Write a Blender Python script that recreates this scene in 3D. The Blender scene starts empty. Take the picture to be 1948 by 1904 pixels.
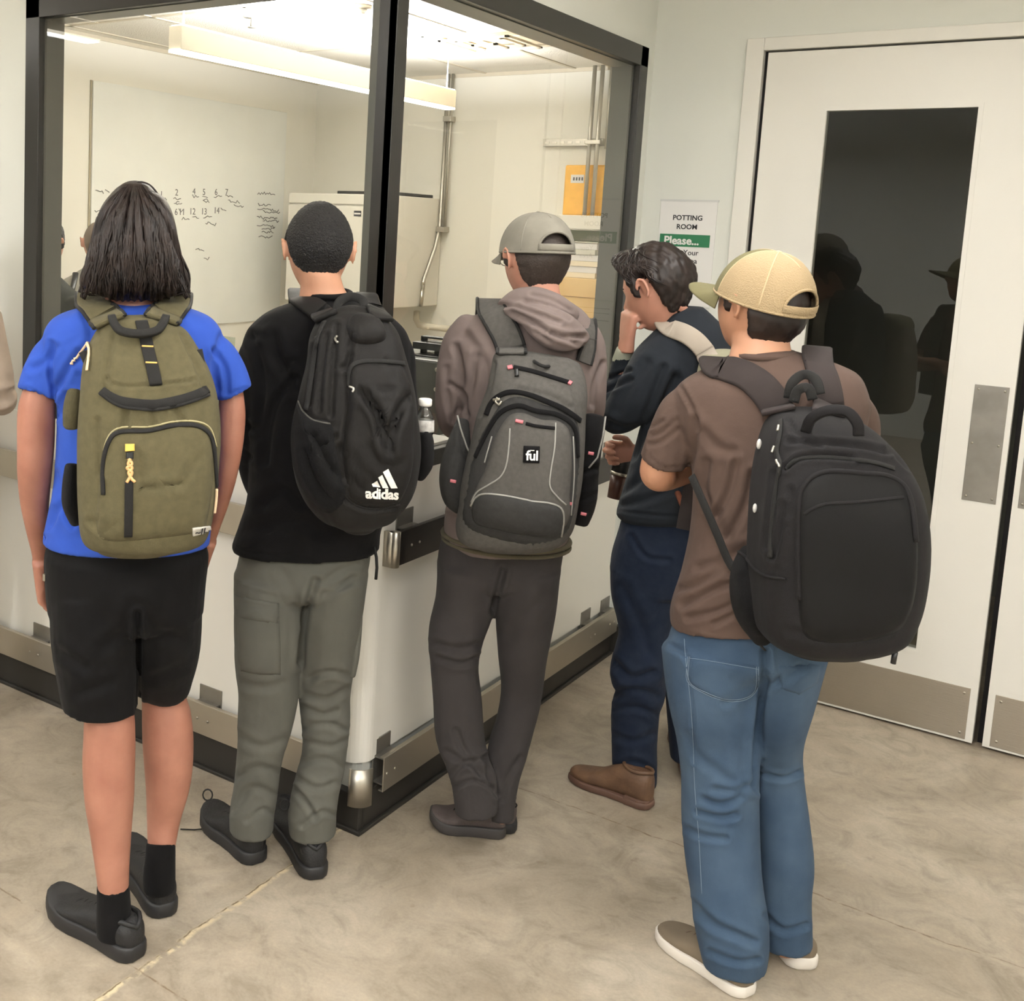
import bpy, bmesh, math, random
import numpy as np
from mathutils import Vector, Matrix
from mathutils.bvhtree import BVHTree
random.seed(7)
np.random.seed(7)
PI = math.pi
SC = bpy.context.scene
COL = SC.collection

# ---------------------------------------------------------------- camera
ROT = np.array([[0.7925298884, 0.6085432754, 0.0396416190],
                [0.1092904539, -0.0777801877, -0.9909620775],
                [-0.5999599759, 0.7896995153, -0.1281510943]])   # rows: right, down, forward
FPX, CX, CY = 2152.52, 544.94, 702.76
CAM = np.array([1.66850251, -2.61348839, 1.73])
cd = bpy.data.cameras.new('camera')
co = bpy.data.objects.new('camera', cd)
COL.objects.link(co)
cd.sensor_fit = 'HORIZONTAL'
cd.sensor_width = 36.0
cd.lens = FPX / 1948 * 36.0
cd.shift_x = (974 - CX) / 1948
cd.shift_y = (CY - 952) / 1948
cd.clip_start = 0.05
Mw = Matrix(((ROT[0][0], -ROT[1][0], -ROT[2][0], CAM[0]),
             (ROT[0][1], -ROT[1][1], -ROT[2][1], CAM[1]),
             (ROT[0][2], -ROT[1][2], -ROT[2][2], CAM[2]),
             (0, 0, 0, 1)))
co.matrix_world = Mw
SC.camera = co

# ---------------------------------------------------------------- world, exposure, room light
SC.view_settings.view_transform = 'Standard'
SC.view_settings.look = 'None'
SC.view_settings.gamma = 1.0
SC.view_settings.use_curve_mapping = False
SC.view_settings.exposure = 0.06
wd = bpy.data.worlds.new('world')
SC.world = wd
wd.use_nodes = True
wd.node_tree.nodes['Background'].inputs[0].default_value = (0.9, 0.86, 0.8, 1)
wd.node_tree.nodes['Background'].inputs[1].default_value = 0.03


def area(name, loc, sx, sy, power, color, rot=(0, 0, 0)):
    l = bpy.data.lights.new(name, 'AREA')
    l.shape = 'RECTANGLE'
    l.size, l.size_y = sx, sy
    l.energy = power
    l.color = color
    o = bpy.data.objects.new(name, l)
    o.location = loc
    o.rotation_euler = rot
    COL.objects.link(o)
    return o


WARM = (0.95, 0.97, 1.0)
WARM2 = (0.98, 0.985, 1.0)
# corridor linear lamps (downlight under each body; uplight added to brighten the walls)
CEIL = 3.0
CL = [(-2.60, -0.72, 1.2, 8), (0.95, -0.45, 2.4, 27), (1.70, -3.70, 1.7, 95), (3.30, -1.30, 2.4, 48), (-1.10, -3.10, 2.4, 68)]  # last lamp is added to brighten the left side
for lx_, ly_, ln_, pw_ in CL:
    area('corridor_light', (lx_, ly_, 2.57), 0.10, ln_, pw_ * 0.78, WARM)
    area('corridor_light', (lx_, ly_, 2.67), 0.09, ln_, pw_ * 0.80, WARM, (PI, 0, 0))  # upward light added so the ceiling bounce lifts the walls
# lab pendant: strong downlight plus uplight that washes the ceiling
area('lab_light', (-1.60, 1.985, 2.405), 0.055, 2.26, 275, WARM2)
area('lab_light', (-1.60, 1.985, 2.515), 0.055, 2.26, 150, WARM2, (PI, 0, 0))

# ---------------------------------------------------------------- materials


def lin(c):
    r = []
    for v in c:
        v = v / 255.0
        r.append(v / 12.92 if v <= 0.04045 else ((v + 0.055) / 1.055) ** 2.4)
    return (r[0], r[1], r[2], 1.0)


MATS = {}


def mat(name, col, rough=0.7, metal=0.0, var=0.0, vscale=8.0, bump=0.0, bscale=60.0, bstretch=None, emit=None, spec=0.5, weave=0.0, sheen=0.0, coat=0.0, vcol=None):
    if name in MATS:
        return MATS[name]
    m = bpy.data.materials.new(name)
    MATS[name] = m
    m.use_nodes = True
    nt = m.node_tree
    b = nt.nodes['Principled BSDF']
    b.inputs['Roughness'].default_value = rough
    b.inputs['Metallic'].default_value = metal
    b.inputs['Specular IOR Level'].default_value = spec
    b.inputs['Sheen Weight'].default_value = sheen
    b.inputs['Coat Weight'].default_value = coat
    c = lin(col)
    b.inputs['Base Color'].default_value = c
    tc = nt.nodes.new('ShaderNodeTexCoord')
    if var > 0 or vcol:
        n = nt.nodes.new('ShaderNodeTexNoise')
        n.inputs['Scale'].default_value = vscale
        n.inputs['Detail'].default_value = 5
        nt.links.new(tc.outputs['Object'], n.inputs['Vector'])
        mx = nt.nodes.new('ShaderNodeMix')
        mx.data_type = 'RGBA'
        if vcol:
            a, d = c, lin(vcol)
        else:
            a = tuple(max(0, v * (1 - var)) for v in c[:3]) + (1,)
            d = tuple(min(1, v * (1 + var)) for v in c[:3]) + (1,)
        mx.inputs[6].default_value = a
        mx.inputs[7].default_value = d
        mr = nt.nodes.new('ShaderNodeMapRange')
        mr.inputs[1].default_value = 0.3
        mr.inputs[2].default_value = 0.7
        nt.links.new(n.outputs['Fac'], mr.inputs[0])
        nt.links.new(mr.outputs[0], mx.inputs[0])
        nt.links.new(mx.outputs[2], b.inputs['Base Color'])
    last = None
    if bump > 0:
        n = nt.nodes.new('ShaderNodeTexNoise')
        n.inputs['Scale'].default_value = bscale
        n.inputs['Detail'].default_value = 4
        if bstretch:
            mp = nt.nodes.new('ShaderNodeMapping')
            mp.inputs['Scale'].default_value = bstretch
            nt.links.new(tc.outputs['Object'], mp.inputs['Vector'])
            nt.links.new(mp.outputs[0], n.inputs['Vector'])
        else:
            nt.links.new(tc.outputs['Object'], n.inputs['Vector'])
        bp = nt.nodes.new('ShaderNodeBump')
        bp.inputs['Strength'].default_value = bump
        bp.inputs['Distance'].default_value = 0.01
        nt.links.new(n.outputs['Fac'], bp.inputs['Height'])
        last = bp
    if weave > 0:
        w = nt.nodes.new('ShaderNodeTexNoise')
        w.inputs['Scale'].default_value = 900
        w.inputs['Detail'].default_value = 2
        nt.links.new(tc.outputs['Object'], w.inputs['Vector'])
        bp = nt.nodes.new('ShaderNodeBump')
        bp.inputs['Strength'].default_value = weave
        bp.inputs['Distance'].default_value = 0.002
        nt.links.new(w.outputs['Fac'], bp.inputs['Height'])
        if last:
            nt.links.new(last.outputs[0], bp.inputs['Normal'])
        last = bp
    if last:
        nt.links.new(last.outputs[0], b.inputs['Normal'])
    if emit:
        b.inputs['Emission Color'].default_value = lin(col)
        b.inputs['Emission Strength'].default_value = emit
    return m


def glass_mat(name, refl=1.0, tint=(1, 1, 1, 1), ior=1.5):
    m = bpy.data.materials.new(name)
    m.use_nodes = True
    nt = m.node_tree
    for n in list(nt.nodes):
        nt.nodes.remove(n)
    out = nt.nodes.new('ShaderNodeOutputMaterial')
    tr = nt.nodes.new('ShaderNodeBsdfTransparent')
    tr.inputs[0].default_value = tint
    gl = nt.nodes.new('ShaderNodeBsdfGlossy')
    gl.inputs['Roughness'].default_value = 0.0
    fr = nt.nodes.new('ShaderNodeFresnel')
    fr.inputs[0].default_value = ior
    ml = nt.nodes.new('ShaderNodeMath')
    ml.operation = 'MULTIPLY'
    ml.inputs[1].default_value = refl
    mx = nt.nodes.new('ShaderNodeMixShader')
    nt.links.new(fr.outputs[0], ml.inputs[0])
    nt.links.new(ml.outputs[0], mx.inputs[0])
    nt.links.new(tr.outputs[0], mx.inputs[1])
    nt.links.new(gl.outputs[0], mx.inputs[2])
    nt.links.new(mx.outputs[0], out.inputs[0])
    return m


def floor_mat():
    m = bpy.data.materials.new('polished_concrete')
    m.use_nodes = True
    nt = m.node_tree
    b = nt.nodes['Principled BSDF']
    tc = nt.nodes.new('ShaderNodeTexCoord')

    def noise(scale, det=6, rough=0.6, dist=0.0):
        n = nt.nodes.new('ShaderNodeTexNoise')
        n.inputs['Scale'].default_value = scale
        n.inputs['Detail'].default_value = det
        n.inputs['Roughness'].default_value = rough
        n.inputs['Distortion'].default_value = dist
        nt.links.new(tc.outputs['Object'], n.inputs['Vector'])
        return n

    def ramp(src, pts):
        r = nt.nodes.new('ShaderNodeValToRGB')
        el = r.color_ramp.elements
        el[0].position, el[0].color = pts[0]
        el[1].position, el[1].color = pts[-1]
        for p, c in pts[1:-1]:
            e = el.new(p)
            e.color = c
        nt.links.new(src, r.inputs[0])
        return r.outputs[0]

    def mix(f, a, c, mode='MIX'):
        x = nt.nodes.new('ShaderNodeMix')
        x.data_type = 'RGBA'
        x.blend_type = mode
        for s, v in ((0, f), (6, a), (7, c)):
            if isinstance(v, (float, int)):
                x.inputs[s].default_value = v
            elif isinstance(v, tuple):
                x.inputs[s].default_value = v
            else:
                nt.links.new(v, x.inputs[s])
        return x.outputs[2]
    base = ramp(noise(1.7, 7, 0.62, 0.8).outputs[0], [(0.30, lin((140, 128, 112))), (0.5, lin((163, 151, 134))), (0.7, lin((184, 173, 156)))])
    blot = ramp(noise(6.5, 8, 0.7, 1.5).outputs[0], [(0.34, (0.70, 0.69, 0.67, 1)), (0.5, (0.97, 0.97, 0.97, 1)), (0.72, (1.16, 1.14, 1.12, 1))])
    colr = mix(0.85, base, blot, 'MULTIPLY')
    fine = ramp(noise(120, 3).outputs[0], [(0.3, (0.90, 0.90, 0.90, 1)), (0.7, (1.08, 1.08, 1.08, 1))])
    colr = mix(0.7, colr, fine, 'MULTIPLY')
    spots = ramp(noise(17, 2, 0.5).outputs[0], [(0.70, (0, 0, 0, 1)), (0.80, (1, 1, 1, 1))])
    sm = nt.nodes.new('ShaderNodeMath')
    sm.operation = 'MULTIPLY'
    sm.inputs[1].default_value = 0.55
    nt.links.new(spots, sm.inputs[0])
    colr = mix(sm.outputs[0], colr, lin((112, 96, 76)))
    # saw-cut joints and hairline cracks: x = const and y = const lines, waved by noise
    sep = nt.nodes.new('ShaderNodeSeparateXYZ')
    nt.links.new(tc.outputs['Object'], sep.inputs[0])
    wob = noise(5, 5, 0.6)
    wob2 = noise(26, 3, 0.6)

    def line(axis, val, width, amp, cut=None):
        a = nt.nodes.new('ShaderNodeMath')
        a.operation = 'SUBTRACT'
        nt.links.new(sep.outputs[axis], a.inputs[0])
        a.inputs[1].default_value = val
        w = nt.nodes.new('ShaderNodeMath')
        w.operation = 'MULTIPLY_ADD'
        nt.links.new(wob.outputs[0], w.inputs[0])
        w.inputs[1].default_value = amp
        w.inputs[2].default_value = -amp * 0.5
        s = nt.nodes.new('ShaderNodeMath')
        s.operation = 'ADD'
        nt.links.new(a.outputs[0], s.inputs[0])
        nt.links.new(w.outputs[0], s.inputs[1])
        ab = nt.nodes.new('ShaderNodeMath')
        ab.operation = 'ABSOLUTE'
        nt.links.new(s.outputs[0], ab.inputs[0])
        wv = nt.nodes.new('ShaderNodeMapRange')
        wv.inputs[1].default_value = width * 0.3
        wv.inputs[2].default_value = width
        wv.inputs[3].default_value = 1
        wv.inputs[4].default_value = 0
        nt.links.new(ab.outputs[0], wv.inputs[0])
        g = ramp(wob2.outputs[0], [(0.38, (0, 0, 0, 1)), (0.55, (1, 1, 1, 1))])
        ml = nt.nodes.new('ShaderNodeMath')
        ml.operation = 'MULTIPLY'
        nt.links.new(wv.outputs[0], ml.inputs[0])
        nt.links.new(g, ml.inputs[1])
        return ml.outputs[0]
    colr = mix(line(0, -0.02, 0.012, 0.05), colr, lin((208, 192, 160)))
    colr = mix(line(0, -0.026, 0.0035, 0.05), colr, lin((110, 94, 72)))
    colr = mix(line(1, 0.54, 0.0040, 0.06), colr, lin((118, 102, 82)))
    colr = mix(line(1, -0.86, 0.0035, 0.05), colr, lin((118, 102, 82)))
    nt.links.new(colr, b.inputs['Base Color'])
    rr = nt.nodes.new('ShaderNodeMapRange')
    rr.inputs[3].default_value = 0.26
    rr.inputs[4].default_value = 0.5
    nt.links.new(noise(3.5, 6).outputs[0], rr.inputs[0])
    nt.links.new(rr.outputs[0], b.inputs['Roughness'])
    bp = nt.nodes.new('ShaderNodeBump')
    bp.inputs['Strength'].default_value = 0.06
    bp.inputs['Distance'].default_value = 0.01
    nt.links.new(noise(30, 4).outputs[0], bp.inputs['Height'])
    nt.links.new(bp.outputs[0], b.inputs['Normal'])
    return m


WALL = mat('wall_paint', (220, 221, 214), 0.65, bump=0.05, bscale=220, var=0.015, vscale=2)
LABW = mat('lab_wall_paint', (240, 237, 227), 0.7, bump=0.05, bscale=220)
CEILM = mat('ceiling_tile', (238, 233, 222), 0.9, bump=0.5, bscale=130)
PANEL = mat('wall_panel', (234, 230, 221), 0.38, bump=0.02, bscale=30, var=0.02, vscale=1.5)
BLACKM = mat('black_frame', (38, 36, 33), 0.32)
JAMB = mat('frame_return', (98, 97, 90), 0.35)  # grey lightened to imitate the hall reflected in the pane
DOORM = mat('door_paint', (226, 223, 216), 0.42, bump=0.03, bscale=150)
STEEL = mat('brushed_steel', (176, 168, 156), 0.42, 0.95, bump=0.10, bscale=18, bstretch=(1, 1, 22), var=0.06, vscale=3)
STEELD = mat('dull_steel', (150, 146, 140), 0.42, 0.85, var=0.12, vscale=14)
CHROME = mat('bright_steel', (188, 182, 170), 0.36, 0.95)
RUBBER = mat('black_rubber', (44, 41, 37), 0.5)
DARK = mat('gap_shade', (14, 9, 10), 0.8)
WHITE = mat('white_enamel', (228, 224, 214), 0.35)
GALV = mat('galvanised', (182, 178, 168), 0.45, 0.85)
LAMPB = mat('lamp_body', (228, 220, 202), 0.5)
LAMPE = mat('lamp_diffuser', (255, 246, 228), 0.5, emit=9.0)
PAPER = mat('paper', (226, 224, 222), 0.7)
INK = mat('ink', (40, 40, 44), 0.7)
BLACKP = mat('black_plastic', (26, 26, 26), 0.4)

# ---------------------------------------------------------------- object helpers


def tag(o, label=None, cat=None, group=None, kind=None):
    if label:
        o['label'] = label
    if cat:
        o['category'] = cat
    if group:
        o['group'] = group
    if kind:
        o['kind'] = kind
    return o


def empty(name, loc, label=None, cat=None, group=None):
    o = bpy.data.objects.new(name, None)
    o.location = loc
    o.empty_display_size = 0.1
    COL.objects.link(o)
    return tag(o, label, cat, group)


def link(name, me, m, parent=None, smooth=True):
    idx = [0] * len(me.polygons)
    me.polygons.foreach_get('material_index', idx)
    me.materials.clear()
    for x in (m if isinstance(m, (list, tuple)) else [m]):
        me.materials.append(x)
    if isinstance(m, (list, tuple)):
        me.polygons.foreach_set('material_index', idx)
    if smooth:
        me.polygons.foreach_set('use_smooth', [True] * len(me.polygons))
    o = bpy.data.objects.new(name, me)
    COL.objects.link(o)
    if parent is not None:
        o.parent = parent
        # parents may themselves be children: use the full static offset
        off = Vector((0, 0, 0))
        q = parent
        while q is not None:
            off += Vector(q.location)
            q = q.parent
        o.location = -off
    return o


class G:
    """mesh collector in world space"""

    def __init__(s):
        s.v, s.f, s.mi = [], [], []

    def add(s, v, f, mi=0):
        k = len(s.v)
        s.v += [tuple(x) for x in v]
        s.f += [tuple(i + k for i in q) for q in f]
        s.mi += [mi] * len(f)
        return s

    def box(s, lo, hi, mi=0):
        x0, y0, z0 = lo
        x1, y1, z1 = hi
        v = [(x0, y0, z0), (x1, y0, z0), (x1, y1, z0), (x0, y1, z0), (x0, y0, z1), (x1, y0, z1), (x1, y1, z1), (x0, y1, z1)]
        f = [(0, 3, 2, 1), (4, 5, 6, 7), (0, 1, 5, 4), (1, 2, 6, 5), (2, 3, 7, 6), (3, 0, 4, 7)]
        return s.add(v, f, mi)

    def cyl(s, a, b, r, n=12, r2=None, mi=0):
        a, b = Vector(a), Vector(b)
        r2 = r if r2 is None else r2
        t = (b - a).normalized()
        u = t.orthogonal().normalized()
        w = t.cross(u)
        v = []
        for c, rr in ((a, r), (b, r2)):
            for i in range(n):
                an = 2 * PI * i / n
                v.append(c + u * rr * math.cos(an) + w * rr * math.sin(an))
        f = [(i, (i + 1) % n, n + (i + 1) % n, n + i) for i in range(n)] + [tuple(range(n - 1, -1, -1)), tuple(range(n, 2 * n))]
        return s.add(v, f, mi)

    def tube(s, pts, r, n=8, closed=False, taper=None, flat=1.0, mi=0):
        pts = [Vector(p) for p in pts]
        rings = []
        up = None
        L = len(pts)
        for i, p in enumerate(pts):
            if closed:
                t = pts[(i + 1) % L] - pts[i - 1]
            else:
                t = pts[min(i + 1, L - 1)] - pts[max(i - 1, 0)]
            if t.length < 1e-9:
                t = Vector((0, 0, 1))
            t.normalize()
            if up is None:
                up = t.orthogonal().normalized()
            u = up - t * up.dot(t)
            if u.length < 1e-6:
                u = t.orthogonal()
            u.normalize()
            up = u
            w = t.cross(u)
            rr = r if not taper else r * taper(i / (L - 1))
            rings.append([p + u * rr * math.cos(2 * PI * k / n) + w * rr * flat * math.sin(2 * PI * k / n) for k in range(n)])
        v = [x for q in rings for x in q]
        f = []
        m = L if closed else L - 1
        for i in range(m):
            j = (i + 1) % L
            for k in range(n):
                f.append((i * n + k, i * n + (k + 1) % n, j * n + (k + 1) % n, j * n + k))
        if not closed:
            f.append(tuple(range(n - 1, -1, -1)))
            f.append(tuple((L - 1) * n + k for k in range(n)))
        return s.add(v, f, mi)

    def mesh(s, name='m', fix=True):
        me = bpy.data.meshes.new(name)
        me.from_pydata(s.v, [], s.f)
        me.polygons.foreach_set('material_index', s.mi)
        if fix:
            bm = bmesh.new()
            bm.from_mesh(me)
            bmesh.ops.recalc_face_normals(bm, faces=bm.faces)
            bm.to_mesh(me)
            bm.free()
        me.update()
        return me

    def build(s, name, m, parent=None, smooth=False, bevel=0.0, seg=2):
        me = s.mesh(name)
        o = link(name, me, m, parent, smooth)
        if bevel > 0:
            b = o.modifiers.new('bevel', 'BEVEL')
            b.width = bevel
            b.segments = seg
            b.limit_method = 'ANGLE'
        return o


def structure(g, name, m, smooth=False, bevel=0.0):
    o = g.build(name, m, None, smooth, bevel)
    o['kind'] = 'structure'
    return o


def ray(px, py):
    d = np.array([(px - CX) / FPX, (py - CY) / FPX, 1.0])
    return ROT.T @ d


def onz(px, py, z=0.0):
    d = ray(px, py)
    return Vector(CAM + d * ((z - CAM[2]) / d[2]))


def onx(px, py, x=0.0):
    d = ray(px, py)
    return Vector(CAM + d * ((x - CAM[0]) / d[0]))


def ony(px, py, y=0.0):
    d = ray(px, py)
    return Vector(CAM + d * ((y - CAM[1]) / d[1]))


def projn(P):
    q = (P - CAM) @ ROT.T
    return np.stack([FPX * q[:, 0] / q[:, 2] + CX, FPX * q[:, 1] / q[:, 2] + CY], 1)


# ================================================================ SETTING
LX0, LX1, LY0, LY1, LZ = -3.24, -0.10, 0.10, 4.08, 2.74     # lab interior
DY = 1.905                                                   # door wall
RX0, RX1, RY0 = -4.2, 4.2, -5.2                              # corridor extents
g = G()
g.box((RX0 - 0.1, RY0 - 0.1, -0.1), (RX1 + 0.1, LY1 + 0.2, 0.0))
o = g.build('floor', floor_mat())
o['kind'] = 'structure'
# corridor ceiling
structure(G().box((RX0, RY0, CEIL), (RX1, 0.1, CEIL + 0.1)).box((0, 0.1, CEIL), (RX1, DY, CEIL + 0.1)), 'ceiling', CEILM)
# window walls: y = 0 (left) and x = 0 (right), below and above the window band
ZB, ZT = 1.03, 2.46
structure(G().box((RX0, 0, 0), (-1.48, 0.1, CEIL)).box((-1.48, 0, 0), (-0.02, 0.1, ZB)).box((-1.48, 0, ZT), (0, 0.1, CEIL)), 'wall_left', WALL)
structure(G().box((-0.1, 0.02, 0), (0, 1.81, ZB)).box((-0.1, 0.1, ZT), (0, 1.81, CEIL)).box((-0.1, 1.81, 0), (0, DY, CEIL)), 'wall_right', WALL)
# hard wall panels under the windows, meeting in a rounded corner
g = G()
pts = [(-4.2, -0.012), (-0.04, -0.012)]
prof = [(-4.15, -0.012)] + [(-0.045 + 0.057 * math.sin(a), 0.045 - 0.057 * math.cos(a)) for a in [PI / 2 * k / 8 for k in range(9)]] + [(0.012, 1.85)]
v, f = [], []
for x, y in prof:
    v += [(x, y, 0.2), (x, y, ZB - 0.004)]
inner = [(-4.15, 0.002)] + [(-0.045 + 0.043 * math.sin(a), 0.045 - 0.043 * math.cos(a)) for a in [PI / 2 * k / 8 for k in range(9)]] + [(-0.002, 1.85)]
for x, y in inner:
    v += [(x, y, 0.2), (x, y, ZB - 0.004)]
n = len(prof)
for i in range(n - 1):
    a = 2 * i
    b = 2 * (n + i)
    f += [(a, a + 2, a + 3, a + 1), (b, b + 1, b + 3, b + 2), (a + 1, a + 3, b + 3, b + 1), (a, b, b + 2, a + 2)]
f += [(0, 1, 2 * n + 1, 2 * n), (2 * n - 2, 4 * n - 2, 4 * n - 1, 2 * n - 1)]
g.add(v, f)
o = structure(g, 'trim_1', PANEL)
# corner guard strip
g = G()
for zz in ((0.195, ZB - 0.003),):
    arc = [(-0.05 - 0.03, -0.0155)] + [(-0.045 + 0.062 * math.sin(a), 0.045 - 0.062 * math.cos(a)) for a in [PI / 2 * k / 8 for k in range(9)]] + [(0.0155, 0.08)]
    v, f = [], []
    for x, y in arc:
        v += [(x, y, zz[0]), (x, y, zz[1])]
    for i in range(len(arc) - 1):
        a = 2 * i
        f.append((a, a + 2, a + 3, a + 1))
    g.add(v, f)
o = structure(g, 'trim_2', PANEL)
md = o.modifiers.new('solid', 'SOLIDIFY')
md.thickness = 0.003
# black plinth / base
g = G()
g.box((RX0, -0.028, 0.0), (0.028, 0.0, 0.115)).box((0.0, 0.0, 0.0), (0.028, 1.86, 0.115))
g.box((RX0, -0.040, 0.0), (0.040, -0.028, 0.012)).box((0.028, -0.03, 0.0), (0.040, 1.86, 0.012))
structure(g, 'baseboard_left', RUBBER, bevel=0.003)
structure(G().box((0.0, 1.878, 0), (0.345, DY, 0.115)), 'baseboard_back', RUBBER)

# windows: black frames, dark returns, glass
GL = glass_mat('window_glass', 1.0, (0.97, 0.98, 0.96, 1))


def window(name, horiz):
    def bx(g, a0, a1, d0, d1, z0, z1):
        # a along the wall, d depth from the wall face (positive = into the lab)
        if horiz:
            g.box((a0, d0, z0), (a1, d1, z1))
        else:
            g.box((-d1, a0, z0), (-d0, a1, z1))
    A0, A1 = (-1.485, 0.0) if horiz else (0.0, 1.815)
    g = G()
    if horiz:
        bx(g, A0, A0 + 0.07, -0.012, 0.014, ZB - 0.004, ZT)
        bx(g, -0.045, 0.012, -0.012, 0.014, ZB - 0.004, ZT)
        bx(g, A0, 0.0, -0.012, 0.014, ZT - 0.075, ZT)
        bx(g, A0, 0.0, -0.012, 0.014, ZB - 0.005, ZB + 0.045)
    else:
        bx(g, A1 - 0.075, A1, -0.012, 0.014, ZB - 0.004, ZT)
        bx(g, -0.012, 0.045, -0.0119, 0.0139, ZB - 0.004, ZT)
        bx(g, 0.0, A1, -0.012, 0.014, ZT - 0.075, ZT)
        bx(g, 0.0, A1, -0.012, 0.014, ZB - 0.005, ZB + 0.045)
    root = g.build(name, BLACKM, None, False, 0.002)
    root['kind'] = 'structure'
    g = G()
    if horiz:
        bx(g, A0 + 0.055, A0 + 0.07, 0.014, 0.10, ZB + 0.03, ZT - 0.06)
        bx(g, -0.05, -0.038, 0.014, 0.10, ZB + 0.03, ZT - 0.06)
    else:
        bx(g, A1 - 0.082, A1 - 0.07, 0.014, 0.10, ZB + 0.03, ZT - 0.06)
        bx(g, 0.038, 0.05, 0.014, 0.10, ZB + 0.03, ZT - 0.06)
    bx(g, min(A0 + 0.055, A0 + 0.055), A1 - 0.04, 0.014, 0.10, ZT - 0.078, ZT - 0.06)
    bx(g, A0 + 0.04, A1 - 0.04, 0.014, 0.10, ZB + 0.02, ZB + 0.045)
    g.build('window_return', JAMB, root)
    g = G()
    if horiz:
        v = [(A0 + 0.065, 0.006, ZB + 0.04), (-0.04, 0.006, ZB + 0.04), (-0.04, 0.006, ZT - 0.07), (A0 + 0.065, 0.006, ZT - 0.07)]
    else:
        v = [(-0.006, 0.04, ZB + 0.04), (-0.006, A1 - 0.07, ZB + 0.04), (-0.006, A1 - 0.07, ZT - 0.07), (-0.006, 0.04, ZT - 0.07)]
    g.add(v, [(0, 1, 2, 3)])
    g.build('window_pane', GL, root)
    return root


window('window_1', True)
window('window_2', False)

# door wall with the frame of a double door
DX0, DXM, DX1 = 0.430, 1.352, 2.27
DT = 2.43
g = G()
g.box((0.0, DY, 0), (DX0 - 0.05, DY + 0.12, CEIL)).box((DX0 - 0.05, DY, DT + 0.02), (DX1 + 0.05, DY + 0.12, CEIL)).box((DX1 + 0.05, DY, 0), (RX1, DY + 0.12, CEIL))
structure(g, 'wall_back', WALL)
g = G()
for a, b, c, d in ((DX0 - 0.075, DX0 - 0.012, 0, DT + 0.055), (DX1 + 0.012, DX1 + 0.075, 0, DT + 0.055)):
    g.box((a, DY - 0.014, c), (b, DY + 0.10, d))
g.box((DX0 - 0.012, DY - 0.014, DT + 0.008), (DX1 + 0.012, DY + 0.10, DT + 0.055))
structure(g, 'trim_3', DOORM, bevel=0.003)
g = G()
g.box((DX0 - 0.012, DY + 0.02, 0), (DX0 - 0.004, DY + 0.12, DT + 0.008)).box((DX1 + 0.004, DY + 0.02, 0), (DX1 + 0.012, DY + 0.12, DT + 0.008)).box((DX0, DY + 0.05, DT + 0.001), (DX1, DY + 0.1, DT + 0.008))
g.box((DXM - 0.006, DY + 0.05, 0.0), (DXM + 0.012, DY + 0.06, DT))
structure(g, 'trim_4', DARK)  # near-black strips paint the shade inside the door gaps
DGL = glass_mat('door_glass', 1.3, (0.55, 0.56, 0.53, 1), 1.52)


def door(name, x0, x1, mirror):
    fy = DY - 0.004      # face
    by = DY + 0.042
    w = x1 - x0

    def X(t):
        return x1 - t if mirror else x0 + t
    gx0, gx1 = sorted((X(0.205), X(0.713)))
    z0, z1 = 0.285, 2.228
    g = G()
    g.box((x0, fy, 0.010), (gx0, by, DT)).box((gx1, fy, 0.010), (x1, by, DT))
    g.box((gx0, fy, 0.010), (gx1, by, z0)).box((gx0, fy, z1), (gx1, by, DT))
    root = g.build(name, DOORM)
    root['kind'] = 'structure'
    g = G()
    t = 0.016
    g.box((gx0, fy - 0.003, z0 + t), (gx0 + t, by - .002, z1 - t)).box((gx1 - t, fy - 0.003, z0 + t), (gx1, by - .002, z1 - t))
    g.box((gx0, fy - 0.003, z0), (gx1, by - .002, z0 + t)).box((gx0, fy - 0.003, z1 - t), (gx1, by - .002, z1))
    g.build('glazing_bead', DOORM, root)
    g = G()
    g.add([(gx0 + t, fy + 0.012, z0 + t), (gx1 - t, fy + 0.012, z0 + t), (gx1 - t, fy + 0.012, z1 - t), (gx0 + t, fy + 0.012, z1 - t)], [(0, 1, 2, 3)])
    g.build('door_pane', DGL, root)
    a, b = sorted((X(0.02), X(w - 0.022)))
    k = G().box((a, fy - 0.0025, 0.018), (b, fy, 0.206)).build('kick_plate', STEEL, root, bevel=0.0012)
    for sx in (a + 0.018, b - 0.018):
        for sz in (0.04, 0.185):
            G().cyl((sx, fy - 0.0045, sz), (sx, fy - 0.002, sz), 0.0045).build('plate_screw', CHROME, k, True)
    a, b = sorted((X(0.782), X(0.884)))
    k = G().box((a, fy - 0.0025, 0.869), (b, fy, 1.275)).build('push_plate', STEELD, root, bevel=0.001)
    for sx in (a + 0.012, b - 0.012):
        for sz in (0.885, 1.072, 1.26):
            G().cyl((sx, fy - 0.004, sz), (sx, fy - 0.002, sz), 0.004).build('plate_screw', CHROME, k, True)
    return root


door('door_1', DX0 + 0.004, DXM - 0.018, False)
door('door_2', DXM + 0.013, DX1 - 0.004, True)
# dim room behind the doors
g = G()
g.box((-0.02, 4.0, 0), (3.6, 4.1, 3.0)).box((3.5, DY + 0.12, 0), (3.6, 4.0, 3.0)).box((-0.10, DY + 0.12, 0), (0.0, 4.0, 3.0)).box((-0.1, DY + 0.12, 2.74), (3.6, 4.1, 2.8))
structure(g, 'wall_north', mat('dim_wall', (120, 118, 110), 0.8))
# corridor shell
structure(G().box((RX0 - 0.1, RY0, 0), (RX0, 0.1, CEIL)), 'wall_side', WALL)
structure(G().box((RX1, RY0, 0), (RX1 + 0.1, DY, CEIL)), 'wall_side', WALL)
structure(G().box((RX0, RY0 - 0.1, 0), (RX1, RY0, CEIL)), 'wall_front', WALL)
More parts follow.
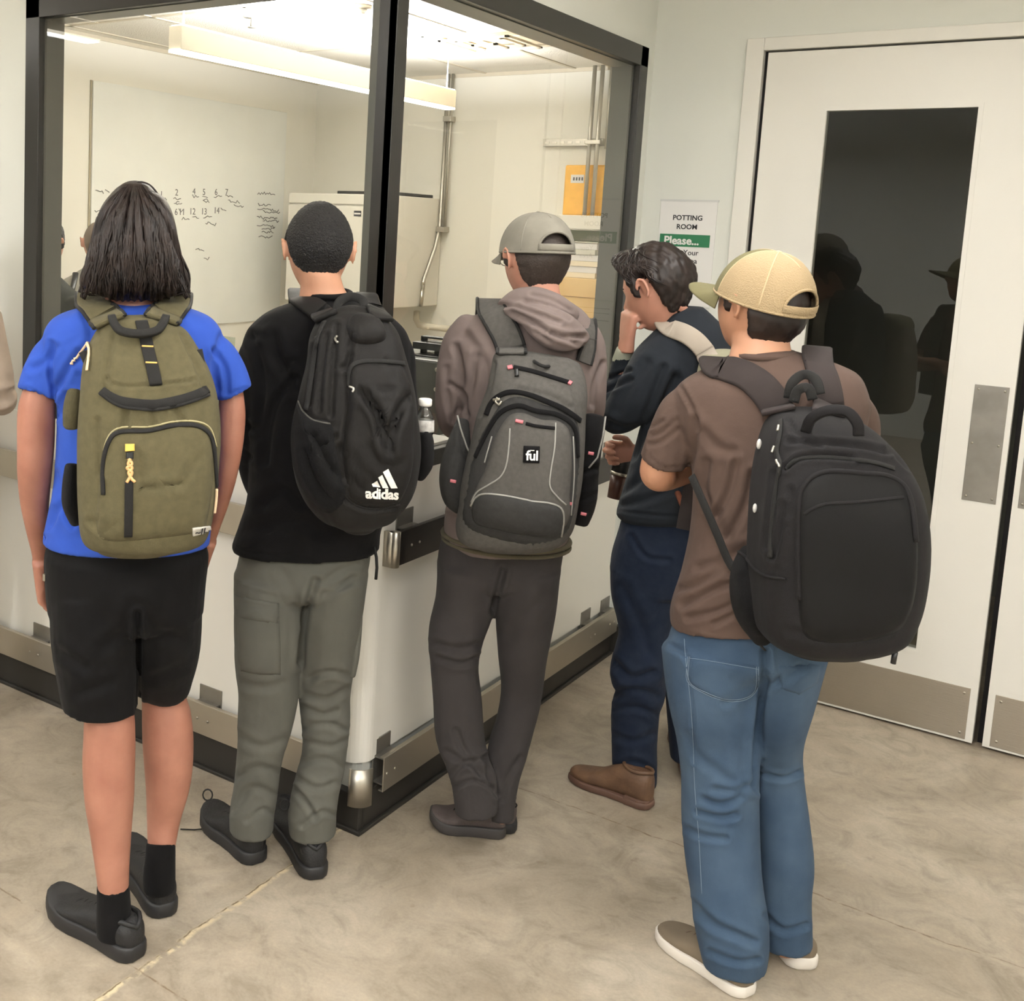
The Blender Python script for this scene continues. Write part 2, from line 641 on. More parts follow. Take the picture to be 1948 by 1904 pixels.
# lab shell
structure(G().box((LX0 - 0.1, LY0, 0), (LX0, LY1, LZ)), 'wall_west', LABW)
structure(G().box((LX0 - 0.1, LY1, 0), (0.0, LY1 + 0.1, LZ)), 'wall_rear', LABW)
g = G()
g.box((-0.104, 1.83, 0), (-0.100, LY1, LZ)).box((-0.104, LY0, 0), (-0.1, 1.83, ZB)).box((-0.104, LY0, ZT), (-0.1, 1.83, LZ))
g.box((LX0, 0.1, 0), (-1.50, 0.104, LZ)).box((-1.5, 0.1, 0), (-0.104, 0.104, ZB)).box((-1.5, 0.1, ZT), (-0.104, 0.104, LZ))
g.box((-0.1, 1.905, 0), (-0.09, LY1, LZ))
structure(g, 'wall_east', LABW)
# lab ceiling: tiles with grid bars as real battens
g = G().box((LX0, LY0, LZ), (0.0, LY1, LZ + 0.05))
g2 = G()
x = -3.12
while x < -0.15:
    g2.box((x - 0.012, LY0, LZ - 0.005), (x + 0.012, LY1, LZ))
    x += 0.61
y = 0.42
while y < LY1:
    g2.box((LX0, y - 0.012, LZ - 0.005), (-0.104, y + 0.012, LZ))
    y += 1.22
structure(g, 'ceiling', CEILM)
structure(g2, 'trim_5', mat('ceiling_grid', (214, 204, 184), 0.5))
g = G()
for xx in (LX0,):
    g.box((xx, LY0, LZ - 0.022), (xx + 0.012, LY1, LZ))
g.box((LX0, LY1 - 0.012, LZ - 0.022), (-0.104, LY1, LZ))
structure(g, 'trim_6', mat('ceiling_grid', (214, 204, 184), 0.5))

# ================================================================ FITTINGS
def rail(name, label, seg, z0, z1, off, brackets, mt, endcap=None):
    """flat steel rail standing off the wall. seg: ('x', x0, x1) on y=0 wall or ('y', y0, y1) on x=0 wall"""
    ax, a0, a1 = seg
    t = 0.004

    def B(g, s0, s1, d0, d1, zz0, zz1):
        if ax == 'x':
            g.box((s0, -d1, zz0), (s1, -d0, zz1))
        else:
            g.box((d0, s0, zz0), (d1, s1, zz1))
    root = empty(name, (a1 if ax == 'x' else 0, 0 if ax == 'x' else a0, z0), label, 'bumper rail')
    g = G()
    B(g, a0, a1, off - t, off, z0, z1)
    B(g, a0, a1, off - 0.016, off - t, z1 - t, z1)
    B(g, a0, a1, off - 0.016, off - t, z0, z0 + t)
    g.build('rail_face', mt, root, bevel=0.0012)
    for c in brackets:
        g = G()
        B(g, c - 0.045, c + 0.045, 0.012, 0.016, z0 + 0.01, z1 + 0.045)
        B(g, c - 0.04, c + 0.04, 0.012, off - t, z0 + 0.02, z0 + 0.025)
        B(g, c - 0.04, c + 0.04, 0.012, off - t, z1 - 0.006, z1 - 0.001)
        g.build('rail_bracket', STEELD, root)
        for q in (-0.022, 0.022):
            g = G()
            if ax == 'x':
                g.cyl((c + q, -off - 0.002, (z0 + z1) / 2), (c + q, -off, (z0 + z1) / 2), 0.004)
            else:
                g.cyl((off, c + q, (z0 + z1) / 2), (off + 0.002, c + q, (z0 + z1) / 2), 0.004)
            g.build('rail_screw', CHROME, root, True)
    return root


RAILM = mat('rail_steel', (184, 176, 162), 0.42, 0.85, bump=0.04, bscale=12, var=0.05, vscale=6)
rail('bumper_rail', 'brushed steel bumper rail at hip height, behind the person in blue', ('x', -4.1, -0.06), 0.790, 0.888, 0.055, (-1.36, -0.56), RAILM)
r = rail('bumper_rail', 'steel bumper rail, coloured dark for its reflection, at hip height beside the hooded person, with pale bent end', ('y', 0.065, 1.80), 0.778, 0.876, 0.055, (0.16, 0.95, 1.7), mat('rail_dark_reflection', (62, 57, 55), 0.3, 0.85))  # stainless rail; the dark it mirrors is put into its colour
g = G()
g.cyl((0.045, 0.062, 0.776), (0.045, 0.062, 0.878), 0.016, 20).box((0.012, 0.046, 0.776), (0.045, 0.062, 0.878))
g.build('rail_end', CHROME, r, True)['label'] = 'pale bent end return'
rail('bumper_rail', 'brushed steel kick rail above the black base, behind the blue shirted person', ('x', -4.1, -0.05), 0.122, 0.222, 0.05, (-1.36, -0.555), RAILM)
rail('bumper_rail', 'brushed steel kick rail above the black base running toward the white door', ('y', 0.06, 1.86), 0.100, 0.204, 0.05, (0.10, 0.98, 1.60, 1.80), RAILM)
g = G()
for k in range(13):
    pass
cg = [(0.004 + 0.050 * math.sin(a), -0.004 - 0.050 * math.cos(a)) for a in [PI / 2 * k / 10 for k in range(11)]]
v, f = [], []
for x, y in cg:
    v += [(x, y, 0.088), (x, y, 0.200)]
for i in range(10):
    f.append((2 * i, 2 * i + 2, 2 * i + 3, 2 * i + 1))
g.add(v, f)
o = g.build('corner_guard', CHROME, None, True)
md = o.modifiers.new('s', 'SOLIDIFY')
md.thickness = 0.004
tag(o, 'shiny curved steel guard on the low outer corner of the counter wall', 'corner guard')


def text_mesh(s, size, extrude=0.0008, bold=0.0, align='CENTER', spacing=1.0):
    cu = bpy.data.curves.new('t', 'FONT')
    cu.body = s
    cu.size = size
    cu.extrude = extrude
    cu.offset = bold
    cu.align_x = align
    cu.space_character = spacing
    cu.resolution_u = 3
    o = bpy.data.objects.new('t', cu)
    COL.objects.link(o)
    dg = bpy.context.evaluated_depsgraph_get()
    me = bpy.data.meshes.new_from_object(o.evaluated_get(dg))
    bpy.data.objects.remove(o)
    return me


def place_text(name, s, size, origin, ux, uy, m, parent, bold=0.0, align='CENTER', extrude=0.0006, spacing=1.0):
    me = text_mesh(s, size, extrude, bold, align, spacing)
    ux, uy = Vector(ux), Vector(uy)
    un = ux.cross(uy)
    for v in me.vertices:
        v.co = Vector(origin) + ux * v.co.x + uy * v.co.y + un * v.co.z
    return link(name, me, m, parent, False)


# paper sign beside the door
SX0, SX1 = 0.077, 0.297
root = empty('wall_sign', (0.187, DY, 1.47), 'white paper sign reading POTTING ROOM with green band, beside the white door', 'sign')
G().box((SX0, DY - 0.004, 1.47), (SX1, DY - 0.0005, 1.878)).build('sign_sheet', PAPER, root)
G().box((SX0 - 0.004, DY - 0.006, 1.462), (SX1 + 0.004, DY - 0.0042, 1.466)).build('sign_holder', mat('clear_holder', (210, 210, 208), 0.2), root)
G().box((SX0 - 0.004, DY - 0.006, 1.876), (SX1 + 0.004, DY - 0.003, 1.884)).build('sign_holder', mat('clear_holder', (210, 210, 208), 0.2), root)
GREEN = mat('sign_green', (40, 116, 78), 0.6)
G().box((SX0 + 0.006, DY - 0.0056, 1.700), (SX1 - 0.018, DY - 0.004, 1.748)).build('green_band', GREEN, root)
TX, TZ = (1, 0, 0), (0, 0, 1)
place_text('sign_text', 'POTTING', 0.027, (0.186, DY - 0.0045, 1.804), TX, TZ, INK, root, 0.0006)
place_text('sign_text', 'ROOM', 0.027, (0.186, DY - 0.0045, 1.769), TX, TZ, INK, root, 0.0006)
place_text('sign_text', 'Please...', 0.044, (0.10, DY - 0.0060, 1.709), TX, TZ, PAPER, root, 0.0012, 'LEFT')
place_text('sign_text', 'Your', 0.029, (0.180, DY - 0.0045, 1.668), TX, TZ, INK, root, 0.0002, 'LEFT')
place_text('sign_text', 'Area', 0.029, (0.180, DY - 0.0045, 1.636), TX, TZ, INK, root, 0.0002, 'LEFT')

# second small notice lower down
root = empty('paper_notice', (0.187, DY, 1.25), 'small white paper notice with ruled lines below the green-banded sign', 'notice')
G().box((0.08, DY - 0.003, 1.27), (0.30, DY - 0.0005, 1.452)).build('notice_sheet', PAPER, root)
g = G()
for z in (1.43, 1.41, 1.38):
    G().box((0.09, DY - 0.0038, z), (0.29, DY - 0.003, z + 0.002)).build('notice_line', INK, root)

# ------------------------------------------------ lab things
root = empty('pendant_light', (-1.60, 1.985, 2.40), 'long white linear pendant lamp hanging from the lab ceiling', 'ceiling lamp')
G().box((-1.635, 0.85, 2.412), (-1.565, 3.12, 2.508)).build('lamp_body', LAMPB, root, bevel=0.003)
G().box((-1.630, 0.846, 2.402), (-1.570, 3.124, 2.412)).build('lamp_diffuser', LAMPE, root)
G().box((-1.630, 0.86, 2.508), (-1.570, 3.11, 2.512)).build('lamp_uplight', LAMPE, root)
for y in (0.90, 3.07):
    G().cyl((-1.60, y, 2.50), (-1.60, y, 2.74), 0.003, 8).cyl((-1.6, y, 2.73), (-1.6, y, 2.74), 0.03, 16).build('lamp_cable', WHITE, root, True)
for (lx, ly, ln, _pw), lab in zip(CL, ('mirrored in the window glass', 'over the group', 'nearest the hall entrance', 'in front of the double doors', 'opposite the counter, added to brighten the left side')):
    r = empty('corridor_lamp', (lx, ly, 2.58), 'white linear hall lamp %s' % lab, 'ceiling lamp')
    G().box((lx - 0.05, ly - ln / 2, 2.585), (lx + 0.05, ly + ln / 2, 2.66)).build('lamp_body', LAMPB, r, bevel=0.003)
    G().box((lx - 0.045, ly - ln / 2 + .01, 2.66), (lx + 0.045, ly + ln / 2 - .01, 2.664)).build('lamp_uplight', LAMPE, r)  # glowing strip for the added upward light
    G().box((lx - 0.045, ly - ln / 2, 2.575), (lx + 0.045, ly + ln / 2, 2.585)).build('lamp_diffuser', LAMPE, r)
    for yy in (ly - ln * 0.4, ly + ln * 0.4):
        G().cyl((lx, yy, 2.66), (lx, yy, CEIL), 0.003).build('lamp_cable', WHITE, r, True)

WBM = mat('whiteboard', (240, 241, 236), 0.22, var=0.03, vscale=3)
root = empty('whiteboard', (LX0, 2.82, 1.1), 'large frameless whiteboard with faint black handwriting on the lab wall', 'whiteboard')
G().box((LX0 + 0.001, 1.915, 1.05), (LX0 + 0.014, 3.72, 2.488)).build('board_sheet', WBM, root, bevel=0.002)
MARK = mat('marker', (92, 92, 90), 0.7)
bx = LX0 + 0.0146


def scrib(g, px, py, w, h=7, n=None, seed=0):
    rnd = random.Random(seed + int(px) * 31 + int(py))
    n = n or int(w / 2.2)
    p = []
    for i in range(n):
        t = i / max(1, n - 1)
        q = onx(px + w * t, py + w * t * 0.10 + (rnd.random() - 0.5) * h * (1.2 if rnd.random() < 0.3 else 0.7), bx)
        p.append(q)
    G().tube(p, 0.0028, 4).build('handwriting', MARK, root)


g = G()
for px, py, w in ((182, 364, 15), (200, 364, 8), (180, 400, 12), (330, 377, 14), (331, 384, 10), (334, 388, 12), (366, 374, 12), (385, 374, 10), (387, 379, 9), (386, 383, 12),
                  (407, 374, 15), (429, 372, 14), (434, 382, 22), (445, 391, 18), (387, 412, 16), (391, 424, 20), (346, 415, 14), (366, 413, 12), (305, 378, 12),
                  (490, 366, 33), (491, 388, 24), (490, 397, 40), (500, 402, 32), (489, 412, 38), (500, 418, 30), (489, 428, 34), (498, 434, 24), (498, 441, 22), (492, 449, 26), (372, 474, 16), (388, 492, 10), (340, 400, 8), (420, 398, 10)):
    scrib(g, px, py, w)
for ch, px, py in (('1', 307, 372), ('2', 336, 368), ('4', 369, 366), ('5', 388, 367), ('6', 411, 367), ('7', 431, 367), ('6', 335, 405), ('11', 346, 405), ('12', 366, 404), ('13', 388, 404), ('14', 412, 402)):
    me = text_mesh(ch, 0.058, 0.0005)
    q = onx(px, py + 4, bx)
    G().add([(q.x + v.co.z, q.y + v.co.x, q.z + v.co.y) for v in me.vertices], [tuple(p.vertices) for p in me.polygons]).build('handwriting', MARK, root)
g = G()
g.box((LX0 + 0.001, 1.90, 1.05), (LX0 + 0.006, 1.914, 2.49))
g.build('board_edge', mat('board_edge', (150, 140, 118), 0.5), root)

# wall cabinet (white freezer-like unit) on back wall
root = empty('wall_cabinet', (-2.42, 3.7, 1.22), 'white metal cabinet hung on the lab back wall beside the grey conduit', 'cabinet')
G().box((-2.93, 3.40, 1.22), (-2.16, LY1, 1.93)).build('cabinet_body', WHITE, root, bevel=0.006)
G().box((-2.925, 3.383, 1.225), (-2.165, 3.398, 1.855)).build('cabinet_door', WHITE, root, bevel=0.004)
G().box((-2.925, 3.386, 1.865), (-2.165, 3.398, 1.925)).build('cabinet_header', WHITE, root, bevel=0.003)
g = G().box((-2.40, 3.381, 1.79), (-2.345, 3.383, 1.825))
g.build('cabinet_label', INK, root)
G().box((-2.397, 3.380, 1.802), (-2.348, 3.3815, 1.812)).build('label_stripe', PAPER, root)
tag(G().box((-2.62, 3.5, 1.932), (-2.18, 3.98, 1.952)).build('black_tray', BLACKP, None, bevel=0.004), 'thin black tray lying on top of the white wall cabinet', 'tray')

# conduits
root = empty('conduit', (-2.21, 4.0, 1.2), 'grey steel conduit dropping beside the white cabinet with a bend and valve', 'pipe')
g = G()
g.tube([(-2.145, 4.03, 2.74), (-2.145, 4.03, 1.74), (-2.145, 3.98, 1.6), (-2.145, 3.86, 1.40), (-2.145, 3.84, 1.22)], 0.013, 10)
g.tube([(-2.115, 4.04, 2.74), (-2.115, 4.04, 1.72)], 0.010, 8)
g.build('pipe_run', GALV, root, True)
g = G()
for z in (2.45,):
    g.box((-2.158, 4.01, z - 0.018), (-2.1, LY1, z + 0.018))
g.box((-2.158, 4.0, 1.712), (-2.1, LY1, 1.748))
g.build('pipe_clamp', GALV, root, bevel=0.003)
G().cyl((-2.145, 3.86, 1.40), (-2.145, 3.85, 1.36), 0.012).cyl((-2.143, 3.84, 1.33), (-2.143, 3.84, 1.22), 0.013, 12, 0.011).build('valve', CHROME, root, True)
root = empty('wall_pipe', (-2.1, 4.0, 1.07), 'short horizontal white pipe with elbow under the wall cabinet', 'pipe')
G().tube([(-2.28, 4.02, 1.17), (-2.27, 4.0, 1.12), (-2.24, 3.99, 1.085), (-2.18, 3.99, 1.078), (-1.99, 3.99, 1.078)], 0.022, 12).build('pipe_run', mat('pvc', (216, 208, 190), 0.4), root, True)
G().cyl((-1.995, 3.99, 1.078), (-1.975, 3.99, 1.078), 0.026).build('pipe_collar', GALV, root, True)
root = empty('conduit', (-1.1, 4.0, 1.84), 'pair of vertical steel conduits in front of the yellow board', 'pipe')
for x in (-1.135, -1.085):
    G().cyl((x, 4.015, 2.74), (x, 4.015, 1.85), 0.0125, 12).build('conduit_tube', GALV, root, True)
G().cyl((-1.045, 4.05, 2.74), (-1.045, 4.05, 2.25), 0.009, 10).build('conduit_tube', GALV, root, True)
G().box((-1.16, 3.998, 2.275), (-1.062, 4.029, 2.30)).build('conduit_clamp', GALV, root, bevel=0.003)
root = empty('strut_channel', (-1.25, 4.05, 2.27), 'slotted steel strut channel fixed across the lab back wall', 'channel')
g = G().box((-1.45, 4.035, 2.268), (-1.06, LY1 - 0.001, 2.312))
g.build('channel_body', GALV, root, bevel=0.002)
g = G()
for k in range(7):
    g.box((-1.435 + k * 0.05, 4.033, 2.283), (-1.405 + k * 0.05, 4.036, 2.297))
g.build('channel_slots', WHITE, root)
root = empty('yellow_board', (-1.18, 4.06, 1.84), 'yellow plastic board with white label hung on the lab back wall', 'board')
YEL = mat('yellow_plastic', (236, 178, 62), 0.5, var=0.05, vscale=20)
G().box((-1.300, 4.055, 1.845), (-1.035, LY1, 2.155)).build('board_body', YEL, root, bevel=0.012)
G().box((-1.255, 4.052, 2.045), (-1.17, 4.055, 2.095)).build('board_label', PAPER, root)
g = G()
for k in range(4):
    g.box((-1.240 + k * 0.018, 4.0512, 2.06), (-1.230 + k * 0.018, 4.052, 2.08))
g.build('label_print', INK, root)
# shelf and boxes
root = empty('wall_shelf', (-1.2, 3.9, 1.76), 'white shelf box under the yellow board', 'shelf')
G().box((-1.42, 3.83, 1.765), (-0.86, LY1, 1.845)).build('shelf_body', WHITE, root, bevel=0.003)
G().box((-1.42, 3.825, 1.758), (-0.86, 3.83, 1.764)).build('shelf_edge', GALV, root)
stack = [(1.745, 0.004, 'thin grey steel tray', GALV), (1.70, 0.035, 'white paper ream', PAPER), (1.655, 0.036, 'pale grey paper stack', mat('paper_grey', (206, 204, 192), 0.7)), (1.605, 0.04, 'white folded paper stack', PAPER),
         (1.56, 0.022, 'cream ledger', mat('cream_paper', (232, 220, 196), 0.7)), (1.53, 0.02, 'white binder', PAPER), (1.49, 0.028, 'cream binder with dark spine', mat('cream_paper', (232, 220, 196), 0.7))]
order = ['topmost', 'second from the top', 'third from the top', 'fourth from the top', 'fifth from the top', 'second from the bottom', 'bottom']
z = 1.475
i = 6
for (zz, h, nm, mm), od in zip(reversed(stack), reversed(order)):
    rnd = random.Random(i)
    h = {0: 0.008}.get(i, 0.031 + 0.006 * (i % 2))
    x0 = -1.36 + rnd.random() * 0.04
    x1 = -0.93 - rnd.random() * 0.05
    ob = G().box((x0, 3.84 + rnd.random() * 0.02, z), (x1, LY1 - 0.01, z + h)).build('paper_stack', mm, None, bevel=0.002)
    tag(ob, '%s, %s in the lab paper pile' % (nm, od), 'stationery', 'papers piled on the plywood cabinet')
    g = G().box((x0, 3.832, z), (x1, 3.838, z + 0.004))
    z += h + 0.0005
    i -= 1
WOOD = mat('plywood', (214, 184, 132), 0.5, vcol=(198, 162, 108), vscale=3, bump=0.03, bscale=20, bstretch=(1, 1, 14))
root = empty('plywood_cabinet', (-1.15, 3.9, 0), 'pale plywood cabinet standing against the lab back wall', 'cabinet')
G().box((-1.42, 3.80, 0.0), (-0.88, LY1 - 0.002, 1.474)).build('cabinet_body', WOOD, root, bevel=0.003)
g = G()
for z in (1.36, 1.24, 1.10, 0.9):
    G().box((-1.42, 3.797, z), (-0.88, 3.80, z + 0.005)).build('drawer_line', mat('wood_dark', (150, 116, 70), 0.6), root)
# lab bench along inside of right window
root = empty('lab_bench', (-0.45, 1.0, 0), 'pale lab bench under the inside of the window', 'bench')
G().box((-0.85, 0.16, 0.86), (-0.12, 3.2, 0.90)).build('bench_top', mat('bench_top', (224, 214, 194), 0.35), root, bevel=0.004)
G().box((-0.80, 0.20, 0.0), (-0.14, 3.15, 0.86)).build('bench_body', LABW, root)
# dark machine on the bench
root = empty('lab_machine', (-0.45, 1.0, 0.90), 'black boxy lab machine with bracket standing on the bench behind the glass', 'equipment')
EQ = mat('equipment_grey', (58, 58, 54), 0.45)
G().box((-0.62, 0.86, 0.90), (-0.20, 1.30, 1.27)).build('machine_body', EQ, root, bevel=0.008)
g = G().box((-0.50, 0.93, 1.27), (-0.22, 1.1, 1.275)).box((-0.46, 1.0, 1.33), (-0.18, 1.04, 1.338)).box((-0.46, 1.0, 1.27), (-0.452, 1.04, 1.338)).box((-0.47, 0.96, 1.292), (-0.18, 1.08, 1.318)).box((-0.40, 1.0, 1.27), (-0.37, 1.04, 1.30))
g.build('machine_bracket', BLACKP, root, bevel=0.002)
for z in (1.24, 1.17):
    G().cyl((-0.30, 0.85, z), (-0.30, 0.862, z), 0.008).build('machine_knob', CHROME, root, True)
tag(G().box((-0.10, 0.27, 1.0751), (-0.02, 0.50, 1.083)).build('paper_pad', PAPER, None), 'white paper pad lying on the window sill between the two backpacks', 'paper')
# clear acrylic sheet behind left window
o = G().box((-0.96, 0.12, 1.075), (-0.62, 0.124, 1.365)).build('acrylic_sheet', glass_mat('acrylic', 1.2, (0.86, 0.9, 0.84, 1)), None)
tag(o, 'clear greenish acrylic sheet standing inside the glass, under the whiteboard', 'sheet')
g = G().box((-1.40, 0.105, 1.06), (-0.12, 0.32, 1.0745))
tag(g.build('window_ledge', LABW, None, bevel=0.003), 'narrow cream ledge inside the left window', 'ledge')
# ceiling items
root = empty('sprinkler', (-2.03, 1.86, 2.74), 'small metal sprinkler head under the lab ceiling', 'sprinkler')
G().cyl((-2.03, 1.86, 2.74), (-2.03, 1.86, 2.735), 0.045, 20).build('rose', WHITE, root, True)
G().cyl((-2.03, 1.86, 2.735), (-2.03, 1.86, 2.69), 0.010).cyl((-2.03, 1.86, 2.69), (-2.03, 1.86, 2.686), 0.022, 14).build('sprinkler_head', GALV, root, True)
root = empty('smoke_detector', (-1.40, 1.80, 2.74), 'round pale detector on the lab ceiling left of the corner post', 'smoke detector')
G().cyl((-1.41, 1.86, 2.74), (-1.41, 1.86, 2.725), 0.075, 24).build('detector_base', mat('det', (170, 158, 140), 0.5), root, True)
G().cyl((-1.41, 1.86, 2.725), (-1.41, 1.86, 2.70), 0.055, 24, 0.04).build('detector_cover', WHITE, root, True)
root = empty('air_diffuser', (-1.3, 2.95, 2.74), 'square stepped air diffuser in the lab ceiling near the lamp end', 'vent')
g = G()
for k in range(4):
    s = 0.27 - k * 0.065
    z = 2.735 - (k % 2) * 0.012 - k * 0.006
    for a, b, c, d in ((-s, s, -s, -s + 0.02), (-s, s, s - 0.02, s), (-s, -s + 0.02, -s, s), (s - 0.02, s, -s, s)):
        g.box((-1.28 + a, 2.95 + c, z - 0.004), (-1.28 + b, 2.95 + d, z + 0.006))
g.build('diffuser_blades', mat('vent_paint', (206, 192, 168), 0.5), root)
G().box((-1.555, 2.675, 2.736), (-1.005, 3.225, 2.7395)).build('diffuser_plate', mat('vent_back', (190, 176, 150), 0.6), root)

# ================================================================ FIGURE TOOLKIT
def catmull(rows, k):
    """resample rows of numbers with a Catmull-Rom spline, k steps per span"""
    P = np.array(rows, float)
    if k <= 1:
        return P
    out = []
    n = len(P)
    for i in range(n - 1):
        p0, p1, p2, p3 = P[max(i - 1, 0)], P[i], P[i + 1], P[min(i + 2, n - 1)]
        for s in range(k):
            t = s / k
            out.append(0.5 * ((2 * p1) + (-p0 + p2) * t + (2 * p0 - 5 * p1 + 4 * p2 - p3) * t * t + (-p0 + 3 * p1 - 3 * p2 + p3) * t ** 3))
    out.append(P[-1])
    return np.array(out)


def loft(rings, N=28, cap0=0.0, cap1=0.0, hollow0=False, hollow1=False):
    """rings: (center, A, B, n). Returns verts, faces (closed). cap: rounded end length"""
    R = []
    for c, A, B, n in rings:
        R.append((Vector(c), Vector(A), Vector(B), n))

    def endrings(r, dirn, L):
        c, A, B, n = r
        out = []
        for a in (25, 50, 72, 86):
            t = math.radians(a)
            out.append((c + dirn * L * math.sin(t), A * math.cos(t), B * math.cos(t), n))
        return out
    d0 = (R[0][0] - R[1][0]).normalized()
    d1 = (R[-1][0] - R[-2][0]).normalized()
    if cap0 > 0:
        R = list(reversed(endrings(R[0], d0, cap0))) + R
    if cap1 > 0:
        R = R + endrings(R[-1], d1, cap1)
    if hollow0:
        c, A, B, n = R[0]
        pass
    if hollow1:
        c, A, B, n = R[-1]
        fa, fb = 1 - 0.012 / A.length, 1 - 0.012 / B.length
        R = R + [(c - d1 * 0.001, A * fa, B * fb, n), (c - d1 * 0.03, A * fa * 0.97, B * fb * 0.97, n)]
    v, f = [], []
    for c, A, B, n in R:
        for k in range(N):
            th = 2 * PI * k / N
            ct, st = math.cos(th), math.sin(th)
            e = 2.0 / n
            x = math.copysign(abs(ct) ** e, ct)
            y = math.copysign(abs(st) ** e, st)
            v.append(c + A * x + B * y)
    m = len(R)
    for i in range(m - 1):
        for k in range(N):
            f.append((i * N + k, i * N + (k + 1) % N, (i + 1) * N + (k + 1) % N, (i + 1) * N + k))
    v.append(R[0][0])
    v.append(R[-1][0])
    a, b = len(v) - 2, len(v) - 1
    for k in range(N):
        f.append((a, (k + 1) % N, k))
        f.append((b, (m - 1) * N + k, (m - 1) * N + (k + 1) % N))
    return v, f


class Fig:
    """a standing figure: an upright plane through its base facing the viewer's side gives sizes; dd is real depth behind it"""

    def __init__(s, x, y):
        s.B = np.array([x, y, 0.0])
        d = s.B - CAM
        d[2] = 0
        s.dist = np.hypot(d[0], d[1])
        s.d = d / s.dist
        s.r = np.array([s.d[1], -s.d[0], 0])
        s.D = Vector(s.d)
        s.R = Vector(s.r)

    def p(s, px, py, dd=0.0):
        q = ray(px, py)
        t = (np.dot(s.B - CAM, s.d) + dd) / np.dot(q, s.d)
        return Vector(CAM + q * t)

    def k(s, px, py, dd=0.0):
        q = ray(px, py)
        return (np.dot(s.B - CAM, s.d) + dd) / np.dot(q, s.d) / FPX

    def torso(s, rows, k=4, N=36, **kw):
        """rows: (y, xl, xr, dd, half_depth, n=2.4, right side lower by, right side deeper by)"""
        rr = []
        full = []
        for r in rows:
            r = tuple(r)
            full.append(r + (2.4, 0.0, 0.0)[len(r) - 5:])
        for y, xl, xr, dd, hd, n, sl, yw in catmull(full, k):
            a, b = s.p(xl, y - sl / 2, dd - yw), s.p(xr, y + sl / 2, dd + yw)
            A = (b - a) / 2
            Bv = Vector((0, 0, 1)).cross(A)
            Bv.normalize()
            rr.append(((a + b) / 2, A, Bv * hd, n))
        return loft(rr, N, **kw)

    def tube(s, rows, k=4, N=24, flat=1.0, n=2.1, **kw):
        """rows: (px, py, half_width_px, dd[, depth_ratio])"""
        rows = [tuple(r) + (flat,) if len(r) == 4 else r for r in rows]
        R = catmull(rows, k)
        P = [s.p(r[0], r[1], r[3]) for r in R]
        out = []
        for i, r in enumerate(R):
            t = (P[min(i + 1, len(P) - 1)] - P[max(i - 1, 0)]).normalized()
            A = t.cross(s.D)
            if A.length < 0.2:
                A = s.R.copy()
            A.normalize()
            Bv = A.cross(t).normalized()
            w = r[2] * s.k(r[0], r[1], r[3])
            out.append((P[i], A * w, Bv * w * r[4], n))
        return loft(out, N, **kw)


def wtube(rows, k=3, N=16, up=(0, 0, 1), flat=1.0, n=2.1, **kw):
    """world tube: rows (x,y,z,r[,flat])"""
    rows = [tuple(r) + (flat,) if len(r) == 4 else r for r in rows]
    R = catmull(rows, k)
    out = []
    for i, r in enumerate(R):
        a, b = R[max(i - 1, 0)][:3], R[min(i + 1, len(R) - 1)][:3]
        t = Vector(b - a).normalized()
        u = Vector(up)
        A = t.cross(u)
        if A.length < 0.1:
            A = t.orthogonal()
        A.normalize()
        B = A.cross(t).normalized()
        out.append((Vector(r[:3]), A * r[3], B * r[3] * r[4], n))
    return loft(out, N, **kw)


def fuse(parts, voxel=0.006, smooth=4, sfac=0.5):
    """weld overlapping closed shapes into one continuous surface"""
    g = G()
    for v, f in parts:
        g.add(v, f)
    me = g.mesh('tmp')
    o = bpy.data.objects.new('tmp', me)
    COL.objects.link(o)
    md = o.modifiers.new('r', 'REMESH')
    md.mode = 'VOXEL'
    md.voxel_size = voxel
    md.adaptivity = 0
    if smooth:
        ms = o.modifiers.new('s', 'SMOOTH')
        ms.factor = sfac
        ms.iterations = smooth
    dg = bpy.context.evaluated_depsgraph_get()
    out = bpy.data.meshes.new_from_object(o.evaluated_get(dg))
    bpy.data.objects.remove(o)
    bpy.data.meshes.remove(me)
    return out


def subd(v, f, lv=1):
    g = G().add(v, f)
    me = g.mesh('tmp')
    o = bpy.data.objects.new('tmp', me)
    COL.objects.link(o)
    md = o.modifiers.new('r', 'SUBSURF')
    md.levels = lv
    dg = bpy.context.evaluated_depsgraph_get()
    out = bpy.data.meshes.new_from_object(o.evaluated_get(dg))
    bpy.data.objects.remove(o)
    return out


def getco(me):
    a = np.empty(len(me.vertices) * 3)
    me.vertices.foreach_get('co', a)
    n = np.empty(len(me.vertices) * 3)
    me.vertices.foreach_get('normal', n)
    return a.reshape(-1, 3), n.reshape(-1, 3)


def setco(me, a):
    me.vertices.foreach_set('co', a.reshape(-1))
    me.update()


def segdist(P, poly):
    best = np.full(len(P), 1e9)
    Q = np.array(poly, float)
    for i in range(len(Q) - 1):
        a, b = Q[i], Q[i + 1]
        ab = b - a
        t = np.clip(((P - a) @ ab) / (ab @ ab + 1e-9), 0, 1)
        d = np.hypot(*(P - a - t[:, None] * ab).T)
        best = np.minimum(best, d)
    return best


FOLD = 1.35


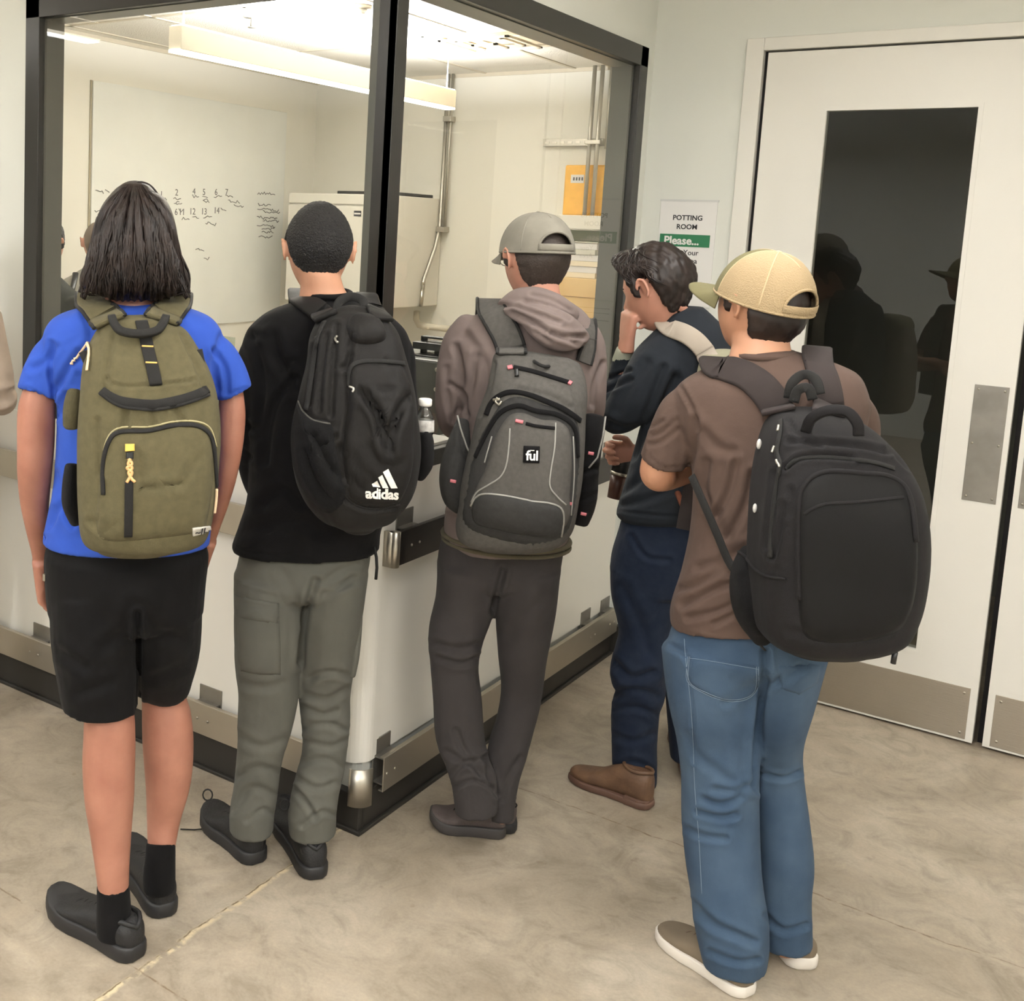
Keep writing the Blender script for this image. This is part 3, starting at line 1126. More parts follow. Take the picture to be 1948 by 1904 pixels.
def cloth(me, folds=(), noise=0.0, nscale=9.0, seed=0, stretch=(1, 1, 0.6), side=1):
    """press folds (polyline as seen from the hall, depth m, width) and soft random creases into a garment"""
    co_, no = getco(me)
    disp = np.zeros(len(co_))
    if folds:
        px = projn(co_)
        view = co_ - CAM
        view /= np.linalg.norm(view, axis=1)[:, None]
        facing = np.clip(-(view * no).sum(1) * 3, 0, 1)
        for poly, dep, sig in folds:
            if len(poly) > 2:
                poly = catmull(poly, 4)
            d = segdist(px, poly)
            disp -= facing * dep * FOLD * (np.exp(-(d / sig) ** 2) - 0.45 * np.exp(-((d - 1.9 * sig) / sig) ** 2))
    if noise > 0:
        rng = np.random.RandomState(seed)
        q = co_ * np.array(stretch) * nscale
        acc = np.zeros(len(co_))
        for o in range(4):
            kk = rng.randn(3)
            kk /= np.linalg.norm(kk)
            k2 = rng.randn(3)
            w = np.sin((q @ k2) * 0.6 + rng.rand() * 6) * 1.3
            sfreq = 1.6 ** o
            acc += (np.abs(np.sin((q @ kk) * sfreq + w + rng.rand() * 6)) - 0.6) / sfreq
        disp += noise * acc
    disp = np.clip(disp, -0.013, 0.007)
    setco(me, co_ + no * disp[:, None])
    return me


# ---------------------------------------------------------------- head
def sstep(x, a, b):
    t = np.clip((x - a) / (b - a), 0, 1)
    return t * t * (3 - 2 * t)


def head_radial(u):
    """u: unit directions (N,3) in head space x right, y forward, z up -> local points. chin-crown 0.235"""
    ex, ey, ez = 0.077, 0.099, 0.118
    r = 1 / np.sqrt((u[:, 0] / ex) ** 2 + (u[:, 1] / ey) ** 2 + (u[:, 2] / ez) ** 2)
    p = u * r[:, None]
    z = p[:, 2]
    t = np.clip(-z / 0.118, 0, 1)
    p[:, 0] *= 1 - 0.34 * t ** 1.6
    # back of the lower head tucks into the neck, jaw comes forward
    back = p[:, 1] < 0
    p[:, 1] = np.where(back, p[:, 1] * (1 - 0.42 * t ** 1.3), p[:, 1] * (1 - 0.10 * t))
    p[:, 1] += 0.012 * t

    def bump(c, s, a, yonly=True):
        d2 = ((p[:, 0] - c[0]) / s[0]) ** 2 + ((p[:, 2] - c[1]) / s[1]) ** 2
        wgt = np.exp(-d2) * (p[:, 1] > 0.0)
        p[:, 1] += a * wgt
    bump((0, -0.012), (0.011, 0.018), 0.016)
    bump((0, -0.026), (0.015, 0.011), 0.014)
    bump((0.032, 0.010), (0.017, 0.012), -0.012)
    bump((-0.032, 0.010), (0.017, 0.012), -0.012)
    bump((0, 0.028), (0.045, 0.010), 0.004)
    bump((0, -0.054), (0.022, 0.0045), 0.006)
    bump((0, -0.066), (0.018, 0.005), 0.006)
    bump((0, -0.060), (0.024, 0.002), -0.003)
    bump((0, -0.100), (0.022, 0.016), 0.008)
    return p


HAIR_SHORT = [(0, .078), (30, .070), (50, .045), (62, .030), (70, -.015), (78, -.020), (84, .032), (104, .032), (112, .0), (125, -.055), (150, -.082), (180, -.088)]
HAIR_FADE = [(0, .080), (30, .072), (50, .050), (62, .035), (70, .0), (78, -.010), (84, .034), (104, .034), (112, .005), (125, -.045), (150, -.062), (180, -.068)]
HAIR_LONG = [(0, .085), (35, .075), (55, .03), (70, -.06), (80, -.12), (180, -.14)]


class Head:
    def __init__(s, center, facing, pitch=0.0, roll=0.0, scale=1.0):
        """facing: 2D world direction the face looks; pitch>0 looks down"""
        f = Vector((facing[0], facing[1], 0)).normalized()
        r = Vector((f.y, -f.x, 0))
        up = Vector((0, 0, 1))
        q = Matrix.Rotation(-pitch, 3, r) @ Matrix.Rotation(roll, 3, f)
        s.f, s.r, s.u = q @ f, q @ r, q @ up
        s.c = Vector(center)
        s.s = scale
        s.M = np.array([s.r, s.f, s.u])  # rows

    def w(s, p):
        p = np.atleast_2d(np.array(p, float))
        return np.array(s.c) + (p * s.s) @ s.M

    def W(s, p):
        return Vector(s.w(p)[0])

    def sphere(s, na=72, ne=48):
        th = np.linspace(0, 2 * PI, na, endpoint=False)
        ph = np.linspace(-PI / 2, PI / 2, ne + 2)[1:-1]
        u = np.array([(math.cos(p) * math.sin(t), math.cos(p) * math.cos(t), math.sin(p)) for p in ph for t in th] + [(0, 0, -1), (0, 0, 1)])
        f = []
        for i in range(ne - 1):
            for k in range(na):
                f.append((i * na + k, i * na + (k + 1) % na, (i + 1) * na + (k + 1) % na, (i + 1) * na + k))
        b, t_ = na * ne, na * ne + 1
        for k in range(na):
            f.append((b, (k + 1) % na, k))
            f.append((t_, (ne - 1) * na + k, (ne - 1) * na + (k + 1) % na))
        return u, f

    def parts(s, neck_to=None, neck_r=0.056, ears=True, beard=0):
        u, f = s.sphere()
        out = [(list(map(tuple, s.w(head_radial(u)))), f)]
        if ears:
            for sd in (-1, 1):
                # shell of the ear: flattened cup plus helix rim
                rim = []
                for k in range(11):
                    a = math.radians(-70 + k * 25)
                    rim.append(s.w((sd * (0.083 + 0.012 * math.sin(a * 0.5 + 0.9)), 0.000 - 0.018 * math.cos(a) * 0.9 - 0.004, 0.004 + 0.029 * math.sin(a)))[0])
                g = G()
                g.tube(rim, 0.0047 * s.s, 8)
                out.append((g.v, g.f))
                c0, A, B = s.W((sd * 0.074, -0.006, 0.001)), s.W((sd * 0.079, -0.022, 0.002)), None
                ax = (s.f * 1.0).normalized()
                out.append(loft([(s.W((sd * 0.068, -0.003, -0.026)), ax * 0.007, s.r * sd * 0.006, 2), (s.W((sd * 0.074, -0.006, -0.012)), ax * 0.011, s.r * 0.0055, 2),
                                 (s.W((sd * 0.080, -0.009, 0.004)), ax * 0.015, s.r * 0.0055, 2), (s.W((sd * 0.084, -0.010, 0.022)), ax * 0.014, s.r * 0.005, 2)], 14, cap0=0.005, cap1=0.006))
        if neck_to is not None:
            a = s.W((0, -0.018, -0.05))
            b = Vector(neck_to)
            fr = Vector((s.f.x, s.f.y, 0)).normalized()
            rr = Vector((s.r.x, s.r.y, 0)).normalized()
            m = (a + b) / 2
            out.append(loft([(a, rr * neck_r * 0.95, fr * neck_r, 2), (m, rr * neck_r, fr * neck_r, 2), (b, rr * neck_r * 1.25, fr * neck_r * 1.1, 2)], 24))
        return out

    def hair(s, line, th=0.014, noise=0.003, seed=1, thb=None, na=120, ne=90, sideth=None, freq=22, quiff=0.0):
        u, f = s.sphere(na, ne)
        p = head_radial(u.copy())
        az = np.degrees(np.abs(np.arctan2(u[:, 0], u[:, 1])))
        L = np.array(line, float)
        zl = np.interp(az, L[:, 0], L[:, 1])
        rng = np.random.RandomState(seed)
        jit = 0.004 * np.sin(az * 0.9 + 3 * np.sin(az * 0.37)) * 0.5
        m = sstep(p[:, 2], zl - 0.006 + jit, zl + 0.012 + jit)
        t = np.full(len(u), th)
        if thb is not None:
            lowb = sstep(-p[:, 2], -0.045, 0.05)
            t = t * (1 - lowb) + thb * lowb
        if quiff:
            t = t + quiff * sstep(p[:, 1], 0.02, 0.07) * sstep(p[:, 2], 0.04, 0.08)
        n = u * np.array([1, 1, 1.0])
        # strands: streaks along the lie of the hair
        st = np.zeros(len(u))
        for o in range(5):
            a, b = rng.rand() * 6, rng.rand() * 6
            fr = freq * (1.5 ** o)
            st += np.abs(np.sin(u[:, 0] * fr + 1.7 * np.sin(u[:, 2] * 5 + a) + 1.2 * np.sin(u[:, 1] * 6 + b))) / (1.4 ** o)
        st = (st / 2.2 - 0.6)
        off = m * (t + noise * st) - (1 - m) * 0.012
        q = p + n * off[:, None]
        return list(map(tuple, s.w(q))), f


def eyes(h, parent):
    for sd in (-1, 1):
        g = G()
        c = h.W((sd * 0.031, 0.0665, 0.008))
        g.add(*ball(c, 0.0125, 16))
        g.build('eye', mat('eye_white', (220, 214, 205), 0.2), parent, True)
        c2 = h.W((sd * 0.031, 0.0750, 0.008))
        g = G().add(*ball(c2, 0.0048, 12))
        g.build('iris', mat('iris', (50, 34, 24), 0.15), parent, True)
    g = G()
    for sd in (-1, 1):
        g2 = G()
        g2.tube([h.W((sd * (0.016 + 0.007 * k), 0.0925 - 0.0016 * k * k * 0.6, 0.029 + 0.0022 * math.sin(k * 0.8))) for k in range(5)], 0.0032, 6, flat=0.6)
        g2.build('eyebrow', mat('brow', (40, 28, 22), 0.7), parent, True)


def collar(F, name, parent, m, y, xl, xr, hd, r=0.007, dd=0.0, back=0.0, tilt=0.0):
    c = (F.p(xl, y, dd) + F.p(xr, y, dd)) / 2
    A = (F.p(xr, y, dd) - F.p(xl, y, dd)) / 2
    g = G()
    q = []
    for k in range(36):
        a = 2 * PI * k / 36
        q.append(c + A * math.cos(a) + F.D * hd * math.sin(a) - Vector((0, 0, 1)) * tilt * (1 + math.sin(a)))
    g.tube(q, r, 8, closed=True)
    return g.build(name, m, parent, True)


def ball(c, r, n=16, sc=(1, 1, 1)):
    c = Vector(c)
    v, f = [], []
    m = n // 2
    for i in range(1, m):
        ph = PI * i / m - PI / 2
        for k in range(n):
            th = 2 * PI * k / n
            v.append(c + Vector((math.cos(ph) * math.cos(th) * r * sc[0], math.cos(ph) * math.sin(th) * r * sc[1], math.sin(ph) * r * sc[2])))
    for i in range(m - 2):
        for k in range(n):
            f.append((i * n + k, i * n + (k + 1) % n, (i + 1) * n + (k + 1) % n, (i + 1) * n + k))
    v += [c - Vector((0, 0, r * sc[2])), c + Vector((0, 0, r * sc[2]))]
    a = len(v) - 2
    for k in range(n):
        f.append((a, (k + 1) % n, k))
        f.append((a + 1, (m - 2) * n + k, (m - 2) * n + (k + 1) % n))
    return v, f


# ---------------------------------------------------------------- hand
def hand(wrist, direction, palm, thumb_side=1, curl=0.35, scale=1.0, spread=0.12, thumb=0.5):
    """closed shapes for one hand. direction: wrist->fingers, palm: direction the palm faces"""
    d = Vector(direction).normalized()
    n = Vector(palm)
    n = (n - d * n.dot(d)).normalized()
    sd = d.cross(n) * thumb_side       # towards the thumb
    w = Vector(wrist)
    S = scale
    out = [loft([(w - d * 0.02 * S, sd * 0.027 * S, n * 0.020 * S, 2.2), (w + d * 0.015 * S, sd * 0.030 * S, n * 0.018 * S, 2.3), (w + d * 0.05 * S, sd * 0.039 * S, n * 0.0155 * S, 2.6), (w + d * 0.088 * S, sd * 0.041 * S, n * 0.013 * S, 2.6)], 18, cap1=0.006)]
    fl = [(0.030, 0.072, 0.0088), (0.010, 0.082, 0.0092), (-0.011, 0.076, 0.0088), (-0.031, 0.060, 0.0078)]
    for i, (o, L, r) in enumerate(fl):
        c = w + d * (0.075 - 0.006 * abs(i - 1)) * S + sd * o * S
        ang = 0.0
        q = [tuple(c) + (r * S * 1.02,)]
        dirv = (d + sd * spread * o * 20).normalized()
        base = c + dirv * 0.012 * S
        q.append(tuple(base) + (r * S,))
        cur = base
        for frac in (0.45, 0.32, 0.25):
            ang += curl * (1.1 + 0.1 * i)
            dv = (dirv * math.cos(ang) + n * math.sin(ang)).normalized()
            mid = cur + dv * L * frac * 0.5 * S
            cur = cur + dv * L * frac * S
            q.append(tuple(mid) + (r * S * 0.95,))
            q.append(tuple(cur) + (r * S * (0.98 if frac > 0.3 else 0.8),))
        out.append(wtube(q, 2, 12, up=sd, cap0=0.004, cap1=0.007 * S))
    # thumb leaves the side of the palm near its base
    c = w + d * 0.018 * S + sd * 0.022 * S
    a = (d * 0.55 + sd * 0.75 + n * 0.35).normalized()
    b = (d * 0.85 + sd * (0.45 - thumb * 0.5) + n * (0.25 + thumb * 0.4)).normalized()
    c1 = c + a * 0.038 * S
    c2 = c1 + b * 0.030 * S
    c3 = c2 + (b * 0.8 + n * 0.3 * thumb - sd * 0.2 * thumb).normalized() * 0.024 * S
    out.append(wtube([tuple(c) + (0.014 * S,), tuple((c + c1) / 2) + (0.0135 * S,), tuple(c1) + (0.0105 * S,), tuple(c2) + (0.0100 * S,), tuple(c3) + (0.0085 * S,)], 2, 12, up=n, cap0=0.004, cap1=0.007 * S))
    return out


# ---------------------------------------------------------------- shoe
def shoe(parent, heel, toe, upm, solem, width=0.052, sole=0.028, ankle=0.095, style='runner', label=None, pitch_h=0.0, roll=0.0, lacem=None, heelblock=False, name='shoe'):
    heel, toe = Vector(heel), Vector(toe)
    heel.z = toe.z = 0
    L = (toe - heel).length
    f = (toe - heel) / L
    s = Vector((f.y, -f.x, 0))
    z = Vector((0, 0, 1))
    ls = [0, .03, .08, .18, .32, .48, .62, .75, .86, .94, .985, 1.0]
    hw = [.30, .55, .70, .76, .76, .84, .98, 1.0, .90, .68, .42, .20]
    if style == 'boot':
        hw = [.34, .6, .74, .78, .74, .78, .93, .98, .86, .64, .40, .20]
    top = {'runner': [.55, .85, .98, .96, .90, .78, .62, .50, .42, .36, .30, .22],
           'slip': [.55, .72, .78, .76, .74, .72, .62, .50, .42, .36, .30, .2],
           'boot': [.8, .98, 1.0, 1.0, 1.0, .80, .56, .44, .38, .34, .28, .2]}[style]
    v, fc = [], []
    # sole: outline rings stacked
    st = []
    N = 0

    def outline(sc, zz, lift=0.0):
        a = []
        for i, t in enumerate(ls):
            a.append((t, hw[i]))
        pts = [(t, w) for t, w in a] + [(t, -w) for t, w in reversed(a)]
        out = []
        for t, w in pts:
            tt = 0.5 + (t - 0.5) * (1 + 0.03 * sc)
            zr = zz
            if style == 'runner':
                zr += max(0, t - 0.75) ** 2 * 0.35
            out.append(heel + f * tt * L + s * w * width * (1 + 0.06 * sc) + z * zr)
        return out
    levels = [(-.5, 0.0), (.8, 0.004), (1.0, sole * 0.55), (0.8, sole), (-0.6, sole + 0.003)]
    rings = [outline(a, b) for a, b in levels]
    n = len(rings[0])
    for q in rings:
        v += q
    for i in range(len(rings) - 1):
        for k in range(n):
            fc.append((i * n + k, i * n + (k + 1) % n, (i + 1) * n + (k + 1) % n, (i + 1) * n + k))
    fc.append(tuple(range(n)))
    fc.append(tuple((len(rings) - 1) * n + k for k in range(n)))
    # upper
    rows = []
    for i, t in enumerate(ls):
        rows.append((t, hw[i] * 0.97, top[i]))
    rr = []
    for t, w, h in catmull(rows, 3):
        zr = (max(0, t - 0.75) ** 2 * 0.35) if style == 'runner' else 0
        hh = (ankle * h - sole * 0.6 + 0.01) / 2
        c = heel + f * t * L + z * (sole * 0.6 + hh + zr)
        rr.append((c, s * w * width, z * hh, 2.5))
    up = loft(rr, 26)
    me = fuse([up], 0.005, 3)
    U = link(name, me, upm, parent)
    if label:
        U['label'] = label
    gs = G()
    gs.add(v, fc)
    so = gs.build('sole', solem, U, True)
    md = so.modifiers.new('b', 'BEVEL')
    md.width = 0.003
    md.limit_method = 'ANGLE'
    if heelblock:
        g = G()
        q = [heel + f * a * L + s * b * width for a, b in ((.0, .35), (.03, .6), (.1, .76), (.27, .8), (.27, -.8), (.1, -.76), (.03, -.6), (.0, -.35))]
        g.add([p + z * 0.0 for p in q] + [p + z * 0.030 for p in q], [tuple(range(8)), tuple(range(15, 7, -1))] + [(k, (k + 1) % 8, 8 + (k + 1) % 8, 8 + k) for k in range(8)])
        g.build('boot_heel', solem, U, bevel=0.003)
    # laces and collar
    if lacem:
        g = G()
        for k in range(5):
            t = 0.42 + 0.065 * k
            i = np.interp(t, ls, top)
            hh = ankle * i
            zz = hh + 0.0095
            sgn = 1 if k % 2 else -1
            pts = []
            for j in range(7):
                a = (j - 3) / 3
                pts.append(heel + f * (t + 0.02 * a * sgn) * L + s * a * width * 0.42 + z * (zz - 0.010 * a * a))
            g.tube(pts, 0.0022, 6)
        g.build('laces', lacem, U, True)
    if style != 'slip':
        g = G()
        pts = []
        for k in range(20):
            a = 2 * PI * k / 20
            t = 0.185 + 0.165 * math.cos(a)
            i = np.interp(t, ls, top)
            pts.append(heel + f * t * L + s * math.sin(a) * width * 0.58 + z * (ankle * i + 0.010 + 0.004 * math.cos(2 * a)))
        g.tube(pts, 0.006, 8, closed=True)
        g.build('shoe_collar', upm, U, True)
    return U


# ---------------------------------------------------------------- surface drawing
def bvh_of(*meshes):
    v, f = [], []
    for me in meshes:
        k = len(v)
        v += [x.co.copy() for x in me.vertices]
        f += [tuple(i + k for i in p.vertices) for p in me.polygons]
    return BVHTree.FromPolygons(v, f)


CV = Vector(CAM)


def hit(bvh, px, py, fallback=None):
    d = Vector(ray(px, py)).normalized()
    loc, nor, i, dist = bvh.ray_cast(CV, d)
    if loc is None:
        return fallback
    if nor.dot(d) > 0:
        nor = -nor
    return loc, nor


def on(bvh, pts, k=6, off=0.0, spline=True):
    """lay a seen polyline on a surface -> 3D points and normals"""
    P = catmull(pts, k) if spline else catmull_lin(pts, k)
    out = []
    last = None
    for x, y in P:
        h = hit(bvh, x, y)
        if h is None:
            continue
        out.append((h[0] + h[1] * off, h[1]))
    return out


def catmull_lin(pts, k):
    P = np.array(pts, float)
    out = []
    for i in range(len(P) - 1):
        for s in range(k):
            out.append(P[i] + (P[i + 1] - P[i]) * s / k)
    out.append(P[-1])
    return np.array(out)


def cord(g, bvh, pts, r, off=0.0, k=6, n=6, flat=1.0, mi=0, spline=True):
    q = on(bvh, pts, k, off, spline)
    if len(q) > 1:
        g.tube([p for p, _ in q], r, n, mi=mi)
    return g


def ribbon(g, bvh, pts, w, th=0.0025, off=0.0005, k=6, mi=0, spline=True):
    """flat band of width w (m) and thickness th following a surface"""
    q = on(bvh, pts, k, off, spline)
    return band(g, [a for a, _ in q], [b for _, b in q], w, th, mi)


def band(g, P, Nn, w, th, mi=0, edge=0.0):
    if len(P) < 2:
        return g
    # smooth the normals a little
    S = []
    for i in range(len(Nn)):
        a = Vector((0, 0, 0))
        for j in range(max(0, i - 2), min(len(Nn), i + 3)):
            a += Nn[j]
        S.append(a.normalized())
    v, f = [], []
    for i, p in enumerate(P):
        t = (P[min(i + 1, len(P) - 1)] - P[max(i - 1, 0)])
        if t.length < 1e-9:
            t = Vector((0, 0, 1))
        t.normalize()
        b = t.cross(S[i]).normalized()
        ww = w[i] if hasattr(w, '__len__') else w
        n = b.cross(t).normalized()
        if n.dot(S[i]) < 0:
            n = -n
        for a, c in ((-.5, 0), (-.5, .7), (-.42, 1), (.42, 1), (.5, .7), (.5, 0)):
            v.append(p + b * ww * a + n * th * c)
    m = 6
    for i in range(len(P) - 1):
        for k in range(m):
            f.append((i * m + k, i * m + (k + 1) % m, (i + 1) * m + (k + 1) % m, (i + 1) * m + k))
    f.append(tuple(range(m)))
    f.append(tuple((len(P) - 1) * m + k for k in range(m)))
    return g.add(v, f, mi)


def patch(bvh, poly, h=0.01, prof=2.5, rings=14, sink=0.004, k=5, centre=None, spline=True, N=None):
    """raised pocket/panel over a star-shaped outline as seen from the hall"""
    poly = list(poly)
    if spline:
        n = len(poly)
        P = catmull([poly[-1]] + poly + [poly[0], poly[1]], k)[k:-k]
        P = P[:-1] if np.hypot(*(P[0] - P[-1])) < 1e-6 else P
    else:
        P = catmull_lin(poly + [poly[0]], k)[:-1]
    c = np.array(centre if centre else P.mean(0))
    v, f = [], []
    n = len(P)
    hc = hit(bvh, *c)
    if hc is None:
        return G()
    ctrhit = hc
    lastok = [None] * n
    levels = [1.0] + [1 - (i / rings) ** 1.0 for i in range(0, rings)]
    rowsn = []
    for li, s in enumerate(levels):
        hh = -sink if li == 0 else h * (1 - s ** prof) ** 0.5 if prof else h
        if not prof and li == 1:
            hh = h
        for j in range(n):
            ss = s
            x, y = c + (P[j] - c) * ss
            q = hit(bvh, x, y)
            while q is None and ss > 0.05:
                ss *= 0.985
                x, y = c + (P[j] - c) * ss
                q = hit(bvh, x, y)
            if q is None:
                q = ctrhit
            nn = (q[1] * 0.5 + ctrhit[1] * 0.5).normalized()
            v.append(q[0] + nn * hh)
    for i in range(len(levels) - 1):
        for j in range(n):
            f.append((i * n + j, i * n + (j + 1) % n, (i + 1) * n + (j + 1) % n, (i + 1) * n + j))
    v.append(ctrhit[0] + ctrhit[1] * h)
    a = len(v) - 1
    b = (len(levels) - 1) * n
    for j in range(n):
        f.append((b + j, b + (j + 1) % n, a))
    g = G()
    g.add(v, f)
    return g


def flatpatch(bvh, poly, th=0.001, lift=0.001, sub=3):
    """thin printed/rubber shape following the surface; poly in seen coordinates"""
    P = catmull_lin(list(poly) + [poly[0]], sub)[:-1]
    c = P.mean(0)
    v, f = [], []
    n = len(P)
    for s in (1.0, 0.999, 0.66, 0.33):
        lv = lift * 0.0 if s == 1.0 else lift + th
        for j in range(n):
            q = hit(bvh, *(c + (P[j] - c) * s))
            if q is None:
                q = hit(bvh, *c)
            v.append(q[0] + q[1] * lv)
    q = hit(bvh, *c)
    v.append(q[0] + q[1] * (lift + th))
    for i in range(3):
        for j in range(n):
            f.append((i * n + j, i * n + (j + 1) % n, (i + 1) * n + (j + 1) % n, (i + 1) * n + j))
    for j in range(n):
        f.append((3 * n + j, 3 * n + (j + 1) % n, 4 * n))
    return v, f


def textpatch(g, bvh, s, x, y, size, rot=0.0, bold=0.0, lift=0.0022, align='LEFT', spacing=1.0, sx=1.0):
    me = text_mesh(s, size, 0.0, bold * size, align, spacing)
    vs = []
    cr, sr = math.cos(rot), math.sin(rot)
    for v in me.vertices:
        a, b = v.co.x * sx, -v.co.y
        q = hit(bvh, x + a * cr - b * sr, y + a * sr + b * cr)
        if q is None:
            q = hit(bvh, x, y)
        vs.append(q[0] + q[1] * lift)
    g.add(vs, [tuple(p.vertices) for p in me.polygons])
    return g


SKIN = mat('skin', (188, 136, 116), 0.5, var=0.05, vscale=30, bump=0.04, bscale=300)
SKIN2 = mat('skin_arm', (170, 118, 98), 0.5, vcol=(152, 100, 82), vscale=14, bump=0.05, bscale=260)
SKINT = mat('skin_tan', (190, 140, 112), 0.5, var=0.05, vscale=25, bump=0.04, bscale=300)
for m_ in (SKIN, SKIN2, SKINT):
    b_ = m_.node_tree.nodes['Principled BSDF']
    b_.inputs['Subsurface Weight'].default_value = 0.08
    b_.inputs['Subsurface Radius'].default_value = (0.02, 0.008, 0.004)
HAIRB = mat('hair_black', (18, 15, 14), 0.7, bump=0.9, bscale=210, var=0.15, vscale=40)
HAIRD = mat('hair_dark_brown', (26, 20, 18), 0.46, vcol=(46, 35, 31), vscale=30, spec=0.35)
HAIRF = mat('hair_faded', (52, 42, 36), 0.6, bump=0.3, bscale=260)


def body_fuse(parts, name_parent, m, voxel=0.0052, smooth=2):
    me = fuse(parts, voxel, smooth)
    return link('body', me, m, name_parent)

# ================================================================ PEOPLE
def fabric(name, col, var=0.08, rough=0.85, weave=0.25, vs=14, bump=0.12, bs=40, sheen=0.03, vcol=None):
    col = tuple(c * .90 for c in col)
    if vcol:
        vcol = tuple(c * .90 for c in vcol)
    return mat(name, col, rough, var=var, vscale=vs, bump=bump, bscale=bs, weave=weave, sheen=sheen, spec=0.12, vcol=vcol)


def person(label, loc):
    return empty('person', loc, label, 'person')


BLUE = fabric('blue_cotton', (56, 90, 190), 0.05)
OLIVE = fabric('olive_canvas', (102, 95, 70), 0.10, vs=60, weave=0.5)
OLIVED = fabric('olive_dark', (92, 86, 64), 0.10, vs=60, weave=0.5)
WEB = fabric('black_webbing', (44, 43, 42), 0.05, rough=0.6, weave=0.5)
BLK = fabric('black_cotton', (21, 20, 21), 0.10)
BLKSH = fabric('black_shorts', (17, 16, 17), 0.10, rough=0.7)
BLKN = fabric('black_nylon', (33, 31, 30), 0.08, rough=0.55, weave=0.3, bump=0.2, bs=22)
MESH = fabric('black_mesh', (22, 21, 22), 0.2, rough=0.7, weave=0.9)
CARGO = fabric('grey_green_twill', (102, 101, 94), 0.07, vs=10)
TAUPE = fabric('taupe_fleece', (128, 114, 110), 0.06)
GREYB = fabric('grey_canvas', (92, 89, 85), 0.12, vs=90, weave=0.6)
GREYD = fabric('dark_grey_canvas', (62, 61, 60), 0.12, vs=90, weave=0.6)
CHAR = fabric('charcoal_trousers', (70, 66, 66), 0.06)
NAVY = fabric('dark_navy_fleece', (42, 46, 52), 0.08)
DENIMD = fabric('dark_denim', (28, 36, 54), 0.2, vs=30, vcol=(38, 46, 62))
BROWN = fabric('brown_cotton', (98, 80, 72), 0.05)
DENIM = fabric('blue_denim', (60, 80, 104), 0.1, vs=7, vcol=(84, 104, 126), weave=0.5)
SHOEB = mat('black_shoe', (26, 25, 26), 0.6, bump=0.2, bscale=200, var=0.1, vscale=30)
SOLEB = mat('black_sole', (34, 33, 34), 0.55)
BLK5 = fabric('charcoal_pack', (34, 32, 33), 0.08, rough=0.6, weave=0.5, bump=0.12, bs=30)
BLK5P = fabric('smooth_black_panel', (25, 24, 24), 0.05, rough=0.55, weave=0.2, bump=0.05)
TAN = mat('tan_plastic', (226, 176, 120), 0.5)


def pack_body(fig, rows, extra=(), voxel=0.006, smooth=3, folds=(), noise=0.0015, seed=3, nscale=14, k=4, back=0.028):
    rows = [r[:3] + (r[3] - back,) + r[4:] for r in rows]
    me = fuse([fig.torso(rows, k, 40, cap0=0.012, cap1=0.02)] + list(extra), voxel, smooth)
    cloth(me, folds, noise, nscale, seed)
    return me


def strap(g, bvh, pts, back, w, th=0.009, mi=0):
    """shoulder strap: laid over the back by sight, then carried on through given 3D points (x,y,z,nx,ny,nz)"""
    q = on(bvh, pts, 5, 0.001)
    P = [a for a, _ in q]
    Nn = [b for _, b in q]
    D_, R_, drop, inx = back
    z = Vector((0, 0, 1))
    l0 = P[-1]
    tg = (P[-1] - P[max(0, len(P) - 4)]).normalized()
    n0 = Nn[-1]
    P.append(l0 + tg * .016 + D_ * .016 + z * .004)
    Nn.append((n0 + z * .6).normalized())
    l0 = l0 + tg * .028
    for o, nn in ((D_ * .05 + z * .012, (z - D_ * .3).normalized()), (D_ * .11 + z * .002, (D_ * .4 + z).normalized()), (D_ * .17 - z * .06, (D_ + z * .3).normalized()), (D_ * .19 - z * .17 + R_ * inx * .4, D_), (D_ * .16 - z * drop + R_ * inx, D_)):
        P.append(l0 + o)
        Nn.append(nn)
    # resample the tail smoothly
    R = catmull([tuple(p) + tuple(n) for p, n in zip(P, Nn)], 2)
    band(g, [Vector(r[:3]) for r in R], [Vector(r[3:]) for r in R], w, th, mi)
    return [Vector(r[:3]) for r in R], [Vector(r[3:]) for r in R]


def chest(fig, px, py, dd_top, dd_front, drop, inx=0.0):
    """strap points going over the shoulder and down the front, ending under the arm"""
    return (fig.D, fig.R, drop, inx)
    a = fig.p(px, py, dd_top)
    D, R = fig.D, fig.R
    z = Vector((0, 0, 1))
    out = []
    p1 = a + D * 0.05 + z * 0.012
    p2 = a + D * (dd_front - dd_top) * 0.75 - z * 0.03
    p3 = a + D * (dd_front - dd_top) - z * 0.12 + R * inx * 0.4
    p4 = a + D * (dd_front - dd_top + 0.01) - z * drop + R * inx
    for p, n in ((p1, z), (p2, (D + z).normalized()), (p3, D), (p4, D)):
        out.append(tuple(p) + tuple(n))
    return out


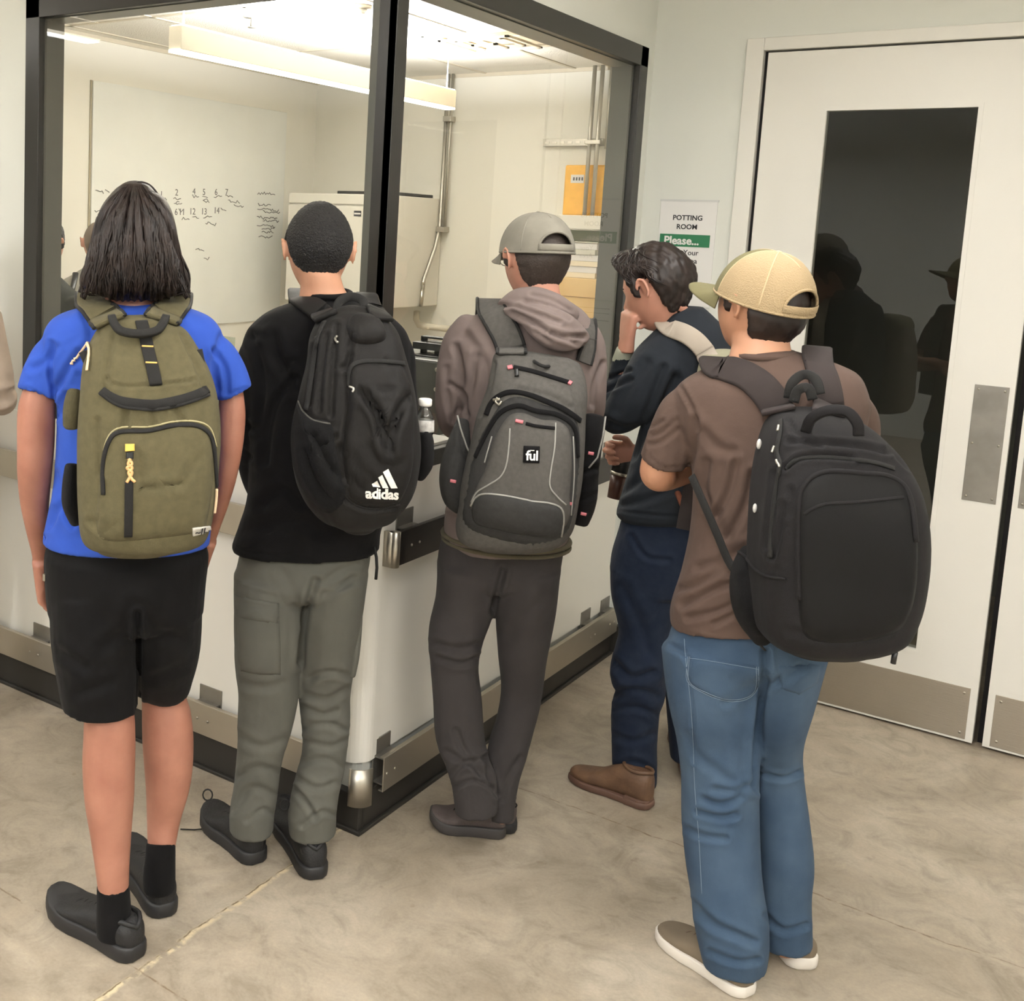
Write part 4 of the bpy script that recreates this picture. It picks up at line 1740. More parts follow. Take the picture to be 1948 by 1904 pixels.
# ---------------------------------------------------------------- person in blue
def person_blue():
    F = Fig(-0.13, -0.74)
    root = person('person in a bright blue T-shirt with shoulder-length dark hair, black shorts and black sneakers', F.B)
    H = Head(F.p(256, 446, 0.03), (F.d[0], F.d[1]), 0.05)
    sh_rows = [(574, 208, 300, 0.0, .055), (582, 165, 342, 0.0, .072), (594, 120, 382, 0, .09), (610, 94, 408, 0, .10), (640, 80, 424, 0, .115), (685, 86, 420, 0, .12), (740, 106, 408, 0, .125), (800, 110, 404, 0, .125),
               (880, 105, 402, 0, .13), (940, 98, 402, 0, .13), (990, 88, 402, 0, .132), (1026, 82, 399, 0, .135), (1031, 82, 399, 0, .135)]
    armL = [(122, 640, 30, 0), (98, 690, 30, 0), (80, 735, 31, -.01), (71, 770, 35, -.01), (69, 800, 36, -.01), (68, 850, 35, -.01), (66, 895, 33, -.005), (66, 950, 28, .03), (70, 1005, 21, .07), (75, 1050, 15, .10), (77, 1075, 13.5, .11)]
    armR = [(385, 640, 30, 0), (415, 690, 28, 0), (436, 735, 24, 0), (441, 770, 25, 0), (441, 800, 26, 0), (438, 850, 24, 0), (431, 905, 20, .02), (419, 955, 17, .07), (404, 1005, 14, .12), (395, 1035, 13, .15)]
    legL = [(185, 1140, 55, -.02), (195, 1250, 50, -.04), (205, 1320, 44, -.05), (208, 1365, 48, -.06), (208, 1410, 49.5, -.06), (207, 1452, 50, -.06), (208, 1519, 47, -.065), (211, 1587, 39, -.07), (214, 1655, 32, -.08), (216, 1700, 29, -.08), (216, 1745, 30, -.08)]
    legR = [(315, 1140, 48, .05), (315, 1250, 44, .07), (311, 1310, 41, .08), (314, 1345, 44.5, .08), (317, 1365, 47, .08), (320, 1418, 48.5, .08), (320, 1486, 43.5, .08), (312, 1553, 33, .08), (309, 1587, 29, .07), (307, 1620, 26, .06), (306, 1670, 26, .05)]
    parts = H.parts(F.p(256, 585, 0.0), 0.058, ears=False)
    parts.append(F.torso([(r[0], r[1] + 16, r[2] - 16, r[3], r[4] - .02) for r in sh_rows[1:]] + [(1120, 110, 372, 0, .11), (1180, 120, 370, 0, .10)], cap0=.01, cap1=.01))
    parts += [F.tube(armL, cap0=.03), F.tube(armR, cap0=.03), F.tube(legL, cap0=.05, cap1=.01), F.tube(legR, cap0=.05, cap1=.01)]
    wl = F.p(77, 1078, .11)
    parts += hand(wl, F.p(84, 1160, .15) - wl, F.R, -1, 0.28, 0.98)
    wr = F.p(395, 1037, .15)
    parts += hand(wr, F.p(375, 1100, .20) - wr, -F.R, 1, 0.28, 0.98)
    body_fuse(parts, root, SKIN2)
    eyes(H, root)
    # shirt
    me = fuse([F.torso(sh_rows, cap0=.012, hollow1=True),
               F.tube([(128, 655, 34, 0), (105, 678, 44, 0), (88, 712, 46, 0), (74, 752, 44, -.01)], hollow1=True, cap0=.03),
               F.tube([(385, 655, 34, 0), (408, 680, 42, 0), (430, 712, 40, 0), (447, 748, 36, 0)], hollow1=True, cap0=.03)], 0.0055, 5)
    folds = [([(97, 652), (96, 700), (103, 755)], .006, 5), ([(160, 600), (175, 640), (150, 690)], .004, 8), ([(60, 700), (85, 690), (105, 660)], .004, 7),
             ([(110, 740), (130, 700), (150, 670)], .006, 7), ([(112, 790), (128, 750)], .006, 6), ([(405, 665), (428, 700), (432, 745)], .005, 5), ([(420, 640), (405, 690), (415, 740)], .004, 6),
             ([(95, 1000), (120, 960), (140, 990)], .006, 7), ([(105, 900), (118, 950), (140, 1000)], .005, 7), ([(52, 738), (90, 758)], .0025, 3), ([(430, 752), (468, 738)], .0025, 3), ([(215, 590), (250, 597), (300, 588)], .003, 5)]
    cloth(me, folds, .0028, 8, 4)
    SH = link('t_shirt', me, BLUE, root)
    # shorts
    me2 = fuse([F.torso([(1000, 96, 386, 0, .128), (1040, 88, 394, 0, .13), (1060, 84, 398, 0, .14), (1110, 86, 393, 0, .145), (1160, 90, 389, .0, .138)], cap1=.05),
                F.tube([(178, 1130, 84, -.01, 1.28), (182, 1220, 84, -.03, 1.2), (187, 1300, 76, -.05, 1.08), (189, 1334, 72, -.055), (189, 1342, 72, -.055)], hollow1=True, cap0=.02),
                F.tube([(320, 1130, 67, .01, 1.6), (320, 1220, 63, .03, 1.45), (314, 1285, 54, .06, 1.25), (310, 1312, 50, .075), (310, 1320, 50, .075)], hollow1=True, cap0=.02)], 0.0055, 4)
    folds = [([(262, 1170), (264, 1250), (262, 1350)], .012, 6), ([(255, 1150), (235, 1200), (200, 1230)], .004, 12), ([(270, 1160), (300, 1200), (340, 1215)], .004, 12), ([(110, 1240), (160, 1270)], .004, 10), ([(150, 1320), (210, 1300)], .003, 10), ([(290, 1290), (340, 1270)], .003, 10)]
    cloth(me2, folds, .003, 7, 9)
    link('shorts', me2, BLKSH, root)
    G().box(tuple(F.p(86, 1098, -.05) - Vector((.004, .004, .008))), tuple(F.p(86, 1098, -.05) + Vector((.004, .004, .008)))).build('pocket_rivet', CHROME, root)
    # hair: mass plus locks
    hr = [(362, 228, 286, .03, .05), (366, 216, 298, .03, .07), (376, 205, 312, .025, .085), (400, 190, 326, .02, .105), (440, 178, 337, .01, .115), (490, 164, 345, .0, .115), (530, 157, 348, -.01, .10), (550, 162, 345, -.02, .085), (562, 185, 330, -.03, .06)]
    me3 = fuse([F.torso(hr, 4, 48, cap0=.006, cap1=.012), H.hair([(0, .082), (35, .070), (55, .035), (68, -.07), (80, -.12), (180, -.14)], .004, .002)], 0.0055, 2)
    rnd = random.Random(5)
    gf = []
    for i in range(46):
        x0 = 215 + 82 * rnd.random()
        t = (x0 - 256) / 41
        gf.append(([(256 + t * 18, 366), (256 + t * 62, 430), (256 + t * 84, 500), (256 + t * (84 + 12 * rnd.random()), 565)], .0035 + .003 * rnd.random(), 2.2 + 2.2 * rnd.random()))
    cloth(me3, gf, .002, 14, 2)
    HA = link('hair', me3, HAIRD, root)
    bv = bvh_of(me3)
    g = G()
    for i in range(420):
        t = -1 + 2 * rnd.random()
        a0 = 353 + 50 * rnd.random() * (0.1 + abs(t))
        end = 542 + 34 * rnd.random() - 6 * abs(t)
        pts = []
        wv = rnd.uniform(-11, 11)
        for j in range(10):
            s = j / 9
            y = a0 + (end - a0) * s
            hwid = np.interp(y, [350, 380, 410, 450, 500, 540, 580], [16, 50, 70, 79, 87, 92, 88])
            x = 256 + t * hwid * 0.97 + wv * math.sin(s * 5 + i) * s
            q = hit(bv, x, y)
            if q:
                pts.append(q[0] + q[1] * (0.001 + 0.004 * rnd.random() * s) + F.R * (.006 * math.sin(s * 9 + i * 1.7) * s))
            elif pts:
                pts.append(pts[-1] + Vector((0, 0, -0.012)) + F.R * (0.002 * t))
        if len(pts) > 4:
            g.tube(pts, 0.0030 + .0022 * rnd.random(), 5, taper=lambda s: max(0.12, 1 - s ** 3) * min(1, 0.3 + 4 * s), flat=0.6)
    # curled ends that flick out beside the neck
    for i in range(90):
        sd = -1 if i % 2 else 1
        bx0 = 256 + sd * (80 + 10 * rnd.random())
        y0 = 470 + 50 * rnd.random()
        o = rnd.random()
        dd = -.06 + .1 * rnd.random()
        pts = [F.p(bx0 - sd * 8, y0, dd), F.p(bx0 + sd * 4, y0 + 25, dd), F.p(bx0 + sd * (10 + 7 * o), y0 + 50, dd), F.p(bx0 + sd * (8 + 8 * o), min(556, y0 + 75), dd), F.p(bx0 - sd * (4 + 8 * o), min(563, y0 + 86), dd)]
        R = catmull([tuple(p) for p in pts], 3)
        g.tube([Vector(r) for r in R], 0.0030, 5, taper=lambda s: max(0.15, 1 - s ** 2) * min(1, .3 + 3 * s))
    g.build('hair_locks', HAIRD, HA, True)
    g = G()
    for k in range(3):
        R = catmull([tuple(F.p(*q)) for q in ((252, 358, 0), (254, 352, 0), (266, 345 + k, 0), (284, 350 + k, 0), (298, 364 + 2 * k, 0), (305, 378, 0))], 4)
        g.tube([Vector(r) for r in R], 0.0009, 5)
    g.build('stray_hair', HAIRD, HA, True)
    # socks and shoes
    me = fuse([F.tube([(215, 1683, 31, -.08), (216, 1710, 32, -.08), (217, 1750, 34, -.08), (218, 1775, 34, -.08)], cap1=.01)], .005, 2)
    link('sock', me, BLK, root)
    me = fuse([F.tube([(306, 1603, 28, .06), (305, 1630, 29, .05), (303, 1670, 31, .05), (303, 1690, 30, .05)], cap1=.01)], .005, 2)
    link('sock', me, BLK, root)
    shoe(root, onz(262, 1826), onz(104, 1722), SHOEB, SOLEB, 0.056, 0.036, 0.088, 'runner', lacem=WEB)
    shoe(root, onz(314, 1746), onz(243, 1622), SHOEB, SOLEB, 0.056, 0.036, 0.088, 'runner', lacem=WEB)
    # ---------------- backpack
    rows = [(606, 214, 312, -.150, .045, 2.8), (612, 196, 325, -.155, .052, 3), (630, 182, 355, -.165, .065, 3), (660, 166, 376, -.180, .080, 3), (700, 156, 396, -.190, .092, 3.2), (750, 152, 412, -.200, .10, 3.4), (820, 148, 419, -.205, .108, 3.4),
            (900, 148, 416, -.210, .112, 3.4), (960, 150, 409, -.212, .112, 3.2), (1005, 153, 399, -.210, .108, 3), (1028, 162, 385, -.208, .098, 2.8), (1040, 182, 345, -.205, .075, 2.5)]
    bp = empty('backpack', F.p(270, 1000, -.2), 'olive green canvas backpack with orange zip pull worn by the long-haired person in blue', 'backpack')
    folds = [([(203, 716), (222, 733), (290, 733), (375, 722)], .004, 3), ([(345, 630), (372, 690), (390, 740)], .006, 5), ([(217, 640), (204, 690), (198, 740)], .004, 5), ([(240, 785), (236, 812)], .005, 6), ([(330, 775), (345, 800)], .005, 6), ([(290, 780), (292, 808)], .004, 6),
             ([(270, 928), (345, 920)], .004, 6), ([(270, 928), (262, 860)], .003, 8), ([(345, 920), (375, 870)], .003, 8), ([(185, 800), (190, 900)], .004, 6), ([(175, 990), (200, 1010), (215, 1000)], .004, 7)]
    me = pack_body(F, rows, folds=folds, noise=.0018, seed=6)
    PK = link('pack_body', me, OLIVE, bp)
    bv = bvh_of(me)
    bvs = bvh_of(me, SH.data)
    g = patch(bv, [(200, 838), (222, 818), (284, 815), (335, 805), (378, 806), (398, 822), (405, 860), (404, 930), (394, 990), (380, 1012), (300, 1024), (215, 1030), (186, 1015), (185, 950), (193, 890)], .012, 3, 12)
    o = g.build('front_pocket', OLIVE, bp, True)
    bv = bvh_of(me, o.data)
    g = G()
    ribbon(g, bv, [(193, 744), (215, 757), (240, 765), (294, 769), (340, 761), (370, 752), (396, 741)], .019, .004)
    ribbon(g, bv, [(196, 752), (215, 766), (240, 775), (294, 779), (340, 771), (370, 762), (396, 750)], .006, .006)
    g.build('main_zip', WEB, bp, True)
    g = G()
    ribbon(g, bv, [(197, 941), (197, 884), (207, 842), (227, 823), (284, 820), (331, 810), (372, 810), (396, 824), (406, 852), (410, 906), (411, 925)], .0095, .004)
    g.build('pocket_zip', WEB, bp, True)
    g = G()
    cord(g, bv, [(195, 905), (200, 846), (224, 815), (284, 812), (331, 802), (374, 802), (400, 815), (412, 850)], .0022)
    g.build('pocket_piping', mat('pale_olive', (160, 150, 112), 0.7), bp, True)
    g = G()
    ribbon(g, bv, [(246, 915), (245, 960), (244, 1020)], .017, .004)
    g.build('vertical_zip', WEB, bp, True)
    g = G()
    ribbon(g, bv, [(247, 845), (247, 858)], .019, .005)
    g.build('zip_tab', mat('yellow_tab', (232, 186, 84), 0.5), bp, True)
    ribbon(G(), bv, [(247, 860), (247, 872)], .015, .006).build('zip_clip', BLACKP, bp, True)
    g = G()
    for a in (0, 1):
        cord(g, bv, [(245 + 4 * a, 872), (250 - 5 * a, 882), (243 + 8 * a, 890), (251 - 6 * a, 899), (242 + 14 * a, 917)], .0032, .005)
    g.build('zip_cord', TAN, bp, True)
    for pts in ([(166, 650), (158, 662), (146, 680), (138, 692)], [(170, 655), (173, 668), (171, 690), (169, 706)]):
        g = G()
        cord(g, bvs, pts, .0030, .006)
        g.build('side_zip_cord', mat('pale_cord', (226, 196, 160), 0.6), bp, True)
    g = G()
    cord(g, bv, [(409, 930), (408, 950), (405, 975)], .003, .004)
    g.build('side_zip_cord', mat('pale_cord', (226, 196, 160), 0.6), bp, True)
    # centre webbing, handle
    g = G()
    ribbon(g, bv, [(269, 612), (276, 640), (283, 672), (290, 700), (297, 731)], .026, .004)
    g.build('centre_webbing', WEB, bp, True)
    for y, x in ((661, 281), (691, 288)):
        ribbon(G(), bv, [(x - 11, y - .5), (x + 11, y + .5)], .0035, .0055).build('webbing_stitch', mat('yellow_thread', (216, 176, 96), 0.6), bp, True)
    g = G()
    P = [F.p(213, 606, -.22), F.p(219, 620, -.255), F.p(232, 632, -.275), F.p(264, 637, -.285), F.p(296, 632, -.275), F.p(309, 619, -.255), F.p(315, 606, -.22)]
    R = catmull([tuple(p) for p in P], 4)
    band(g, [Vector(r) for r in R], [(-F.D + Vector((0, 0, .8))).normalized()] * len(R), .017, .010)
    g.build('grab_handle', WEB, bp, True)
    o = flatpatch(bv, [(366, 1004), (398, 1000), (400, 1011), (366, 1019)], .0015, .002)
    g = G().add(*o).build('logo_patch', mat('silver_print', (196, 192, 182), 0.4), bp, True)
    g = G()
    textpatch(g, bv, '~//', 370, 1015, 16, -.1, .03, .0055)
    g.build('logo_print', INK, bp)
    # side pockets
    me2 = fuse([F.tube([(138, 885, 14, -.16), (136, 920, 17, -.17), (137, 955, 18, -.175), (148, 990, 14, -.18)], flat=3.2, cap0=.004, cap1=.01)], .005, 3)
    link('side_pocket', me2, MESH, bp)
    me2 = fuse([F.tube([(143, 748, 15, -.16), (139, 775, 18, -.17), (137, 808, 16, -.17)], flat=2.8, n=3, cap0=.003, cap1=.004)], .005, 3)
    link('side_panel', me2, OLIVED, bp)
    G().tube([F.p(x, y, -.245) for x, y in ((158, 668), (168, 690), (180, 712), (190, 735))], .010, 8, flat=.5).build('side_strap', WEB, bp, True)
    G().tube([F.p(x, y, -.25) for x, y in ((377, 665), (382, 690), (388, 712))], .009, 8, flat=.5).build('side_strap', WEB, bp, True)
    # shoulder straps
    for pts, ix in (([(210, 616), (198, 602), (184, 588), (166, 572)], .04), ([(306, 612), (316, 598), (328, 585), (341, 573)], -.04)):
        g = G()
        px, py = pts[-1]
        P, Nn = strap(g, bvs, pts, chest(F, px, py - 4, 0.0, 0.135, 0.38, -ix), .070, .010)
        s = g.build('shoulder_strap', OLIVE, bp, True)
        g = G()
        for sg in (-1, 1):
            q = []
            for i in range(len(P)):
                t = (P[min(i + 1, len(P) - 1)] - P[max(i - 1, 0)]).normalized()
                q.append(P[i] + t.cross(Nn[i]).normalized() * .035 * sg + Nn[i] * .005)
            g.tube(q, .0048, 6)
        g.build('strap_binding', WEB, s, True)
    return root


person_blue()


# ---------------------------------------------------------------- person in black
def person_black():
    F = Fig(-0.03, -0.27)
    root = person('person in black sweatshirt and grey-green cargo trousers with short black hair and black backpack', F.B)
    H = Head(F.p(606, 482, 0.02), (F.d[0] - .10 * F.r[0], F.d[1] - .10 * F.r[1]), 0.10, scale=0.99)
    sw = [(566, 588, 660, 0.0, .055), (578, 552, 690, 0.0, .075), (590, 518, 724, 0, .092), (606, 492, 748, 0, .105), (635, 468, 774, 0, .115), (680, 460, 782, 0, .12), (740, 464, 782, 0, .125), (800, 472, 776, 0, .13), (880, 476, 770, 0, .135),
          (950, 470, 750, 0, .14), (1000, 455, 726, 0, .145), (1034, 443, 722, 0, .145), (1042, 442, 721, 0, .145)]
    parts = H.parts(F.p(620, 575, 0.0), 0.056)
    parts.append(F.torso([(r[0], r[1] + 18, r[2] - 18, r[3], r[4] - .02) for r in sw[1:]] + [(1100, 470, 685, 0, .10)], cap0=.01, cap1=.01))
    parts += [F.tube([(520, 645, 22, 0), (490, 700, 18, .0), (486, 800, 16, .02), (488, 880, 15, .05), (508, 918, 13, .16), (540, 905, 13, .25)], cap0=.03),
              F.tube([(730, 640, 20, 0), (754, 700, 15, .0), (762, 800, 13, .02), (762, 880, 13, .05), (745, 905, 12, .16), (700, 905, 13, .25)], cap0=.03)]
    parts += hand(F.p(540, 905, .25), F.R + F.D * .4, Vector((0, 0, -1)), -1, .4, .95) + hand(F.p(700, 905, .25), -F.R + F.D * .4, Vector((0, 0, -1)), 1, .4, .95)
    parts += [F.tube([(512, 1090, 48, 0), (510, 1250, 42, -.01), (500, 1400, 34, -.02), (490, 1520, 22, -.02), (482, 1590, 20, -.02)], cap0=.05, cap1=.01),
              F.tube([(640, 1090, 48, .02), (632, 1250, 38, .03), (620, 1400, 30, .02), (600, 1520, 26, .0), (592, 1590, 24, -.01)], cap0=.05, cap1=.01)]
    body_fuse(parts, root, SKINT)
    eyes(H, root)
    pass
    v, f = H.hair(HAIR_FADE, .016, .0022, 4, thb=.0012, freq=40)
    me = G().add(v, f).mesh('h')
    cloth(me, (), .0007, 60, 3, (1, 1, 1))
    link('hair', me, HAIRB, root)
    me = fuse([F.torso(sw, cap0=.012, hollow1=True),
               F.tube([(515, 645, 34, 0), (496, 680, 42, 0), (486, 735, 36, -.01), (484, 800, 34, .0), (484, 860, 33, .02), (488, 905, 30, .05), (500, 935, 26, .10), (530, 930, 20, .19)], cap0=.03, cap1=.01),
               F.tube([(735, 640, 30, 0), (752, 675, 36, 0), (760, 735, 32, -.0), (766, 800, 30, .02), (765, 860, 28, .03), (760, 905, 26, .06), (740, 925, 22, .13), (710, 925, 18, .2)], cap0=.03, cap1=.01)], 0.0058, 5)
    folds = [([(476, 640), (495, 690), (500, 760), (495, 830)], .005, 7), ([(520, 640), (540, 700), (560, 740)], .006, 9), ([(500, 660), (540, 700), (555, 690)], .004, 8), ([(480, 640), (510, 650), (540, 710)], .004, 8),
             ([(505, 880), (515, 800), (530, 760), (560, 720)], .008, 8), ([(500, 960), (540, 930), (570, 960)], .006, 10), ([(470, 1010), (560, 990), (620, 1015)], .004, 12), ([(455, 850), (480, 870)], .004, 6), ([(452, 800), (485, 815)], .004, 6),
             ([(443, 1040), (560, 1064), (700, 1061)], .002, 2.5)]
    cloth(me, folds, .003, 7, 14)
    SW = link('sweatshirt', me, BLK, root)
    collar(F, 'collar', root, BLK, 563, 582, 666, .062, .008, tilt=-.006)
    g = G()
    g.tube([F.p(*q) for q in ((712, 1040, -.1), (716, 1060, -.11), (717, 1080, -.11), (715, 1102, -.11))], .004, 6)
    g.build('drawcord', WEB, root, True)
    me2 = fuse([F.torso([(1020, 462, 708, 0, .12), (1060, 456, 704, 0, .13), (1100, 446, 696, .0, .135)], cap1=.06),
                F.tube([(512, 1090, 66, 0, 1.5), (512, 1170, 67, -.0, 1.42), (510, 1250, 64, -.01, 1.22), (510, 1320, 57, -.01, 1.1), (503, 1380, 52, -.01), (494, 1440, 45, -.01), (486, 1500, 43, -.01), (479, 1545, 42, -.02), (478, 1580, 41, -.02)], hollow1=True, cap0=.02),
                F.tube([(640, 1085, 60, .0, 1.65), (632, 1170, 56, .01, 1.55), (624, 1250, 53, .02, 1.28), (618, 1320, 48, .03), (620, 1380, 47, .03), (616, 1440, 44, .02), (602, 1500, 44, .0), (594, 1545, 45, -.01), (595, 1584, 43, -.01)], hollow1=True, cap0=.02)], 0.0058, 3)
    folds = [([(600, 1105), (588, 1140), (578, 1190), (572, 1260)], .014, 7), ([(610, 1110), (650, 1085), (680, 1075)], .006, 7), ([(598, 1125), (630, 1128), (670, 1100)], .006, 7), ([(540, 1090), (560, 1130), (575, 1180)], .004, 9),
             ([(590, 1290), (625, 1280), (658, 1284)], .006, 6), ([(580, 1320), (620, 1330), (662, 1310)], .006, 6), ([(578, 1345), (615, 1360), (640, 1352)], .006, 6), ([(576, 1385), (620, 1375), (660, 1390)], .006, 6), ([(580, 1410), (630, 1420), (662, 1405)], .005, 6),
             ([(578, 1450), (620, 1445), (655, 1460)], .005, 6), ([(460, 1300), (500, 1310), (540, 1300)], .005, 8), ([(452, 1400), (500, 1420), (540, 1405)], .005, 8), ([(450, 1480), (490, 1460), (530, 1470)], .006, 7), ([(445, 1540), (480, 1500), (520, 1510)], .007, 7),
             ([(470, 1560), (500, 1540), (520, 1548)], .006, 5), ([(560, 1500), (585, 1530), (600, 1555)], .007, 5), ([(575, 1570), (610, 1545), (638, 1550)], .007, 5), ([(560, 1475), (600, 1500), (640, 1490)], .006, 6), ([(443, 1110), (470, 1120), (520, 1135)], .003, 5)]
    folds = [(a, b * .72, c) for a, b, c in folds]
    cloth(me2, folds, .0034, 9, 21)
    TR = link('trousers', me2, CARGO, root)
    bt = bvh_of(me2)
    g = patch(bt, [(449, 1150), (490, 1152), (531, 1160), (534, 1230), (534, 1284), (495, 1284), (458, 1277), (452, 1210)], .012, 6, 8, k=2, spline=False)
    pk = g.build('cargo_pocket', CARGO, root, True)
    bt2 = bvh_of(me2, pk.data)
    g = patch(bt2, [(446, 1131), (488, 1140), (531, 1147), (531, 1188), (490, 1182), (448, 1175)], .006, 6, 6, k=2, spline=False)
    g.build('pocket_flap', CARGO, pk, True)
    me3 = fuse([F.tube([(682, 1135, 7, .03), (680, 1170, 9, .03), (674, 1230, 10, .03), (668, 1275, 8, .03)], flat=5, n=4)], .005, 2)
    link('cargo_pocket', me3, CARGO, root)
    cuff = G()
    for L, T in ((onz(490, 1644), onz(399, 1556)), (onz(601, 1674), onz(535, 1545))):
        shoe(root, L, T, SHOEB, SOLEB, 0.055, 0.034, 0.092, 'runner', lacem=WEB)
    g = G()
    g.tube([Vector((p.x, p.y, .006)) for p in (onz(392, 1580), onz(370, 1582), onz(343, 1581))], .0022, 6)
    g.build('loose_lace', WEB, root, True)
    for x, y in ((395, 1512), (541, 1530)):
        q = F.p(x, y, -.02)
        g = G()
        g.tube([q + F.R * .013 * math.cos(a) + Vector((0, 0, .016 * math.sin(a))) for a in [2 * PI * k / 12 for k in range(12)]], .0022, 6, closed=True)
        g.build('lace_loop', WEB, root, True)
    # backpack
    bp = empty('backpack', F.p(690, 1000, -.2), 'black nylon backpack with white three-bar adidas logo and water bottle in its side pocket', 'backpack')
    rows = [(588, 640, 702, -.150, .04, 2.4), (594, 622, 716, -.155, .055, 2.5), (606, 604, 736, -.165, .068, 2.6), (640, 590, 760, -.185, .085, 2.8), (690, 584, 774, -.20, .10, 3), (740, 571, 786, -.21, .11, 3), (790, 560, 794, -.215, .12, 3),
            (850, 554, 798, -.22, .125, 3), (900, 560, 794, -.22, .125, 2.8), (935, 573, 786, -.22, .12, 2.6), (962, 590, 770, -.22, .115, 2.5), (984, 612, 750, -.218, .10, 2.4), (995, 642, 722, -.215, .08, 2.2)]
    folds = [([(672, 640), (660, 700), (664, 780), (650, 860)], .005, 5), ([(622, 640), (612, 700), (606, 780)], .006, 5), ([(640, 620), (634, 700), (630, 790)], .006, 5), ([(600, 660), (597, 720), (590, 770)], .005, 5),
             ([(700, 760), (718, 790), (730, 830)], .007, 7), ([(765, 755), (745, 800), (738, 850)], .006, 8), ([(650, 700), (664, 690), (668, 675)], .005, 5), ([(735, 685), (745, 720)], .003, 5), ([(645, 850), (660, 900), (690, 930)], .006, 7),
             ([(600, 830), (625, 880), (650, 910)], .006, 7), ([(590, 860), (605, 910), (640, 950)], .005, 7), ([(640, 930), (665, 955), (700, 968), (750, 965)], .004, 4), ([(700, 850), (720, 880), (760, 880)], .003, 8), ([(615, 850), (640, 830)], .005, 5), ([(750, 800), (772, 780)], .004, 6)]
    me = pack_body(F, rows, folds=folds, noise=.0032, seed=11, nscale=18)
    link('pack_body', me, BLKN, bp)
    bv = bvh_of(me)
    bvs = bvh_of(me, SW.data)
    g = patch(bv, [(668, 602), (690, 598), (718, 606), (734, 630), (730, 648), (700, 655), (672, 650), (660, 625)], .022, 2.2, 10)
    cloth_me = g.mesh()
    link('top_pocket', cloth_me, BLKN, bp)
    g = patch(bv, [(668, 700), (690, 692), (735, 692), (766, 697), (780, 740), (788, 800), (786, 870), (775, 925), (750, 962), (700, 965), (665, 945), (655, 880), (658, 800), (666, 740)], .016, 3.2, 14)
    fm = g.mesh()
    cloth(fm, [([(690, 748), (720, 790), (732, 850)], .009, 8), ([(778, 755), (752, 800), (742, 860)], .008, 8), ([(686, 743), (770, 743)], .004, 4), ([(660, 860), (690, 900), (720, 930)], .004, 8)], .003, 10, 8)
    fp = link('front_pocket', fm, BLKN, bp)
    bv2 = bvh_of(me, fm)
    g = G()
    ribbon(g, bv2, [(664, 735), (668, 700), (690, 688), (735, 688), (769, 692)], .010, .004)
    g.build('pocket_zip', WEB, bp, True)
    g = G()
    cord(g, bv2, [(651, 935), (668, 955), (692, 966), (725, 968), (760, 960)], .0028)
    g.build('lower_piping', BLKN, bp, True)
    g = G()
    ribbon(g, bv, [(604, 640), (597, 690), (589, 740), (583, 780)], .012, .004)
    g.build('side_zip', WEB, bp, True)
    g = G()
    ribbon(g, bv, [(618, 612), (606, 640), (603, 660)], .012, .004)
    g.build('side_zip', WEB, bp, True)
    g = G()
    cord(g, bv, [(644, 640), (640, 646), (645, 652)], .003, .004)
    g.build('zip_pull', GALV, bp, True)
    cord(G(), bv2, [(668, 736), (674, 740), (672, 746)], .003, .004).build('zip_pull', GALV, bp, True)
    # curved side pocket on the left, mesh pocket on the right
    g = patch(bv, [(567, 763), (575, 780), (592, 797), (627, 806), (636, 850), (648, 905), (655, 950), (625, 975), (590, 950), (565, 905), (556, 850), (558, 800)], .018, 2.8, 12)
    fm = g.mesh()
    cloth(fm, [([(600, 830), (625, 880), (645, 920)], .003, 7), ([(575, 830), (590, 890), (620, 950)], .003, 7)], .003, 12, 5)
    sp = link('side_pocket', fm, MESH, bp)
    g = G()
    cord(g, bvh_of(me, fm), [(567, 763), (575, 781), (592, 797), (610, 803), (628, 806)], .0025)
    g.build('pocket_rim', GREYB, sp, True)
    me2 = fuse([F.tube([(808, 829, 15, -.14), (810, 850, 16, -.15), (808, 880, 15, -.15), (798, 905, 10, -.15)], flat=2, cap0=.004, cap1=.01)], .005, 2)
    cloth(me2, (), .003, 20, 4)
    link('side_pocket', me2, MESH, bp)
    # logo
    LG = mat('white_print', (232, 230, 224), 0.5)
    lg = G()
    for poly in ([(707, 921), (717.5, 914.5), (723.5, 926.5), (709.6, 926)], [(719.5, 908), (727, 903.5), (738.6, 928), (728.4, 928)], [(728.3, 898), (738.5, 892), (755.7, 928), (743.5, 928.5)]):
        fb = bv2
        lg.add(*flatpatch(fb, poly, .001, .0012, 4))
    lroot = lg.build('logo', LG, bp)
    g = G()
    textpatch(g, bv2, 'adidas', 696, 945.5, 26, .05, .035, .0035, spacing=.95, sx=1.0)
    g.build('logo_text', LG, bp)
    # straps and handle
    for pts, ix in (([(622, 606), (605, 592), (588, 580), (572, 570)], .03), ([(728, 612), (716, 594), (702, 580), (690, 570)], -.03)):
        g = G()
        px, py = pts[-1]
        strap(g, bvs, pts, chest(F, px, py - 4, 0.0, 0.14, 0.38, -ix), .058, .010)
        g.build('shoulder_strap', BLKN, bp, True)
    g = G()
    R = catmull([tuple(F.p(*q)) for q in ((640, 596, -.17), (645, 575, -.16), (668, 564, -.15), (690, 572, -.16), (694, 592, -.18))], 4)
    band(g, [Vector(r) for r in R], [-F.D] * len(R), .022, .006)
    g.build('grab_handle', WEB, bp, True)
    # water bottle in the right pocket
    b = empty('water_bottle', F.p(808, 828, -.14), 'small clear water bottle with white cap standing in the side pocket of the black backpack', 'bottle')
    rr = [(0, .017), (.005, .021), (.03, .0215), (.045, .018), (.055, .0215), (.085, .0215), (.105, .016), (.113, .0115), (.12, .0115)]
    q0 = F.p(809, 862, -.15)
    ax = (F.p(809, 775, -.15) - q0)
    ax.normalize()
    v, f = loft([(q0 + ax * (a * 1.0), F.R * r, F.D * r, 2) for a, r in rr], 20)
